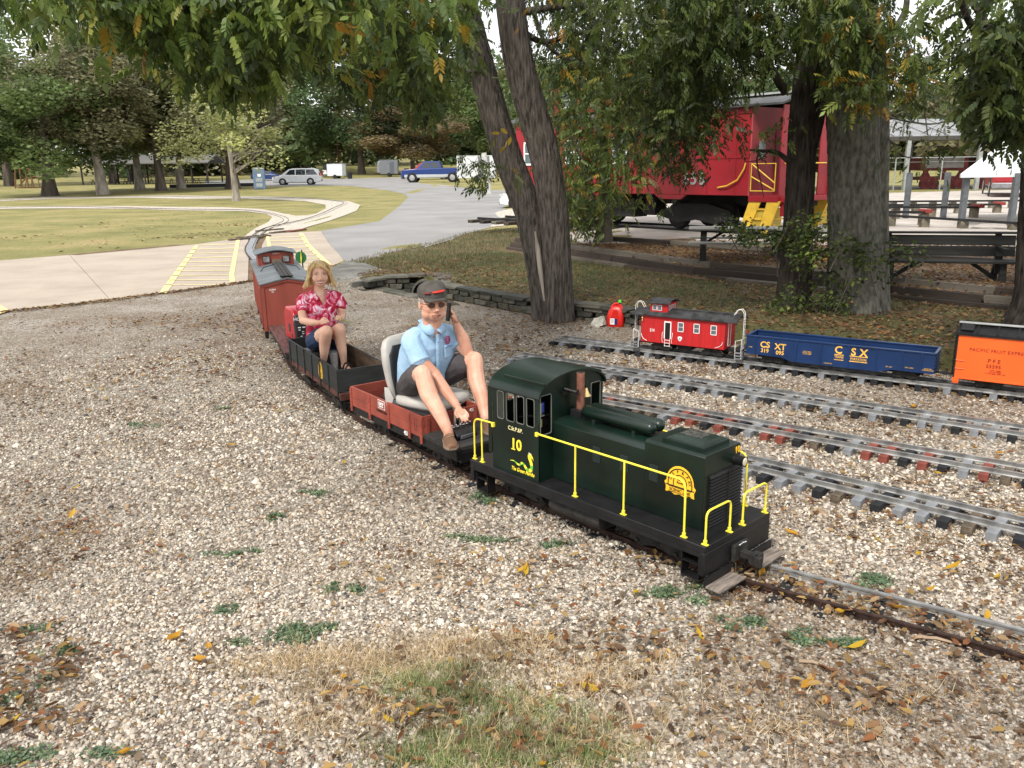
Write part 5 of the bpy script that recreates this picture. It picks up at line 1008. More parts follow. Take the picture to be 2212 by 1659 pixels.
for i in range(16):
    f = i/15
    if i < 10: P = [(.02, -.03+.02*f, .105), (.075, .0+.03*f, .095-.015*f), (.088-.02*f, .05+.015*f, .06-.02*f), (.055-.02*f, .083, .01-.02*f), (.03, .095+rs2.uniform(0, .02), -.05-rs2.uniform(0, .02))]
    else: P = [(.02, -.03, .105), (.068, -.045-.01*f, .088), (.06-.02*f, -.076, .045), (.035, -.088, -.0), (.03, -.1-rs2.uniform(0, .02), -.055)]
    hb_.tube([WMt @ Vector(p) for p in smooth_line(P, 3)], list(np.interp(np.linspace(0, 4, 13), range(5), [.01, .011, .011, .01, .003])), 6)
part('hair', hb_, hm, wm, smooth=60)
for ank in (Q(.64, .11, .31), Q(.705, .275, .30)):
    zt = .25-z0; d = Vector((1, .12, 0)).normalized(); n = Vector((-d.y, d.x, 0)); hl = Vector((ank.x, ank.y, 0))-d*.04
    o = part('sandal', MB().prism([tuple((hl+d*x+n*w)[:2]) for x, w in ((0, .025), (.08, .03), (.15, .036), (.19, .02))]+[tuple((hl+d*x-n*w)[:2]) for x, w in ((.19, .02), (.15, .036), (.08, .03), (0, .025))], zt, zt+.012, 'z'), mat('dark_sandal', (.035, .025, .02), .6), wm, .003)
    for x, h in ((.09, .055), (.135, .042)): part('strap', MB().tube([hl+d*x+n*(.036*math.cos(t))+Vector((0, 0, zt+.012+h*math.sin(t))) for t in np.linspace(0, PI, 9)], .009, 6, flat=.4), MATS['dark_sandal'], o)
gs = thing('grass_stem', 'green grass stem held between the woman\'s fingers', 'stem', MG @ Vector((.72, .26-.2, .70)), math.radians(-60.4))
part('stem', MB().tube([(-.03, -.05, .01), (0, 0, 0), (.05, .06, -.03), (.07, .1, -.055)], [.0025, .003, .0028, .0015], 6), mat('stem_green', (.3, .42, .06), .6), gs)
# ================================================================ stone wall, culvert, timbers, furniture
stone_m = [mat('wall_stone_%d' % i, c, .9, .3, 9, bump=.5) for i, c in enumerate(((.06, .06, .045), (.08, .074, .056), (.045, .046, .037), (.11, .105, .085)))]
def stones(n, sx, sy, sz, jit=.16, seed=1):
    r = random.Random(seed); out = []
    for i in range(n):
        b = MB().box(-sx/2, sx/2, -sy/2, sy/2, 0, sz); b.v = [(x*(1+r.uniform(-jit, jit)), y*(1+r.uniform(-jit, jit)), z*(1+r.uniform(-jit, jit))+(r.uniform(-.01, .01))) for x, y, z in b.v]
        out.append(b.mesh('stone', stone_m[i % 4], 0))
    return out
def put(name, me, par, loc, rz=0, sc=(1, 1, 1), bev=None):
    o = link(name, me, par); o.location = loc; o.rotation_euler = (0, 0, rz); o.scale = sc
    if bev: b = o.modifiers.new('bevel', 'BEVEL'); b.width = bev; b.segments = 1
    return o
ST = stones(12, .26, .16, .095)
wo = WALL[0]; wt = thing('stone_wall', 'low mossy dry stone retaining wall curving from the culvert past the double trunk', 'stone wall', (wo.x, wo.y, 0))
def wall_part(pts, ztop, zbot, rows, w=.26, cap=True):
    for a, b in zip(pts[:-1], pts[1:]):
        d = Vector((b.x-a.x, b.y-a.y)); L_ = d.length; n = max(1, round(L_/w)); rz = math.atan2(d.y, d.x)
        for r in range(rows):
            z0, z1 = zbot+(ztop-zbot)*r/rows, zbot+(ztop-zbot)*(r+1)/rows
            for i in range(n+(r % 2)):
                t = (i+(.5 if r % 2 == 0 else 0))/n
                if 0 <= t <= 1: put('stone', rnd.choice(ST), wt, (a.x+d.x*t-wo.x, a.y+d.y*t-wo.y, z0+.004), rz+rnd.uniform(-.06, .06), ((L_/n)/.27*rnd.uniform(.85, 1.02), 1.1, (z1-z0)/.1*rnd.uniform(.9, 1)), .012)
        if cap:
            for i in range(max(1, n//2)): t = (i+.5)/max(1, n//2); put('cap_stone', rnd.choice(ST), wt, (a.x+d.x*t-wo.x, a.y+d.y*t-wo.y+.03, ztop-.01), rz, ((L_/max(1, n//2))/.265, 1.7, .42), .01)
wall_part(WALL[:2], .15, -.2, 3); wall_part(WALL[4:6], .19, -.08, 3); wall_part([WALL[5], WALL[6], WALL[6].lerp(WALL[7], .7)], .19, -.02, 3)
PC = at(890, 625, -.08); PC = Vector((WALL[2].x+.28, WALL[2].y-.26, -.1)); pd = Vector((.0, 1, 0))
wall_part([WALL[1], Vector((PC.x-.28, WALL[2].y, 0))], .17, -.35, 5); wall_part([Vector((PC.x+.28, WALL[2].y-.03, 0)), WALL[4]], .18, -.3, 5)
wall_part([Vector((PC.x-.3, WALL[2].y, 0)), Vector((PC.x+.3, WALL[2].y-.03, 0))], .18, .17, 0)
pp = MB(); rr_ = []
for y_, r_ in ((0, .215), (0, .245), (.8, .245)): rr_.append([(PC.x+r_*math.cos(t), PC.y+y_, PC.z+r_*math.sin(t)) for t in np.linspace(0, 2*PI, 25)[:-1]])
rr_.append([(PC.x+.215*math.cos(t), PC.y+.8, PC.z+.215*math.sin(t)) for t in np.linspace(0, 2*PI, 25)[:-1]]); rr_.append(rr_[0])
pp.add([v for r in rr_ for v in r], [(i*24+a, i*24+(a+1) % 24, (i+1)*24+(a+1) % 24, (i+1)*24+a) for i in range(4) for a in range(24)])
o = part('culvert_pipe', pp, mat('old_concrete', (.1, .1, .085), .9, .25, 8, bump=.3), None, smooth=50); part('pipe_shade_disc', MB().lathe([(.214, 0), (.214, .01)], 24, Matrix.Translation((PC.x, PC.y+.2, PC.z)) @ Matrix.Rotation(PI/2, 4, 'X')), mat('pipe_shade_black', (.012, .011, .01), .9), o); props(o, 'round concrete culvert pipe opening in the stone wall behind the man', 'pipe')  # black disc paints the shade inside the pipe and hides the terrain behind
lipo = thing('stone_edging', 'flat stones edging the gravel in front of the culvert ditch', 'stone edging', LIP[0])
LS = stones(6, .4, .22, .06, .2, 5)
for a, b in zip(LIP[:-1], LIP[1:]):
    d = b-a; n = max(1, round(d.length/.42))
    for i in range(n): p = a+d*((i+.5)/n); put('stone', rnd.choice(LS), lipo, (p.x-LIP[0].x, p.y-LIP[0].y, -.035), math.atan2(d.y, d.x)+rnd.uniform(-.1, .1), (1, 1, 1), .012)
cs = part('concrete_cover', MB().prism([tuple(at(*p)[:2]) for p in ((700, 607), (742, 583), (790, 586), (836, 603), (842, 612), (800, 624), (760, 630), (715, 625))], -.06, .165, 'z'), mat('dark_concrete', (.15, .148, .13), .9, .25, 3, bump=.3), None, .02); props(cs, 'cracked grey concrete slab lying beside the culvert behind the woman', 'concrete slab')
# landscape timbers
ties_m = [mat('sleeper_wood_%d' % i, c, .9, .35, 3, bump=.6, bscale=30, stretch=(.6, 8, 8)) for i, c in enumerate(((.07, .052, .04), (.045, .034, .027), (.15, .13, .105)))]
def timber_run(name, label, pts, z0, h, rows, back, ln=2.3, w=.16):
    t = thing(name, label, 'timber wall', (pts[0].x, pts[0].y, 0)); S_ = [0]
    for a, b in zip(pts[:-1], pts[1:]): S_.append(S_[-1]+(b-a).length)
    def pos(s):
        i = max(k for k in range(len(S_)-1) if S_[k] <= max(0, s)); a, b = pts[i], pts[i+1]; return a+(b-a)*((s-S_[i])/(S_[i+1]-S_[i]))
    me = [MB().box(-.5, .5, -.5, .5, 0, 1).mesh('timber', m) for m in ties_m]
    for r in range(rows):
        s = -rnd.uniform(0, .8)
        while s < S_[-1]-.2:
            l = ln*rnd.uniform(.85, 1.1); a = pos(max(s, 0)); b = pos(min(s+l, S_[-1])); d = b-a; c = (a+b)/2; n = Vector((-d.y, d.x, 0)).normalized()
            if d.length > .15: put('timber', rnd.choice(me), t, (c.x+n.x*(back*r+w/2)-pts[0].x, c.y+n.y*(back*r+w/2)-pts[0].y, z0+h*r), math.atan2(d.y, d.x)+rnd.uniform(-.006, .006), (d.length-.02, w, h*.97), .008)
            s += l
    return t
Tp = [Vector((p.x, p.y, 0)) for p in TERR]
timber_run('timber_terrace', 'three stepped rows of old railway sleepers edging the lawn below the benches', Tp, .09, .098, 3, .12)
timber_run('timber_edging', 'two stacked rows of dark sleepers just below the big red caboose', [Vector((p.x, p.y, 0)) for p in UPPR]+[Vector((7.5, 12.2, 0))], .34, .075, 2, .02)
grass_edge = None
oldwood = mat('old_bench_wood', (.022, .022, .02), .85, .35, 3, bump=.4, stretch=(.5, 8, 8)); palew = mat('greyed_table_wood', (.24, .235, .21), .85, .3, 3, bump=.4, stretch=(.5, 8, 8))
# picnic table
pt_ = hit(1590, 560); tr_ = math.atan2(-.62, 1.0)+.36
tbl = thing('picnic_table', 'weathered grey picnic table between the small leafy tree and the dark trunk', 'picnic table', (pt_.x+.05, pt_.y, Tz(pt_.x, pt_.y)), -.22)
for i in range(4): part('table_board', MB().box(-.85, .85, -.3+i*.155, -.155+i*.155, .5, .53), palew, tbl, .003)
for y in (-.62, .45): part('seat_board', MB().box(-.85, .85, y, y+.19, .3, .33), palew, tbl, .003)
for x in (-.6, .6):
    for s in (-1, 1): part('leg', MB().beam((x, s*.45, 0), (x, s*.16, .5), .03, .1, (1, 0, 0)), oldwood, tbl)
    part('cross_beam', MB().box(x-.035, x-.005, -.6, .6, .22, .3), oldwood, tbl); part('brace', MB().beam((x, 0, .25), (x*.35, 0, .5), .06, .04), oldwood, tbl)
# two convertible benches with tall backs
def bench(px, py, rz, label, L_=1.5):
    p = hit(px, py); t = thing('bench', label, 'bench', (p.x, p.y, p.z), rz, 'dark wooden benches by the right hand trunks'.replace('right hand ', ''))
    part('seat_board', MB().box(-L_/2, L_/2, -.2, -.04, .25, .28), oldwood, t, .003); part('seat_board', MB().box(-L_/2, L_/2, -.02, .14, .25, .28), oldwood, t, .003)
    for z in (.33, .47): part('back_board', MB().cbox((0, .2+(z-.33)*.25, z+.05), (L_, .03, .132), rx=-.2), oldwood, t, .003)
    part('top_rail', MB().box(-L_/2-.04, L_/2+.04, .2, .34, .605, .63), oldwood, t, .003)
    for s in (-1, 1):
        x = s*(L_/2-.2); part('leg', MB().beam((x, -.16, 0), (x, -.1, .26), .05, .08, (1, 0, 0)), oldwood, t); part('leg', MB().beam((x, .3, 0), (x, .1, .34), .05, .08, (1, 0, 0)), oldwood, t)
        part('upright', MB().beam((x, .1, .1), (x, .28, .61), .05, .07, (1, 0, 0)), oldwood, t); part('armrest', MB().box(x-.03, x+.03, -.2, .28, .42, .445), oldwood, t); part('brace', MB().beam((x*.95, 0, .03), (x*.45, 0, .26), .05, .05), oldwood, t)
    return t
bench(2035, 606, -.28, 'wide dark wooden bench with tall slatted back right of the thick trunk', 1.75)
# ================================================================ big caboose
worn = None
cR = math.atan2(-.766, .64); CO = Vector((4.95, 17.35, .43))
bc = thing('big_caboose', 'full size bright red caboose numbered 656 with yellow rails and steps behind the trees', 'caboose', CO+Vector((-math.sin(cR), math.cos(cR), 0))*1.2, cR)
cred = mat('caboose_red', (.3, .012, .022), .5, .2, 1.5, bump=.1, col2=(.23, .012, .018)); cyel = mat('caboose_yellow', (.7, .45, .05), .5, .1, 8); cblk = mat('caboose_black', (.015, .015, .015), .8, .3, 5)
hw_, b0_, b1_ = 1.2, .86, 2.62; LB = 7.4
part('body', MB().box(-LB, 0, -hw_, hw_, b0_, b1_), cred, bc, .01)
for i in range(10):
    u = -.35-i*.72
    part('body_seam', MB().box(u-.012, u+.012, -hw_-.01, -hw_, b0_, b1_-.05), cred, bc)
part('body_band', MB().box(-LB, 0, -hw_-.012, -hw_, 1.62, 1.66).box(-LB, 0, -hw_-.02, -hw_, b1_-.12, b1_), cred, bc)
part('side_sill', MB().prism([(-1.6, b0_), (-1.75, b0_-.1), (-2.35, b0_-.1), (-2.5, b0_), (-4.2, b0_-.0), (-4.5, b0_-.14), (-7.2, b0_-.14), (-7.35, b0_)], -hw_-.005, -hw_+.05, 'y'), cred, bc)
rp = [(-hw_-.1, b1_), (-.6, b1_+.17), (0, b1_+.22), (.6, b1_+.17), (hw_+.1, b1_)]
part('roof', MB().prism(rp+[(y, z+.04) for y, z in rp[::-1]], -LB-.6, .75, 'x'), mat('caboose_roof', (.07, .07, .075), .8, .3, 2), bc); part('roof_walk', MB().box(-3.2, .75, -.25, .25, b1_+.29, b1_+.33), worn if False else MATS['worn_white'], bc)
part('cupola', MB().box(-6.2, -4.2, -hw_*.85, hw_*.85, b1_+.15, b1_+.85), cred, bc, .02); part('cupola_roof', MB().box(-6.3, -4.1, -hw_*.9, hw_*.9, b1_+.85, b1_+.93), cblk, bc, .02)
for u in (-3.6, -5.2, -6.8): win(bc, 'n', (u, -hw_-.005, 1.85), .5, .6, .05, glass=mat('sky_pane', (.1, .13, .14), .08))
for i in range(2): win(bc, 'n', (-4.8-i*.8, -hw_*.85-.01, b1_+.5), .5, .4, .04)
letters('656', bc, (-1.4, -hw_-.018, 1.2), .38, mat('faded_white_number', (.33, .31, .31), .7), bold=.02, space=1.1)
part('platform', MB().box(0, .7, -hw_, hw_, b0_-.12, b0_), cred, bc, .01)
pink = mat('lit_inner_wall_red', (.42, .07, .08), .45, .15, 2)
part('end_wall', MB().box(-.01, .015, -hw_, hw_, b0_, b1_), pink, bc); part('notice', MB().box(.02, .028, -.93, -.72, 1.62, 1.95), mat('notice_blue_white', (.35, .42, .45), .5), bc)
part('end_door', MB().box(.015, .03, -.35, .35, b0_, 2.3), cred, bc)
for y0, y1 in ((-hw_, -.35), (-.3, .0), (.25, .62), (.66, hw_)): part('end_panel', MB().box(.68, .71, y0, y1, b0_-.02, b1_), cred, bc, .01)
for y in (-.34, .02, .64, .75, .86, .97): part('panel_rib', MB().box(.71, .74, y-.02, y+.02, b0_, b1_), cred, bc)
part('lock', MB().box(.72, .75, -.28, -.2, 1.72, 1.82).cyl((.74, -.24, 1.6), (.74, -.1, 1.6), .012), chrome, bc)
def ytube(nm, segs, r=.014, m=cyel):
    b = MB()
    for s_ in segs: b.tube(s_, r, 6)
    return part(nm, b, m, bc)
ytube('side_gate', [[(.06, -hw_-.02, b0_+.1), (.06, -hw_-.02, 1.5), (.62, -hw_-.02, 1.5), (.62, -hw_-.02, b0_+.1), (.06, -hw_-.02, b0_+.1)], [(.06, -hw_-.02, 1.5), (.62, -hw_-.02, 1.12)], [(.06, -hw_-.02, 1.25), (.62, -hw_-.02, .98)]])
ytube('end_rail', [[(.76, -hw_+.08, 1.5), (.76, .9, 1.5)], [(.76, -.75, .82), (.76, -.3, .82)], [(.76, .7, .88), (.76, 1.0, .88)]]); ytube('ladder', [[(.78, .72, z), (.78, 1.02, z)] for z in (1.0, 1.3, 1.6, 1.9, 2.2, 2.5)])
ytube('curved_grab', [[(-.08, -hw_-.03, 1.52), (-.1, -hw_-.05, 1.4), (-.25, -hw_-.05, 1.18), (-.5, -hw_-.05, 1.06), (-.75, -hw_-.03, 1.02)]], .016)
part('buffer_beam', MB().box(.66, .82, -hw_+.05, hw_-.05, b0_-.12, b0_-.02).box(.7, .8, -hw_+.1, -hw_+.25, b0_-.4, b0_-.1), cred, bc, .01)
for s in (-1, 1):
    y0, y1 = (-hw_+.02, -hw_+.5) if s < 0 else (hw_-.5, hw_-.02)
    sp2 = part('steps', MB().box(.05, .75, y0, y0+.03, .35, b0_-.1) if False else MB().prism([(.02, b0_-.1), (.3, b0_-.1), (.02, .12), (-.2, .12)], y0, y0+.03, 'y').prism([(.45, b0_-.1), (.75, b0_-.1), (.5, .12), (.28, .12)], y0-.01, y0+.03, 'y'), cyel, bc)
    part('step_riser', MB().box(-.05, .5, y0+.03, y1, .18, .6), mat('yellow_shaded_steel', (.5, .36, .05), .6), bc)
    for k in range(3): part('step_tread', MB().box(-.05+k*.05, .5+k*.05, y0-.0, y1, .18+k*.2, .21+k*.2), cyel, bc)
for uc in (-1.6, -5.9):
    for du in (-.65, .65):
        for s in (-1, 1): part('wheel', MB().lathe([(.33, 0), (.33, .03), (.3, .04), (.29, .1), (.05, .1)], 24, Matrix.Translation((uc+du, s*.55, .38)) @ Matrix.Rotation(-s*PI/2, 4, 'X')), cblk, bc)
    for s in (-1, 1): part('truck_frame', MB().prism([(uc-1.0, .35), (uc-.9, .52), (uc-.3, .66), (uc+.3, .66), (uc+.9, .52), (uc+1.0, .35), (uc+.5, .22), (uc, .3), (uc-.5, .22)], s*.78-.06, s*.78+.06, 'y'), cblk, bc)
part('underframe', MB().box(-LB, .6, -.5, .5, .62, b0_-.01).box(-5.2, -3.4, -.85, -.4, .3, .72).box(-3.2, -2.9, -.7, -.3, .35, .7), cblk, bc)
RA = Vector((math.cos(cR), math.sin(cR), 0)); RN = Vector((-RA.y, RA.x, 0))
rl = thing('full_size_track', 'full size dark rails and sleepers under the big red caboose', 'railway track', CO+RN*1.2, cR)
for s in (-1, 1): part('rail', MB().box(-10, 2.5, s*.55-.03, s*.55+.03, .0, .06), cblk, rl)
for i in range(22): part('tie', MB().box(-10+i*.57, -9.78+i*.57, -.95, .95, -.09, .0), ties_m[i % 3], rl, .01)
# ================================================================ yard at the right
galv = mat('galvanised_steel', (.33, .35, .34), .5, .15, 6, metal=.3); whiter = mat('white_roof_metal', (.62, .64, .66), .45, .06, 3); greyr = mat('pale_grey_roof', (.21, .215, .22), .6, .15, 1.5); postw = mat('post_wood', (.22, .19, .14), .9, .35, 5, bump=.4, col2=(.1, .09, .07)); steelg = mat('grey_steel_post', (.11, .12, .13), .6)
def tr(x, y): return ((1750+x*.33906)/1.1302, y*.33906/1.1302)
def hz(px, py, Y): return atY(px, py, Y).z
# raised rails on wooden posts
def posts_rail(label, ends, posts, top_y, cap=None):
    "straight run: rail pixels for both ends, posts at fractions"
    t = thing('raised_track', label, 'raised track', (0, 0, 0), group='raised model railway tracks on posts'); gz = .43
    A, B = ends; me = None
    for f in posts:
        p = A.lerp(B, f); q = part('post', MB().box(p.x-.09, p.x+.09, p.y-.09, p.y+.09, gz-.02, A.z+(B.z-A.z)*f-.03), postw, t, .01)
    for d in (-.07, .07): part('rail', MB().beam(A+Vector((0, d*1.6, 0)), B+Vector((0, d*1.6, 0)), .05, .05), cblk, t)
    if cap is not None: p = A.lerp(B, cap); part('end_stop', MB().cbox((p.x, p.y, p.z+.03), (.16, .34, .09), rz=.1), mat('faded_red_cap', (.28, .045, .035), .7), t, .01)
    return t
def pt(px, py, Y): return atY(*tr(px, py), Y)
posts_rail('raised black rail running across the whole gap below the red pickup', (pt(700, 1455, 27), pt(2700, 1440, 27)), [i/14 for i in range(15)], 0)
posts_rail('raised black rail ending at a red stop nearest the grass strip', (pt(700, 1478, 24.5), pt(2035, 1472, 24.5)), [.0, .2, .38, .55, .78, .99], 0, 1.)
posts_rail('raised rail ending at a red stop left of the grey steel post', (pt(700, 1490, 22.5), pt(1880, 1492, 22.5)), [.1, .34, .5, .72, .98], 0, 1.)
posts_rail('short raised rail ending in a red stop close to the thick trunk', (pt(700, 1520, 20.5), pt(1500, 1528, 20)), [.2, .45, .7, .99], 0, 1.)
posts_rail('lowest raised rail slanting down towards the dark tree at the edge', (pt(900, 1530, 20.6), pt(2500, 1628, 17.6)), [.1, .25, .41, .585, .8, .99], 0)
cpd = part('concrete_pad', MB().prism([tuple(at(*tr(*p), .43)[:2]) for p in ((1830, 1650), (2230, 1655), (2150, 1580), (1950, 1600))], .42, .47, 'z'), mat('pale_concrete', (.42, .38, .34), .8), None, .01); props(cpd, 'flat pale concrete pad between the two grey steel posts', 'concrete pad')
# white hipped canopy
cv = thing('white_canopy', 'small white metal hipped roof on grey steel posts at the frame edge', 'canopy', at(*tr(1780, 1640), .43)); o_ = cv.location.copy()
def rel(v): return v-o_
Yc = o_.y; ez = hz(*tr(1760, 1252), Yc)
e0 = atY(*tr(1755, 1252), Yc); e1 = Vector((e0.x+9, Yc-.3, e0.z)); r0 = atY(*tr(2080, 1010), Yc+1.9); r1 = Vector((r0.x+6, r0.y, r0.z)); e2 = Vector((e0.x*(Yc+3.8)/Yc+.3, Yc+3.8, e0.z)); e3 = Vector((e1.x, Yc+3.8, e0.z))
part('roof', MB().add([rel(v) for v in (e0, e1, e3, e2, r0, r1)], [(0, 1, 5, 4), (3, 0, 4), (2, 3, 4, 5), (0, 3, 2, 1)]), whiter, cv, smooth=0)
for i in range(9):
    f = (i+.5)/9; a = e0.lerp(r0, f); b = e1.lerp(r1, f); part('roof_sheet', MB().beam(rel(a)+Vector((0, -.02, .0)), rel(b)+Vector((0, -.02, .0)), .012, .03), whiter, cv)
part('eave_trim', MB().beam(rel(e0)+Vector((0, -.01, -.04)), rel(e1)+Vector((0, -.01, -.04)), .05, .09), whiter, cv)
for px in (1780, 2140): b = at(*tr(px, 1640), .43); part('post', MB().box(b.x-o_.x-.06, b.x-o_.x+.06, b.y-o_.y-.06+.15, b.y-o_.y+.06+.15, 0, ez-.43), steelg, cv); part('post', MB().box(b.x-o_.x+.2, b.x-o_.x+.32, 3.4, 3.52, 0, ez-.43), steelg, cv)
# long metal-roofed pavilion
b0 = at(*tr(1290, 1370), .43); pv = thing('pavilion', 'long open pavilion with pale grey sheet metal roof beyond the raised tracks', 'pavilion', b0); o_ = b0.copy(); Yp = b0.y
z_e = hz(*tr(1320, 985), Yp); z_r = hz(*tr(1320, 865), Yp+4.2); X0, X1 = -5.5, 16
part('roof', MB().add([(X0, -.5, z_e-.43), (X1, -2.4, z_e-.43), (X1, 2.3, z_r-.43), (X0, 4.2, z_r-.43), (X1, 7, z_e-.43), (X0, 9, z_e-.43)], [(0, 1, 2, 3), (3, 2, 4, 5)]), greyr, pv, smooth=0).modifiers.new('t', 'SOLIDIFY').thickness = .05
for i in range(24): f = i/23; part('roof_rib', MB().beam((X0+(X1-X0)*f, -.5-1.9*f, z_e-.4), (X0+(X1-X0)*f, 4.2-1.9*f, z_r-.4), .06, .05), greyr, pv)
part('eave_beam', MB().beam((X0, -.45, z_e-.55), (X1, -2.35, z_e-.55), .12, .2), mat('dark_beam', (.06, .055, .05), .8), pv)
for f in (.02, .257, .43, .60, .8, .97): x = X0+(X1-X0)*f; part('post', MB().box(x-.1, x+.1, -.4-1.9*f-.1, -.4-1.9*f+.1, 0, z_e-.5), galv, pv); part('post', MB().box(x-.1, x+.1, 7.5-1.9*f-.1, 7.5-1.9*f+.1, 0, z_e-.5), galv, pv)
# ore cars parked beneath
ox = mat('dusty_red_iron', (.16, .03, .03), .7, .3, 4); og = mat('grey_board_sides', (.3, .29, .28), .8, .2, 3)
def ore(px0, px1, label):
    a = at(*tr(px0, 1345), .43); b = at(*tr(px1, 1345), .43); a.y = b.y = Yp+1.2; s = (Yp+1.2)/max(Yp, 1); L_ = (b.x-a.x)*s
    t = thing('ore_car', label, 'rail car', (a.x*s, Yp+1.2, .43), -.06, 'old rail cars under the pavilion'); part('grey_box', MB().box(.1, L_-.1, 0, 2, 1.15, 1.75), og, t, .02); part('end_post', MB().box(0, .22, -.03, 2, 1.1, 1.8), ox, t); part('end_post', MB().box(L_-.22, L_, -.03, 2, 1.1, 1.8), ox, t)
    part('frame', MB().box(-.1, L_+.1, -.05, 2, .5, .68).box(0, L_, -.04, 2, 1.05, 1.15), ox, t)
    for f in (.12, .5, .88): part('pedestal', MB().prism([(L_*f-.3, .65), (L_*f+.3, .65), (L_*f+.12, .95), (L_*f+.2, 1.1), (L_*f-.2, 1.1), (L_*f-.12, .95)], 0, .1, 'y'), ox, t)
    for f in (.1, .3, .7, .9): part('wheel', MB().lathe([(.3, 0), (.3, .08), (.08, .1)], 18, Matrix.Translation((L_*f, 0, .3)) @ Matrix.Rotation(PI/2, 4, 'X')), ox, t)
    for f in (.2, .8): part('truck_frame', MB().box(L_*f-.5, L_*f+.5, -.12, 0, .25, .42), ox, t)
    return t
ore(1500, 1865, 'grey sided rail car with red ends under the pavilion beside the galvanised post'); ore(1020, 1390, 'grey sided rail car with red iron frame partly hidden by the thick trunk')
fe = thing('chain_link_fence', 'thin metal pipe fence in front of the pavilion', 'fence', (b0.x, b0.y-.7, .43))
for i in range(9): part('fence_post', MB().cyl((-3+i*2.45, -.15*i, 0), (-3+i*2.45, -.15*i, 1.75), .035, n=8), galv, fe)
part('fence_rail', MB().beam((-3, 0, 1.73), (16.6, -1.2, 1.73), .04, .04), galv, fe); part('fence_rail', MB().beam((-3, 0, 1.5), (16.6, -1.2, 1.5), .015, .015), galv, fe)
# ================================================================ vehicles
tyre = mat('tyre_rubber', (.015, .015, .016), .8); rim = mat('alloy_rim', (.45, .45, .46), .35, metal=.6); cglass = mat('car_glass', (.02, .028, .035), .05, spec=.9); redl = mat('tail_lamp', (.4, .01, .01), .3); bump_m = mat('grey_bumper', (.25, .25, .26), .4, metal=.5); trimb = mat('black_trim', (.02, .02, .02), .6)
def paint(nm, c): return mat(nm, c, .3, .04, 3, coat=.5)
def vehicle(name, label, cat, loc, rz, col, L_, lower, green, w=1.8, wheel_x=(.85, 3.6), wr=.33, wins=(), two=None, sc=1., extra=None, group=None):
    "x along the length from the front; lower body profile and glasshouse profile in (x,z)"
    t = thing(name, label, cat, loc, rz, group); t.scale = (sc,)*3
    def P(n, b, m, bev=.02, par=t): b.v = [(x-L_/2, y, z) for x, y, z in b.v]; return part(n, b, m, par, bev)
    b = MB(); k = len(lower)
    arch = list(lower); body = P('body', b.prism(arch, -w/2, w/2, 'y'), col, .05)
    g = MB(); n = len(green); zmax = max(z for _, z in green); zmin = min(z for _, z in green)
    f = lambda z: w/2-.03-.16*(z-zmin)/(zmax-zmin)
    g.add([(x, -f(z), z) for x, z in green]+[(x, f(z), z) for x, z in green], [tuple(range(n)), tuple(range(2*n-1, n-1, -1))]+[(i, (i+1) % n, (i+1) % n+n, i+n) for i in range(n)]); P('cabin', g, col, .03)
    for s in (-1, 1):
        for q in wins:
            m = MB(); m.add([(x, s*(f(z)+.008), z) for x, z in q], [tuple(range(len(q)))]); P('side_window', m, cglass, 0)
        for x in wheel_x:
            P('wheel_arch', MB().lathe([(wr*1.16, 0), (wr*1.16, .012), (wr*1.02, .014)], 22, Matrix.Translation((x, s*(w/2-.004), wr)) @ Matrix.Rotation(-s*PI/2, 4, 'X')), trimb, 0)
            o = P('wheel', MB().lathe([(wr, 0), (wr, .01), (wr*.98, .03), (wr*.7, .035)], 22, Matrix.Translation((x, s*(w/2+.0), wr)) @ Matrix.Rotation(-s*PI/2, 4, 'X')), tyre, 0)
            P('rim', MB().lathe([(wr*.64, .034), (wr*.6, .045), (.05, .04), (.03, .05)], 10, Matrix.Translation((x, s*(w/2+.0), wr)) @ Matrix.Rotation(-s*PI/2, 4, 'X')), rim, 0, o)
    if extra: extra(P, t, f)
    return t
white_p = paint('white_car_paint', (.7, .72, .73)); silver_p = paint('silver_car_paint', (.42, .44, .46)); blue_p = paint('blue_truck_paint', (.008, .032, .17)); redt_p = paint('red_truck_paint', (.3, .012, .02)); navy_p = paint('navy_car_paint', (.01, .03, .12))
def lights(P, t, f, w=1.8, xr=4.9, z=.8, h=.2):
    for s in (-1, 1): P('headlamp', MB().box(-.01, .25, s*w/2-.03*s-.14 if s > 0 else -w/2+.02, s*w/2+.01 if s > 0 else -w/2+.2, z-.1, z+.06), mat('clear_lamp', (.5, .52, .52), .1), .02); P('tail_lamp', MB().box(xr-.1, xr+.02, s*(w/2-.1)-.08, s*(w/2-.1)+.085, z, z+h), redl, .01)
    P('front_bumper', MB().box(-.04, .1, -w/2+.04, w/2-.04, .3, .52), bump_m, .03); P('rear_bumper', MB().box(xr-.05, xr+.06, -w/2+.04, w/2-.04, .35, .55), bump_m, .03); P('grille', MB().box(-.015, .02, -.45, .45, .55, .75), trimb, .01)
def vl(px, py): p = hit(px, py); return p
van_low = [(0, .32), (0, .62), (.12, .8), (1.0, 1.0), (4.85, 1.02), (5.0, .9), (5.02, .35), (4.6, .26), (.4, .26)]
van_gr = [(.75, .98), (1.65, 1.62), (2.1, 1.72), (4.2, 1.74), (4.7, 1.6), (4.92, 1.0)]
van_w = [[(1.3, 1.08), (1.75, 1.56), (2.3, 1.6), (2.3, 1.05)], [(2.4, 1.05), (2.4, 1.6), (3.4, 1.62), (3.4, 1.04)], [(3.5, 1.04), (3.5, 1.6), (4.3, 1.6), (4.7, 1.04)]]
def ws_(P, pts, f):
    (x0, z0), (x1, z1) = pts; P('windscreen', MB().add([(x0-.01, -f(z0)+.06, z0), (x0-.01, f(z0)-.06, z0), (x1-.01, f(z1)-.06, z1), (x1-.01, -f(z1)+.06, z1)], [(0, 1, 2, 3)]), cglass, 0)
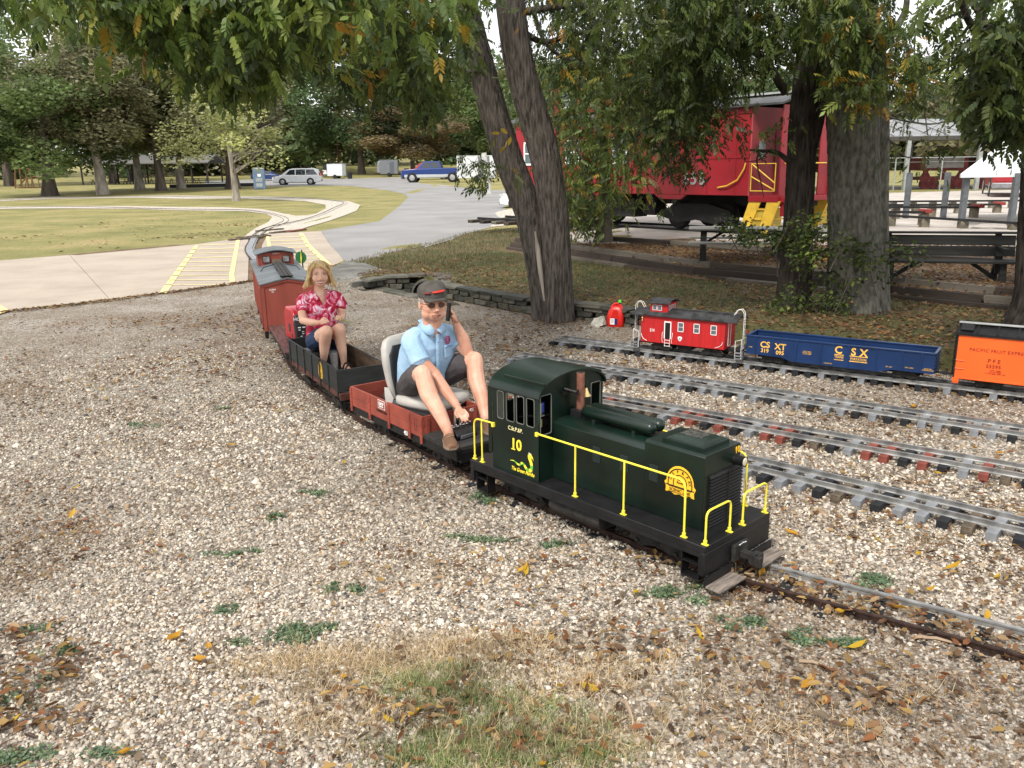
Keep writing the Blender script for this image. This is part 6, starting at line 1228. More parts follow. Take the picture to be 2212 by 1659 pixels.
vehicle('parked_minivan', 'white minivan parked in front of the silver car', 'minivan', vl(645, 399), .12, white_p, 5.0, van_low, van_gr, 1.95, (.95, 3.9), .34, van_w, sc=1.08, extra=lambda P, t, f: (lights(P, t, f, 1.95, 4.98, .85, .4), ws_(P, ((.88, 1.06), (1.58, 1.58)), f)))
sed_low = [(0, .3), (0, .6), (.15, .75), (1.2, .92), (4.2, .98), (4.6, .9), (4.65, .4), (4.3, .24), (.4, .24)]; sed_gr = [(1.15, .9), (1.95, 1.36), (2.3, 1.42), (3.2, 1.4), (4.1, .96)]; sed_w = [[(1.7, .98), (2.1, 1.32), (2.6, 1.34), (2.6, .98)], [(2.7, .98), (2.7, 1.34), (3.2, 1.32), (3.75, 1.0)]]
vehicle('parked_car', 'silver car whose nose shows behind the white minivan', 'car', vl(618, 396)+Vector((0, 3, 0)), .12, silver_p, 4.65, sed_low, sed_gr, 1.78, (.85, 3.6), .32, sed_w, sc=1.08, extra=lambda P, t, f: (lights(P, t, f, 1.78, 4.6, .7, .15), ws_(P, ((1.3, .98), (1.9, 1.33)), f)))
vehicle('parked_car', 'dark blue car mostly hidden behind the portable toilet', 'car', vl(572, 391)+Vector((0, 2, 0)), PI-.1, navy_p, 4.65, sed_low, sed_gr, 1.78, (.85, 3.6), .32, sed_w, sc=1.1, extra=lambda P, t, f: lights(P, t, f, 1.78, 4.6, .7, .15))
def truck_low(bedcut=True): return [(0, .45), (0, .95), (.15, 1.12), (1.5, 1.2), (3.6, 1.22), (3.62, 1.22), (5.8, 1.25), (5.82, .6), (5.4, .45)]
tr_gr = [(1.45, 1.18), (2.05, 1.78), (2.4, 1.86), (3.5, 1.84), (3.72, 1.2)]; tr_w = [[(1.85, 1.26), (2.2, 1.74), (2.75, 1.78), (2.75, 1.26)], [(2.85, 1.26), (2.85, 1.78), (3.4, 1.74), (3.55, 1.26)]]
def truck_extra(P, t, f, col2=None, w=2.0):
    lights(P, t, f, w, 5.8, .85, .3); ws_(P, ((1.6, 1.26), (2.02, 1.72)), f)
    P('bed_floor', MB().box(3.85, 5.7, -w/2+.12, w/2-.12, 1.2, 1.262), trimb, 0)
    if col2: P('lower_panel', MB().box(.3, 5.75, -w/2-.008, w/2+.008, .45, .68), col2, .01); P('side_step', MB().box(1.5, 3.9, -w/2-.08, w/2+.08, .38, .45), bump_m, .01)
vehicle('pickup_truck', 'blue and silver pickup truck parked beside the road', 'pickup truck', vl(938, 393), -.03, blue_p, 5.8, truck_low(), tr_gr, 2.0, (1.0, 4.7), .4, tr_w, sc=1.32, extra=lambda P, t, f: truck_extra(P, t, f, silver_p))
vehicle('pickup_truck', 'red pickup truck parked behind the blue one', 'pickup truck', vl(922, 389)+Vector((0, 3, 0)), -.03, redt_p, 5.8, truck_low(), tr_gr, 2.0, (1.0, 4.7), .4, tr_w, sc=1.35, extra=lambda P, t, f: truck_extra(P, t, f))
rtp = at(2212, 428, .43)
def rt_extra(P, t, f):
    truck_extra(P, t, f); P('tailgate', MB().box(5.8, 5.84, -.92, .92, .68, 1.22), redt_p, .02); P('rear_step_bumper', MB().box(5.8, 6.0, -1.02, 1.02, .4, .64), bump_m, .03); P('number_plate', MB().box(6.0, 6.01, -.17, .17, .44, .58), mat('number_plate', (.3, .36, .4), .5), .0)
    P('tailgate_badge', MB().box(5.84, 5.855, -.09, .09, .9, 1.08), bump_m, .02)
vehicle('pickup_truck', 'dark red pickup truck seen from behind under the white canopy edge', 'pickup truck', rtp+Vector((1.2, 3.0, 0)), -2.02, redt_p, 5.8, truck_low(), tr_gr, 2.0, (1.0, 4.7), .4, tr_w, sc=.95, extra=rt_extra)
vehicle('parked_car', 'white vehicle whose front wheel shows beside the leaning trunk', 'car', at(1172, 451, .0), -.1, white_p, 5.0, van_low, van_gr, 1.95, (.95, 3.9), .38, van_w, sc=.8, extra=lambda P, t, f: lights(P, t, f, 1.95, 4.98, .85, .4))
vehicle('parked_car', 'pale rounded car roof showing above the rail cars in the pavilion', 'car', Vector((at(*tr(1870, 1340), .43).x*1.25, Yp*1.25, .43)), 0.1, silver_p, 5.0, van_low, van_gr, 1.95, (.95, 3.9), .34, van_w, sc=1.15)
# jeep with folded camper beside it
jl = [(0, .45), (0, 1.05), (1.2, 1.12), (3.8, 1.12), (3.85, .5)]; jg = [(1.15, 1.1), (1.4, 1.8), (3.7, 1.85), (3.8, 1.1)]
def jx(P, t, f):
    P('spare_wheel', MB().lathe([(.36, 0), (.36, .2), (.2, .22)], 20, Matrix.Translation((3.85, 0, .95)) @ Matrix.Rotation(PI/2, 4, 'Y')), tyre, .01); P('soft_top', MB().box(1.35, 3.86, -.84, .84, 1.15, 1.9), trimb, .05); P('rear_window', MB().box(3.86, 3.87, -.6, .6, 1.3, 1.75), cglass, 0); lights(P, t, f, 1.8, 3.83, .8, .2)
vehicle('off_road_car', 'white off-road car with black soft top and spare wheel', 'off-road car', vl(711, 385), -1.35, white_p, 3.85, jl, jg, 1.8, (.8, 3.1), .42, [], sc=1.1, extra=jx)
def boxt(nm, label, px, py, L_, w, h, col, rz, door=None, vnose=False, roofc=None):
    p = vl(px, py); t = thing(nm, label, 'trailer', p, rz); k = 1.1
    part('box', MB().box(-L_/2, L_/2, -w/2, w/2, .45, h), col, t, .05)
    if vnose: part('nose', MB().prism([(-L_/2-.55, 1.1), (-L_/2-.4, h-.35), (-L_/2, h-.02), (-L_/2, .6), (-L_/2-.5, .75)], -w/2+.02, w/2-.02, 'y'), vnose, t, .06)
    if door: part('door', MB().box(L_*.05, L_*.05+.75, -w/2-.02, -w/2, .55, h-.25), door, t, .01)
    part('roof_edge', MB().box(-L_/2-.02, L_/2+.02, -w/2-.02, w/2+.02, h, h+.06), roofc or col, t)
    for s in (-1, 1): part('wheel', MB().lathe([(.34, 0), (.34, .14), (.1, .15)], 18, Matrix.Translation((0, s*(w/2-.1), .34)) @ Matrix.Rotation(-s*PI/2, 4, 'X')), tyre, t)
    part('drawbar', MB().beam((-L_/2, 0, .45), (-L_/2-1.1, 0, .42), .1, .08), trimb, t); return t
gtr = mat('grey_trailer_skin', (.16, .17, .19), .5); dgl = mat('silver_nose', (.3, .31, .33), .35, metal=.5)
boxt('camper_trailer', 'white folding camper trailer right behind the off-road car', 728, 386, 2.6, 2.1, 2.35, whiter, -.1)
boxt('cargo_trailer', 'small grey cargo trailer with rounded silver nose by the autumn tree', 842, 383, 3.0, 2.1, 2.75, gtr, .05, mat('slate_door', (.1, .11, .13), .5), dgl)
boxt('cargo_trailer', 'white cargo trailer with red and dark doors beside the pale post', 1030, 393, 4.6, 2.2, 3.0, whiter, .0, mat('faded_red_door', (.3, .08, .07), .6)); 
p = vl(1047, 397); o = part('open_door', MB().box(-.6, .6, -1.3, -1.24, .6, 2.8), gtr, None, .02); o.location = p; props(o, 'dark grey trailer door standing next to the white trailer', 'trailer door')
# portable toilet, bins, poles
ppos = vl(562, 409); pt2 = thing('portable_toilet', 'blue grey portable toilet standing on the grass near the pale trunk', 'portable toilet', ppos, .25); pb = mat('blue_grey_plastic', (.13, .19, .27), .5, .1, 2); pg = mat('grey_plastic_roof', (.3, .34, .36), .5)
part('body', MB().box(-.55, .55, -.55, .55, 0, 1.95), pb, pt2, .04); part('roof', MB().lathe([(.8, 1.95), (.78, 2.02), (.5, 2.12), (.1, 2.14)], 4, Matrix.Rotation(PI/4, 4, 'Z')), pg, pt2, .03); dd = part('door', MB().box(-.4, .4, -.58, -.55, .1, 1.85), pb, pt2, .02)
part('door_sign', MB().box(-.12, .2, -.59, -.58, 1.25, 1.5), vwht, dd); part('door_panel', MB().box(-.3, .3, -.6, -.58, .75, 1.1).box(-.3, .3, -.6, -.58, .25, .6), pg, dd, .02); part('side_panel', MB().box(-.57, -.55, -.4, .4, .2, 1.7), pg, pt2, .02)
for px, py, lab, m, h in ((756, 384, 'dark round trash can beside the camper trailer', trimb, 1.0), (748, 384.5, 'small olive bin between camper trailer and dark trash can', mat('olive_bin', (.1, .12, .09), .7), .9), (879, 383.5, 'dark square bin left of the blue pickup truck'.replace('left of', 'in front of'), trimb, 1.3)):
    p = vl(px, py); b = part('trash_can', MB().lathe([(.36, 0), (.42, h*.9), (.44, h*.92), (.44, h), (.38, h+.02)], 16), m, None); b.location = p; props(b, lab, 'trash can')
p = vl(735, 383); ltp = thing('lamp_post', 'tall wooden pole with a white lamp on top behind the camper trailer', 'lamp post', p); top = atY(717, 283, p.y).z-p.z
part('pole', MB().tube([(0, 0, 0), (-.35, 0, top)], [.2, .12], 10), mat('brown_pole', (.13, .07, .045), .85), ltp); part('lamp_shade', MB().ell((-.35, -.1, top+.25), (.28, .28, .35), 12, 8), whiter, ltp)
p = at(1057, 420); q = atY(1048, 330, p.y); o = part('pole', MB().tube([(0, 0, 0), (-.35, 0, q.z)], [.22, .2], 10), mat('pale_pole', (.5, .5, .47), .7), None); o.location = p; props(o, 'thick pale post standing by the road next to the leaning trunk', 'post')
# picnic shelter, beam and little details in the far grove
p = vl(320, 398); sh_ = thing('picnic_shelter', 'long low dark picnic shelter beneath the trees across the loop', 'shelter', p, .02)
shw = mat('shelter_wood', (.03, .024, .02), .85); part('roof', MB().prism([(-1.5, 3.0), (2.5, 4.2), (6.5, 3.0), (6.5, 2.85), (2.5, 4.0), (-1.5, 2.85)], -9.5, 9.5, 'x'), mat('shelter_roof', (.12, .12, .11), .8), sh_)
for i in range(9): part('post', MB().box(-9+i*2.25-.09, -9+i*2.25+.09, -.9, -.72, 0, 2.9), shw, sh_); part('post', MB().box(-9+i*2.25-.09, -9+i*2.25+.09, 5.7, 5.88, 0, 2.9), shw, sh_)
for i in range(7):
    t = copy_tree(tb_) if i else None
    if t is None:
        t = tb_ = thing('picnic_table', 'dark picnic table standing under the far shelter', 'picnic table', p, 0, 'picnic tables under the far shelter')
        part('table_top', MB().box(-.9, .9, -.38, .38, .7, .76), shw, t); part('seat_board', MB().box(-.9, .9, -.75, -.5, .4, .45), shw, t); part('seat_board', MB().box(-.9, .9, .5, .75, .4, .45), shw, t)
        for x in (-.6, .6): part('leg', MB().beam((x, -.6, 0), (x, -.1, .72), .08, .06, (1, 0, 0)), shw, t); part('leg', MB().beam((x, .6, 0), (x, .1, .72), .08, .06, (1, 0, 0)), shw, t)
    t.location = p+Vector((-8+i*2.6, 1.2+(i % 2)*2, 0))
p = vl(247, 394); o = part('trash_can', MB().box(-.5, .5, -.4, .4, 0, 1.5), trimb, None, .03); o.location = p+Vector((2.5, 1, 0)); props(o, 'dark box shaped bin at the near corner of the far shelter', 'trash can')
a = vl(367, 406); b = vl(555, 402); o = part('curb_timber', MB().beam((0, 0, .18), tuple(b-a+Vector((0, 0, .18))), .35, .36), mat('black_timber', (.022, .024, .03), .8), None, .02); o.location = a; props(o, 'long low black timber border lying behind the small pale tree', 'timber border')
p = vl(78, 406); sb_ = thing('footbridge', 'small brown arched bridge frame beyond the trees at the frame edge', 'bridge', p, .1); bw2 = mat('bridge_brown', (.14, .07, .03), .8)
part('deck', MB().box(-2, 2, -.6, .6, .0, .15), bw2, sb_); part('arch_rail', MB().tube([(-2, 0, .3), (-1.2, 0, 1.1), (0, 0, 1.4), (1.2, 0, 1.1), (2, 0, .3)], .09, 6), bw2, sb_)
for x in (-1.3, -.5, .5, 1.3): part('strut', MB().beam((x, 0, .1), (x*.75, 0, 1.2), .08, .08, (0, 1, 0)), bw2, sb_)
p = vl(54, 407); sw = thing('swing_frame', 'brown timber swing frame beside the small arched bridge', 'swing frame', p)
for x in (-1.2, -.4, .5, 1.2): part('leg', MB().beam((x, 0, 0), (x*.7, 0, 2.4), .14, .14, (0, 1, 0)), bw2, sw)
part('top_beam', MB().box(-1.1, 1.1, -.08, .08, 2.35, 2.5), bw2, sw)
# ================================================================ trees
def barkmat(nm, c1, c2, sc=6, st=(1, 1, .16), b=.9):
    m = mat(nm, c1, .95, .3, sc*3, col2=c2, stretch=st, detail=7, bump=b, bscale=sc*3, lo=.33, hi=.66, bdist=.03); m.node_tree.nodes['Principled BSDF'].inputs['Specular IOR Level'].default_value = .15; return m
bark = barkmat('furrowed_bark', (.13, .112, .098), (.032, .027, .023), 11); barkd = barkmat('dark_bark', (.07, .058, .05), (.022, .018, .015), 10); barkg = barkmat('grey_lichen_bark', (.16, .155, .13), (.06, .057, .048), 8, (1, 1, .4), .9)
barkp = barkmat('pale_bark', (.36, .32, .27), (.16, .14, .12), 1.2, (1, 1, .3)); barkb = barkmat('brown_bark', (.13, .11, .09), (.05, .04, .035), 1.2)
rtw = np.random.default_rng(11)
def ridged(P, R, n=96, ridge=.03, freq=34, seed=0, fl=None):
    "trunk swept along P with bark furrows cut into the surface"
    P = smooth_line(P, 14); R = np.interp(np.linspace(0, len(R)-1, len(P)), range(len(R)), R); m = len(P); V = np.zeros((m, n, 3)); prev = None
    ph = np.random.default_rng(seed).uniform(0, 6.28, 12); th = np.arange(n)*2*PI/n
    for i, p in enumerate(P):
        d = (P[min(i+1, m-1)]-P[max(i-1, 0)]).normalized(); u = d.cross(Vector((0, 1, 0))).normalized() if prev is None else (prev-d*prev.dot(d)).normalized(); prev = u; w = d.cross(u); s = i/14
        r = R[i]*(1+ridge*(np.abs(np.sin(freq*.5*th+ph[0]+1.1*np.sin(s*1.3+ph[1])+.8*np.sin(4*th+s*2.3)))-.6)*1.2+.02*np.sin(2*th+ph[2]+s)+.02*np.sin(3*th+ph[3]-s*.7)+.012*np.random.default_rng(seed*999+i).standard_normal(n))
        if fl: r = r*(1+fl[0]*np.exp(-s/fl[1])*(1+.45*np.sin(5*th+ph[4])))
        V[i] = np.array(p)+np.outer(np.cos(th)*r, np.array(u))+np.outer(np.sin(th)*r, np.array(w))
    i = np.arange(m-1)[:, None]*n; a = np.arange(n)[None]; F = np.stack([i+a, i+(a+1) % n, i+n+(a+1) % n, i+n+a], -1).reshape(-1, 4)
    return V.reshape(-1, 3), F
def join(parts_):
    V = []; F = []; k = 0
    for v, f in parts_: V.append(v); F.append(f+k); k += len(v)
    return np.vstack(V), np.vstack(F)
def tubes_np(list_, n=5):
    out = []
    for pts, r0, r1 in list_:
        P = np.array([tuple(p) for p in pts]); m = len(P); R = np.linspace(r0, r1, m); D = np.gradient(P, axis=0); D /= np.linalg.norm(D, axis=1)[:, None]+1e-9
        U = np.cross(D, [0.13, .97, .2]); U /= np.linalg.norm(U, axis=1)[:, None]+1e-9; Wv = np.cross(D, U); th = np.arange(n)*2*PI/n
        V = P[:, None]+R[:, None, None]*(np.cos(th)[None, :, None]*U[:, None]+np.sin(th)[None, :, None]*Wv[:, None])
        i = np.arange(m-1)[:, None]*n; a = np.arange(n)[None]; F = np.stack([i+a, i+(a+1) % n, i+n+(a+1) % n, i+n+a], -1).reshape(-1, 4); out.append((V.reshape(-1, 3), F))
    return join(out)
# one drooping compound leaf: stalk plus leaflets, length about 1 along +x
def spray(nl=5, lf=.34, w=.085, droop=.5, seed=0):
    r = random.Random(seed); V = []; F = []
    def leaflet(b, d, L_, up=(0, 0, 1)):
        b = Vector(b); d = Vector(d).normalized(); s = d.cross(Vector(up)).normalized(); n = s.cross(d); k = len(V); ww = w*r.uniform(.8, 1.15)
        V.extend([b, b+d*L_*.3+s*ww*.9-n*.02, b+d*L_*.68+s*ww*.75-n*.05, b+d*L_-n*.09, b+d*L_*.68-s*ww*.75-n*.05, b+d*L_*.3-s*ww*.9-n*.02]); F.extend([(k, k+1, k+2, k+3), (k, k+3, k+4, k+5)])
    def rp(t): return Vector((t, 0, -droop*t*t*.5))
    for i in range(nl):
        t = .28+.66*i/nl
        for s in (-1, 1): leaflet(rp(t+r.uniform(-.02, .02)), (.55, s*.8, -.35+r.uniform(-.25, .15)), lf*r.uniform(.8, 1.1))
    leaflet(rp(.95), (1, 0, -.5), lf*1.1); k = len(V); V.extend([Vector((0, -.008, 0)), Vector((0, .008, 0)), rp(.95)+Vector((0, .004, 0)), rp(.95)-Vector((0, .004, 0))]); F.append((k, k+1, k+2, k+3))
    return np.array([tuple(v) for v in V]), np.array(F)
def simple(sp):
    V, F = sp; n = (len(F)-1)//2; v = []; f = []
    for i in range(n): b = V[i*6:(i+1)*6]; k = len(v); v += [b[0], (b[1]+b[2])/2, b[3], (b[4]+b[5])/2]; f.append((k, k+1, k+2, k+3))
    return np.array(v), np.array(f)
SPR = [spray(5, .34, .085, .5, 1), spray(4, .38, .09, .9, 2), spray(6, .3, .07, .7, 3)]
GRN = np.array([(.07, .11, .024), (.11, .155, .032), (.165, .205, .045), (.045, .07, .02)]); SPS = [simple(q) for q in SPR]
YEL = np.array([(.42, .28, .03), (.35, .18, .025), (.3, .3, .05)])
def tints(n, rg, yel=.03, bright=(.25, .3, .2, .25), gain=1.):
    c = GRN[rg.choice(4, n, p=bright)]*rg.uniform(.8, 1.25, (n, 1)); y = rg.random(n) < yel; c[y] = YEL[rg.choice(3, y.sum())]*rg.uniform(.8, 1.2, (y.sum(), 1)); return c*gain
def poly_points(poly, n, rg):
    P = np.array(poly); lo, hi = P.min(0), P.max(0); out = []
    while len(out) < n:
        q = rg.uniform(lo, hi, (n*2, 2)); out += list(q[inpoly(q[:, 0], q[:, 1], poly)])
    return out[:n]
def hang(regions, seed):
    "leaf sprays clustered on drooping twigs inside outlined parts of a crown; returns mesh arrays and twig paths"
    rg = np.random.default_rng(seed); parts_ = []; tn = []; tw = []
    for (poly, Y0, Y1, ncl, per, size, yel, gain, sd) in regions:
        for (px, py) in poly_points(poly, ncl, rg):
            Y = rg.uniform(Y0, Y1); c = np.array(atY(px, py, Y)); n = max(2, int(per*rg.uniform(.6, 1.4))); off = rg.normal(0, 1, (n, 3))*np.array([sd, sd, sd*.75]); pos = c+off+[0, 0, size*.35]
            az = rg.uniform(0, 2*PI, n); tilt = rg.uniform(-.25, 1.15, n); k = rg.integers(0, 3)
            R = rotm(az, np.zeros(n)); ct, st = np.cos(tilt), np.sin(tilt); B = np.zeros((n, 3, 3)); B[:, 0, 0] = ct; B[:, 0, 2] = st; B[:, 1, 1] = 1; B[:, 2, 0] = -st; B[:, 2, 2] = ct; rl_ = rotm(np.zeros(n), rg.uniform(-.9, .9, n)); R = R @ B @ rl_
            t = tints(n, rg, 0, gain=gain)*rg.uniform(.75, 1.25)
            if rg.random() < yel*1.8: m_ = rg.random(n) < .22; t[m_] = YEL[rg.choice(3, m_.sum())]
            src = SPR if Y < 7.6 else SPS; V, F, TT = inst(src[k][0], src[k][1], pos, R, size*rg.uniform(.7, 1.25, n), t); parts_.append((V, F)); tn.append(TT)
            if rg.random() < .8:
                e = c+np.array([rg.uniform(-.3, .3), rg.uniform(-.2, .2), rg.uniform(.15, .5)])*size*2.2; tw.append(([e, (e+c)/2+rg.normal(0, .03, 3), c-np.array([0, 0, size*.6])], .006*size/.3, .002))
    V, F = join(parts_); return V, F, np.vstack(tn), tw
leaf_m = leafmat('walnut_leaf', (1, 1, 1)); leaf_far = leafmat('far_leaf', (1, 1, 1))
def tree(name, label, base, trunks, bark_m, regions, seed, branches=(), fl=(.45, .8), ridge=.035, group=None, cat='tree', n=96, crown_name='crown', mleaf=None, extra=None):
    t = thing(name, label, cat, base, 0, group); bz = np.array(base)
    parts_ = [ridged(P, R, n, ridge, seed=seed*10+i, fl=fl if i in (0, 1) and fl else None) for i, (P, R) in enumerate(trunks)]
    for i, (v, f) in enumerate(parts_): link('trunk' if i < 2 else 'limb', np_mesh('trunk', v-bz, f, bark_m, smooth=True), t)
    for pts, r0, r1 in branches: v, f = tubes_np([(smooth_line(pts, 5), r0, r1)], 8); link('branch', np_mesh('branch', v-bz, f, bark_m, smooth=True), t)
    if regions:
        V, F, TT, tw = hang(regions, seed)
        if extra is not None: V2, F2, T2 = extra; F = np.vstack([F, F2+len(V)]); V = np.vstack([V, V2]); TT = np.vstack([TT, T2])
        c = link(crown_name, np_mesh('crown', V-bz, F, mleaf or leaf_m, TT), t); c['kind'] = 'stuff'
        if tw: v, f = tubes_np(tw, 4); w_ = link('twigs', np_mesh('twigs', v-bz, f, bark_m, smooth=True), t); w_['kind'] = 'stuff'
    return t
def px3(pts, Y): return [atY(x, y, Y+(dy[0] if dy else 0)) for x, y, *dy in pts]
def over(n, x0, x1, y0, y1, z0, z1, size, seed, gain=.9):
    "unseen upper crown added to shade the ground: bigger clumps, same leaves"
    rg = np.random.default_rng(seed); c = np.c_[rg.uniform(x0, x1, n//14), rg.uniform(y0, y1, n//14), rg.uniform(z0, z1, n//14)]; pos = np.repeat(c, 14, 0)+rg.normal(0, .4, (n//14*14, 3)); m = len(pos)
    return inst(SPS[1][0], SPS[1][1], pos, rotm(rg.uniform(0, 6.28, m), rg.uniform(-1, 1, m), rg.uniform(.2, 1.2, m)), size*rg.uniform(.8, 1.3, m), tints(m, rg, .02, gain=gain))
# --- the double-trunked tree by the train; its crown hangs over the whole yard
b1 = Vector((.56, 10.44, 0)); YT = 10.5
main = tree('double_trunk_tree', 'big leafy tree with two leaning trunks and furrowed bark beside the stone wall', b1,
    [(px3([(1188, 708, 0), (1179, 640, 0), (1165, 560, 0), (1148, 480, 0.02), (1136, 438, 0.05), (1102, 354, .08), (1086, 307, .1), (1055, 205, .15), (1034, 123, .2), (1003, 10, .35), (978, -70, .5), (922, -300, .9)], YT), [.195, .185, .18, .18, .178, .175, .172, .168, .163, .155, .145, .1]),
     (px3([(1205, 708, -.1), (1204, 640, -.12), (1202, 560, -.14), (1198, 480, -.16), (1194, 438, -.16), (1180, 354, -.2), (1169, 307, -.2), (1139, 205, -.24), (1118, 123, -.27), (1101, 0, -.3), (1090, -150, -.3), (1085, -330, -.1)], YT), [.2, .19, .185, .182, .182, .18, .178, .176, .172, .168, .15, .1])],
    bark, [([(-30, -60), (-30, 10), (50, 25), (95, 10), (150, 60), (200, 80), (215, 20), (290, -60)], 4.8, 6.4, 26, 13, .165, .05, 1.5, .12),
     ([(100, 50), (110, 95), (150, 105), (160, 70)], 5.4, 6.2, 3, 7, .165, .1, 1.3, .08),
     ([(225, -60), (215, 10), (255, 30), (280, 80), (340, 120), (400, 95), (470, 120), (560, 100), (640, 80), (760, 60), (900, -60)], 5.0, 7.0, 108, 20, .165, .05, 1.6, .15),
     ([(440, 130), (455, 195), (495, 215), (540, 190), (590, 140), (580, 100)], 5.2, 6.4, 15, 15, .165, .05, 1.2, .1),
     ([(610, -60), (600, 80), (690, 110), (740, 150), (800, 170), (860, 165), (930, 190), (965, 190), (985, 90), (985, -60)], 6.6, 9.4, 110, 20, .165, .06, 1.0, .18),
     ([(885, 170), (890, 230), (925, 275), (955, 280), (965, 220)], 7.5, 9., 11, 12, .17, .05, 1., .11), ([(990, -40), (1000, 60), (1030, 90), (1060, 20), (1050, -40)], 9.4, 10.1, 9, 9, .17, .08, 1., .1),
     ([(790, 150), (800, 190), (850, 200), (860, 165)], 7.5, 8.6, 6, 11, .17, .05, .9, .12),
     ([(1000, 350), (1005, 392), (1040, 405), (1075, 375), (1040, 330)], 8.4, 9.4, 9, 8, .15, .05, .9, .1),
     ([(1130, -60), (1140, 150), (1260, 200), (1300, -60)], 10.9, 13, 30, 18, .19, .07, .8, .2), ([(1180, -60), (1215, 120), (1250, 180), (1330, 190), (1420, 180), (1560, 140), (1620, 70), (1620, -60)], 8.6, 12.5, 100, 22, .175, .07, .9, .24)],
    21, branches=[(px3([(1110, 30, -.3), (1200, 15, -.2), (1290, 12, 0)], YT), .05, .02), (px3([(1115, 60, -.3), (1170, 90), (1220, 80), (1290, 60)], YT), .045, .012), (px3([(1150, 20), (1180, 95), (1240, 130), (1310, 95)], YT), .03, .01), (px3([(1010, 60), (960, 10), (900, -20)], YT), .06, .03), (px3([(1040, 150), (1000, 160), (975, 190)], YT), .03, .01), (px3([(1150, 330), (1163, 310), (1178, 290)], YT-.2), .03, .02),
      ([(-.8, 10, 5.), (-2, 8, 4.6), (-3.2, 6.4, 4.), (-3.9, 5.4, 3.6)], .1, .02), ([(.3, 10, 5.), (-.6, 7.8, 4.9), (-1.4, 6.2, 4.3)], .1, .02), ([(-1.0, 10.8, 4.8), (-1.6, 8.8, 4.3), (-1.9, 7, 3.8)], .07, .02)],
    fl=(.22, .9), extra=over(700, -6.5, 6, 4.5, 13, 5.4, 8.5, .45, 5))  # overhead leaf clumps out of view, added for shading
part('bare_wood_scar', MB().tube([Vector(q)-b1 for q in px3([(1156, 500, -.19), (1162, 540, -.2), (1168, 590, -.215), (1176, 650, -.23)], YT)], [.012, .034, .03, .01], 8), mat('bare_wood', (.3, .26, .22), .85, .3, 10, bump=.4, stretch=(1, 1, .2)), main, smooth=60)
# yellow leaves hung up between the trunks
yl = []; rg = np.random.default_rng(4)
for (x, y) in ((1085, 275), (1075, 290), (1090, 300), (1100, 290), (1070, 302), (1083, 262), (1095, 282)): yl.append(np.array(atY(x, y, 10.1)))
V, F, TT = inst(SPR[0][0][:6], SPR[0][1][:2], np.array(yl), rotm(rg.uniform(0, 6, 7), rg.uniform(-1, 1, 7), rg.uniform(.6, 1.5, 7)), np.full(7, .32), YEL[rg.choice([0, 0, 2], 7)]); V, F, TT = V, F, TT
o = link('yellow_leaves', np_mesh('yellow_leaves', V-np.array(b1), F, leaf_m, TT), main); o['kind'] = 'stuff'
# --- small leafy tree in front of the caboose
b2 = hit(1303, 524); Y2 = b2.y
tree('small_tree', 'small leafy tree with yellowing leaves standing in front of the big red caboose', b2,
    [(px3([(1304, 530), (1306, 480), (1308, 420), (1303, 340), (1298, 260), (1300, 180), (1310, 90), (1320, 0)], Y2), [.16, .13, .115, .1, .09, .08, .07, .05])], barkb,
    [([(1130, 130), (1150, 250), (1215, 300), (1210, 420), (1225, 490), (1270, 510), (1330, 430), (1380, 430), (1400, 370), (1450, 330), (1440, 200), (1400, 120)], Y2-2.4, Y2+.6, 190, 14, .22, .16, 1.1, .24),
     ([(1225, 280), (1225, 450), (1280, 470), (1300, 330), (1290, 260)], Y2-1.6, Y2-.3, 26, 11, .22, .12, 1.4, .2),
     ([(1330, 420), (1340, 460), (1420, 470), (1440, 430)], Y2-1, Y2, 5, 7, .2, .1, 1., .18)], 31,
    branches=[(px3([(1300, 260), (1330, 230), (1350, 190)], Y2), .05, .02), (px3([(1302, 300), (1270, 250), (1250, 200)], Y2), .04, .015), (px3([(1303, 240), (1285, 210), (1280, 170)], Y2), .04, .02), (px3([(1225, 240), (1240, 300), (1260, 350), (1270, 390)], Y2-1.8), .02, .006)])
# --- dark trunk and thick grey trunk
b3 = Vector((4.35, 10.5, .12)); Y3 = 10.5
tree('dark_tree', 'dark barked tree with a bare side branch in front of the caboose end', b3,
    [(px3([(1712, 720), (1716, 640), (1721, 560), (1727, 430), (1731, 330), (1735, 240), (1748, 130), (1765, 0), (1780, -200)], Y3), [.21, .195, .18, .165, .165, .16, .16, .165, .15]),
     (px3([(1738, 340), (1755, 300), (1772, 240), (1785, 150), (1800, 60), (1830, -60)], Y3-.05), [.08, .075, .06, .055, .05, .04])], barkd,
    [([(1400, -60), (1410, 130), (1390, 210), (1440, 300), (1490, 340), (1530, 260), (1570, 190), (1600, 120), (1600, -60)], 8.8, 12., 135, 20, .18, .03, .6, .23),
     ([(1430, 300), (1430, 360), (1465, 375), (1500, 320), (1530, 270)], 9.2, 10.6, 11, 12, .18, .03, .6, .17),
     ([(1610, -60), (1630, 60), (1620, 110), (1660, 180), (1700, 170), (1790, 120), (1800, -60)], 8.6, 10.2, 48, 16, .18, .06, 1.0, .17),
     ([(1640, 290), (1650, 320), (1700, 330), (1700, 280)], 9.8, 10.2, 4, 6, .15, .2, 1.2, .12)], 41,
    branches=[(px3([(1705, 350), (1680, 330), (1650, 326), (1620, 324)], Y3-.1), .035, .012), (px3([(1640, 326), (1635, 350), (1645, 400), (1650, 428)], Y3-.1), .012, .004), (px3([(1660, 327), (1640, 345), (1610, 350)], Y3-.1), .01, .004), (px3([(1700, 200), (1640, 120), (1560, 60)], Y3), .06, .02), (px3([(1735, 250), (1715, 310), (1712, 340)], Y3-.25), .04, .03)],
    fl=(.3, 1.2), extra=over(450, 1.5, 9, 6.5, 13.5, 5.2, 8.2, .5, 6))
b4 = Vector((5.05, 10.0, .12)); Y4 = 10.15
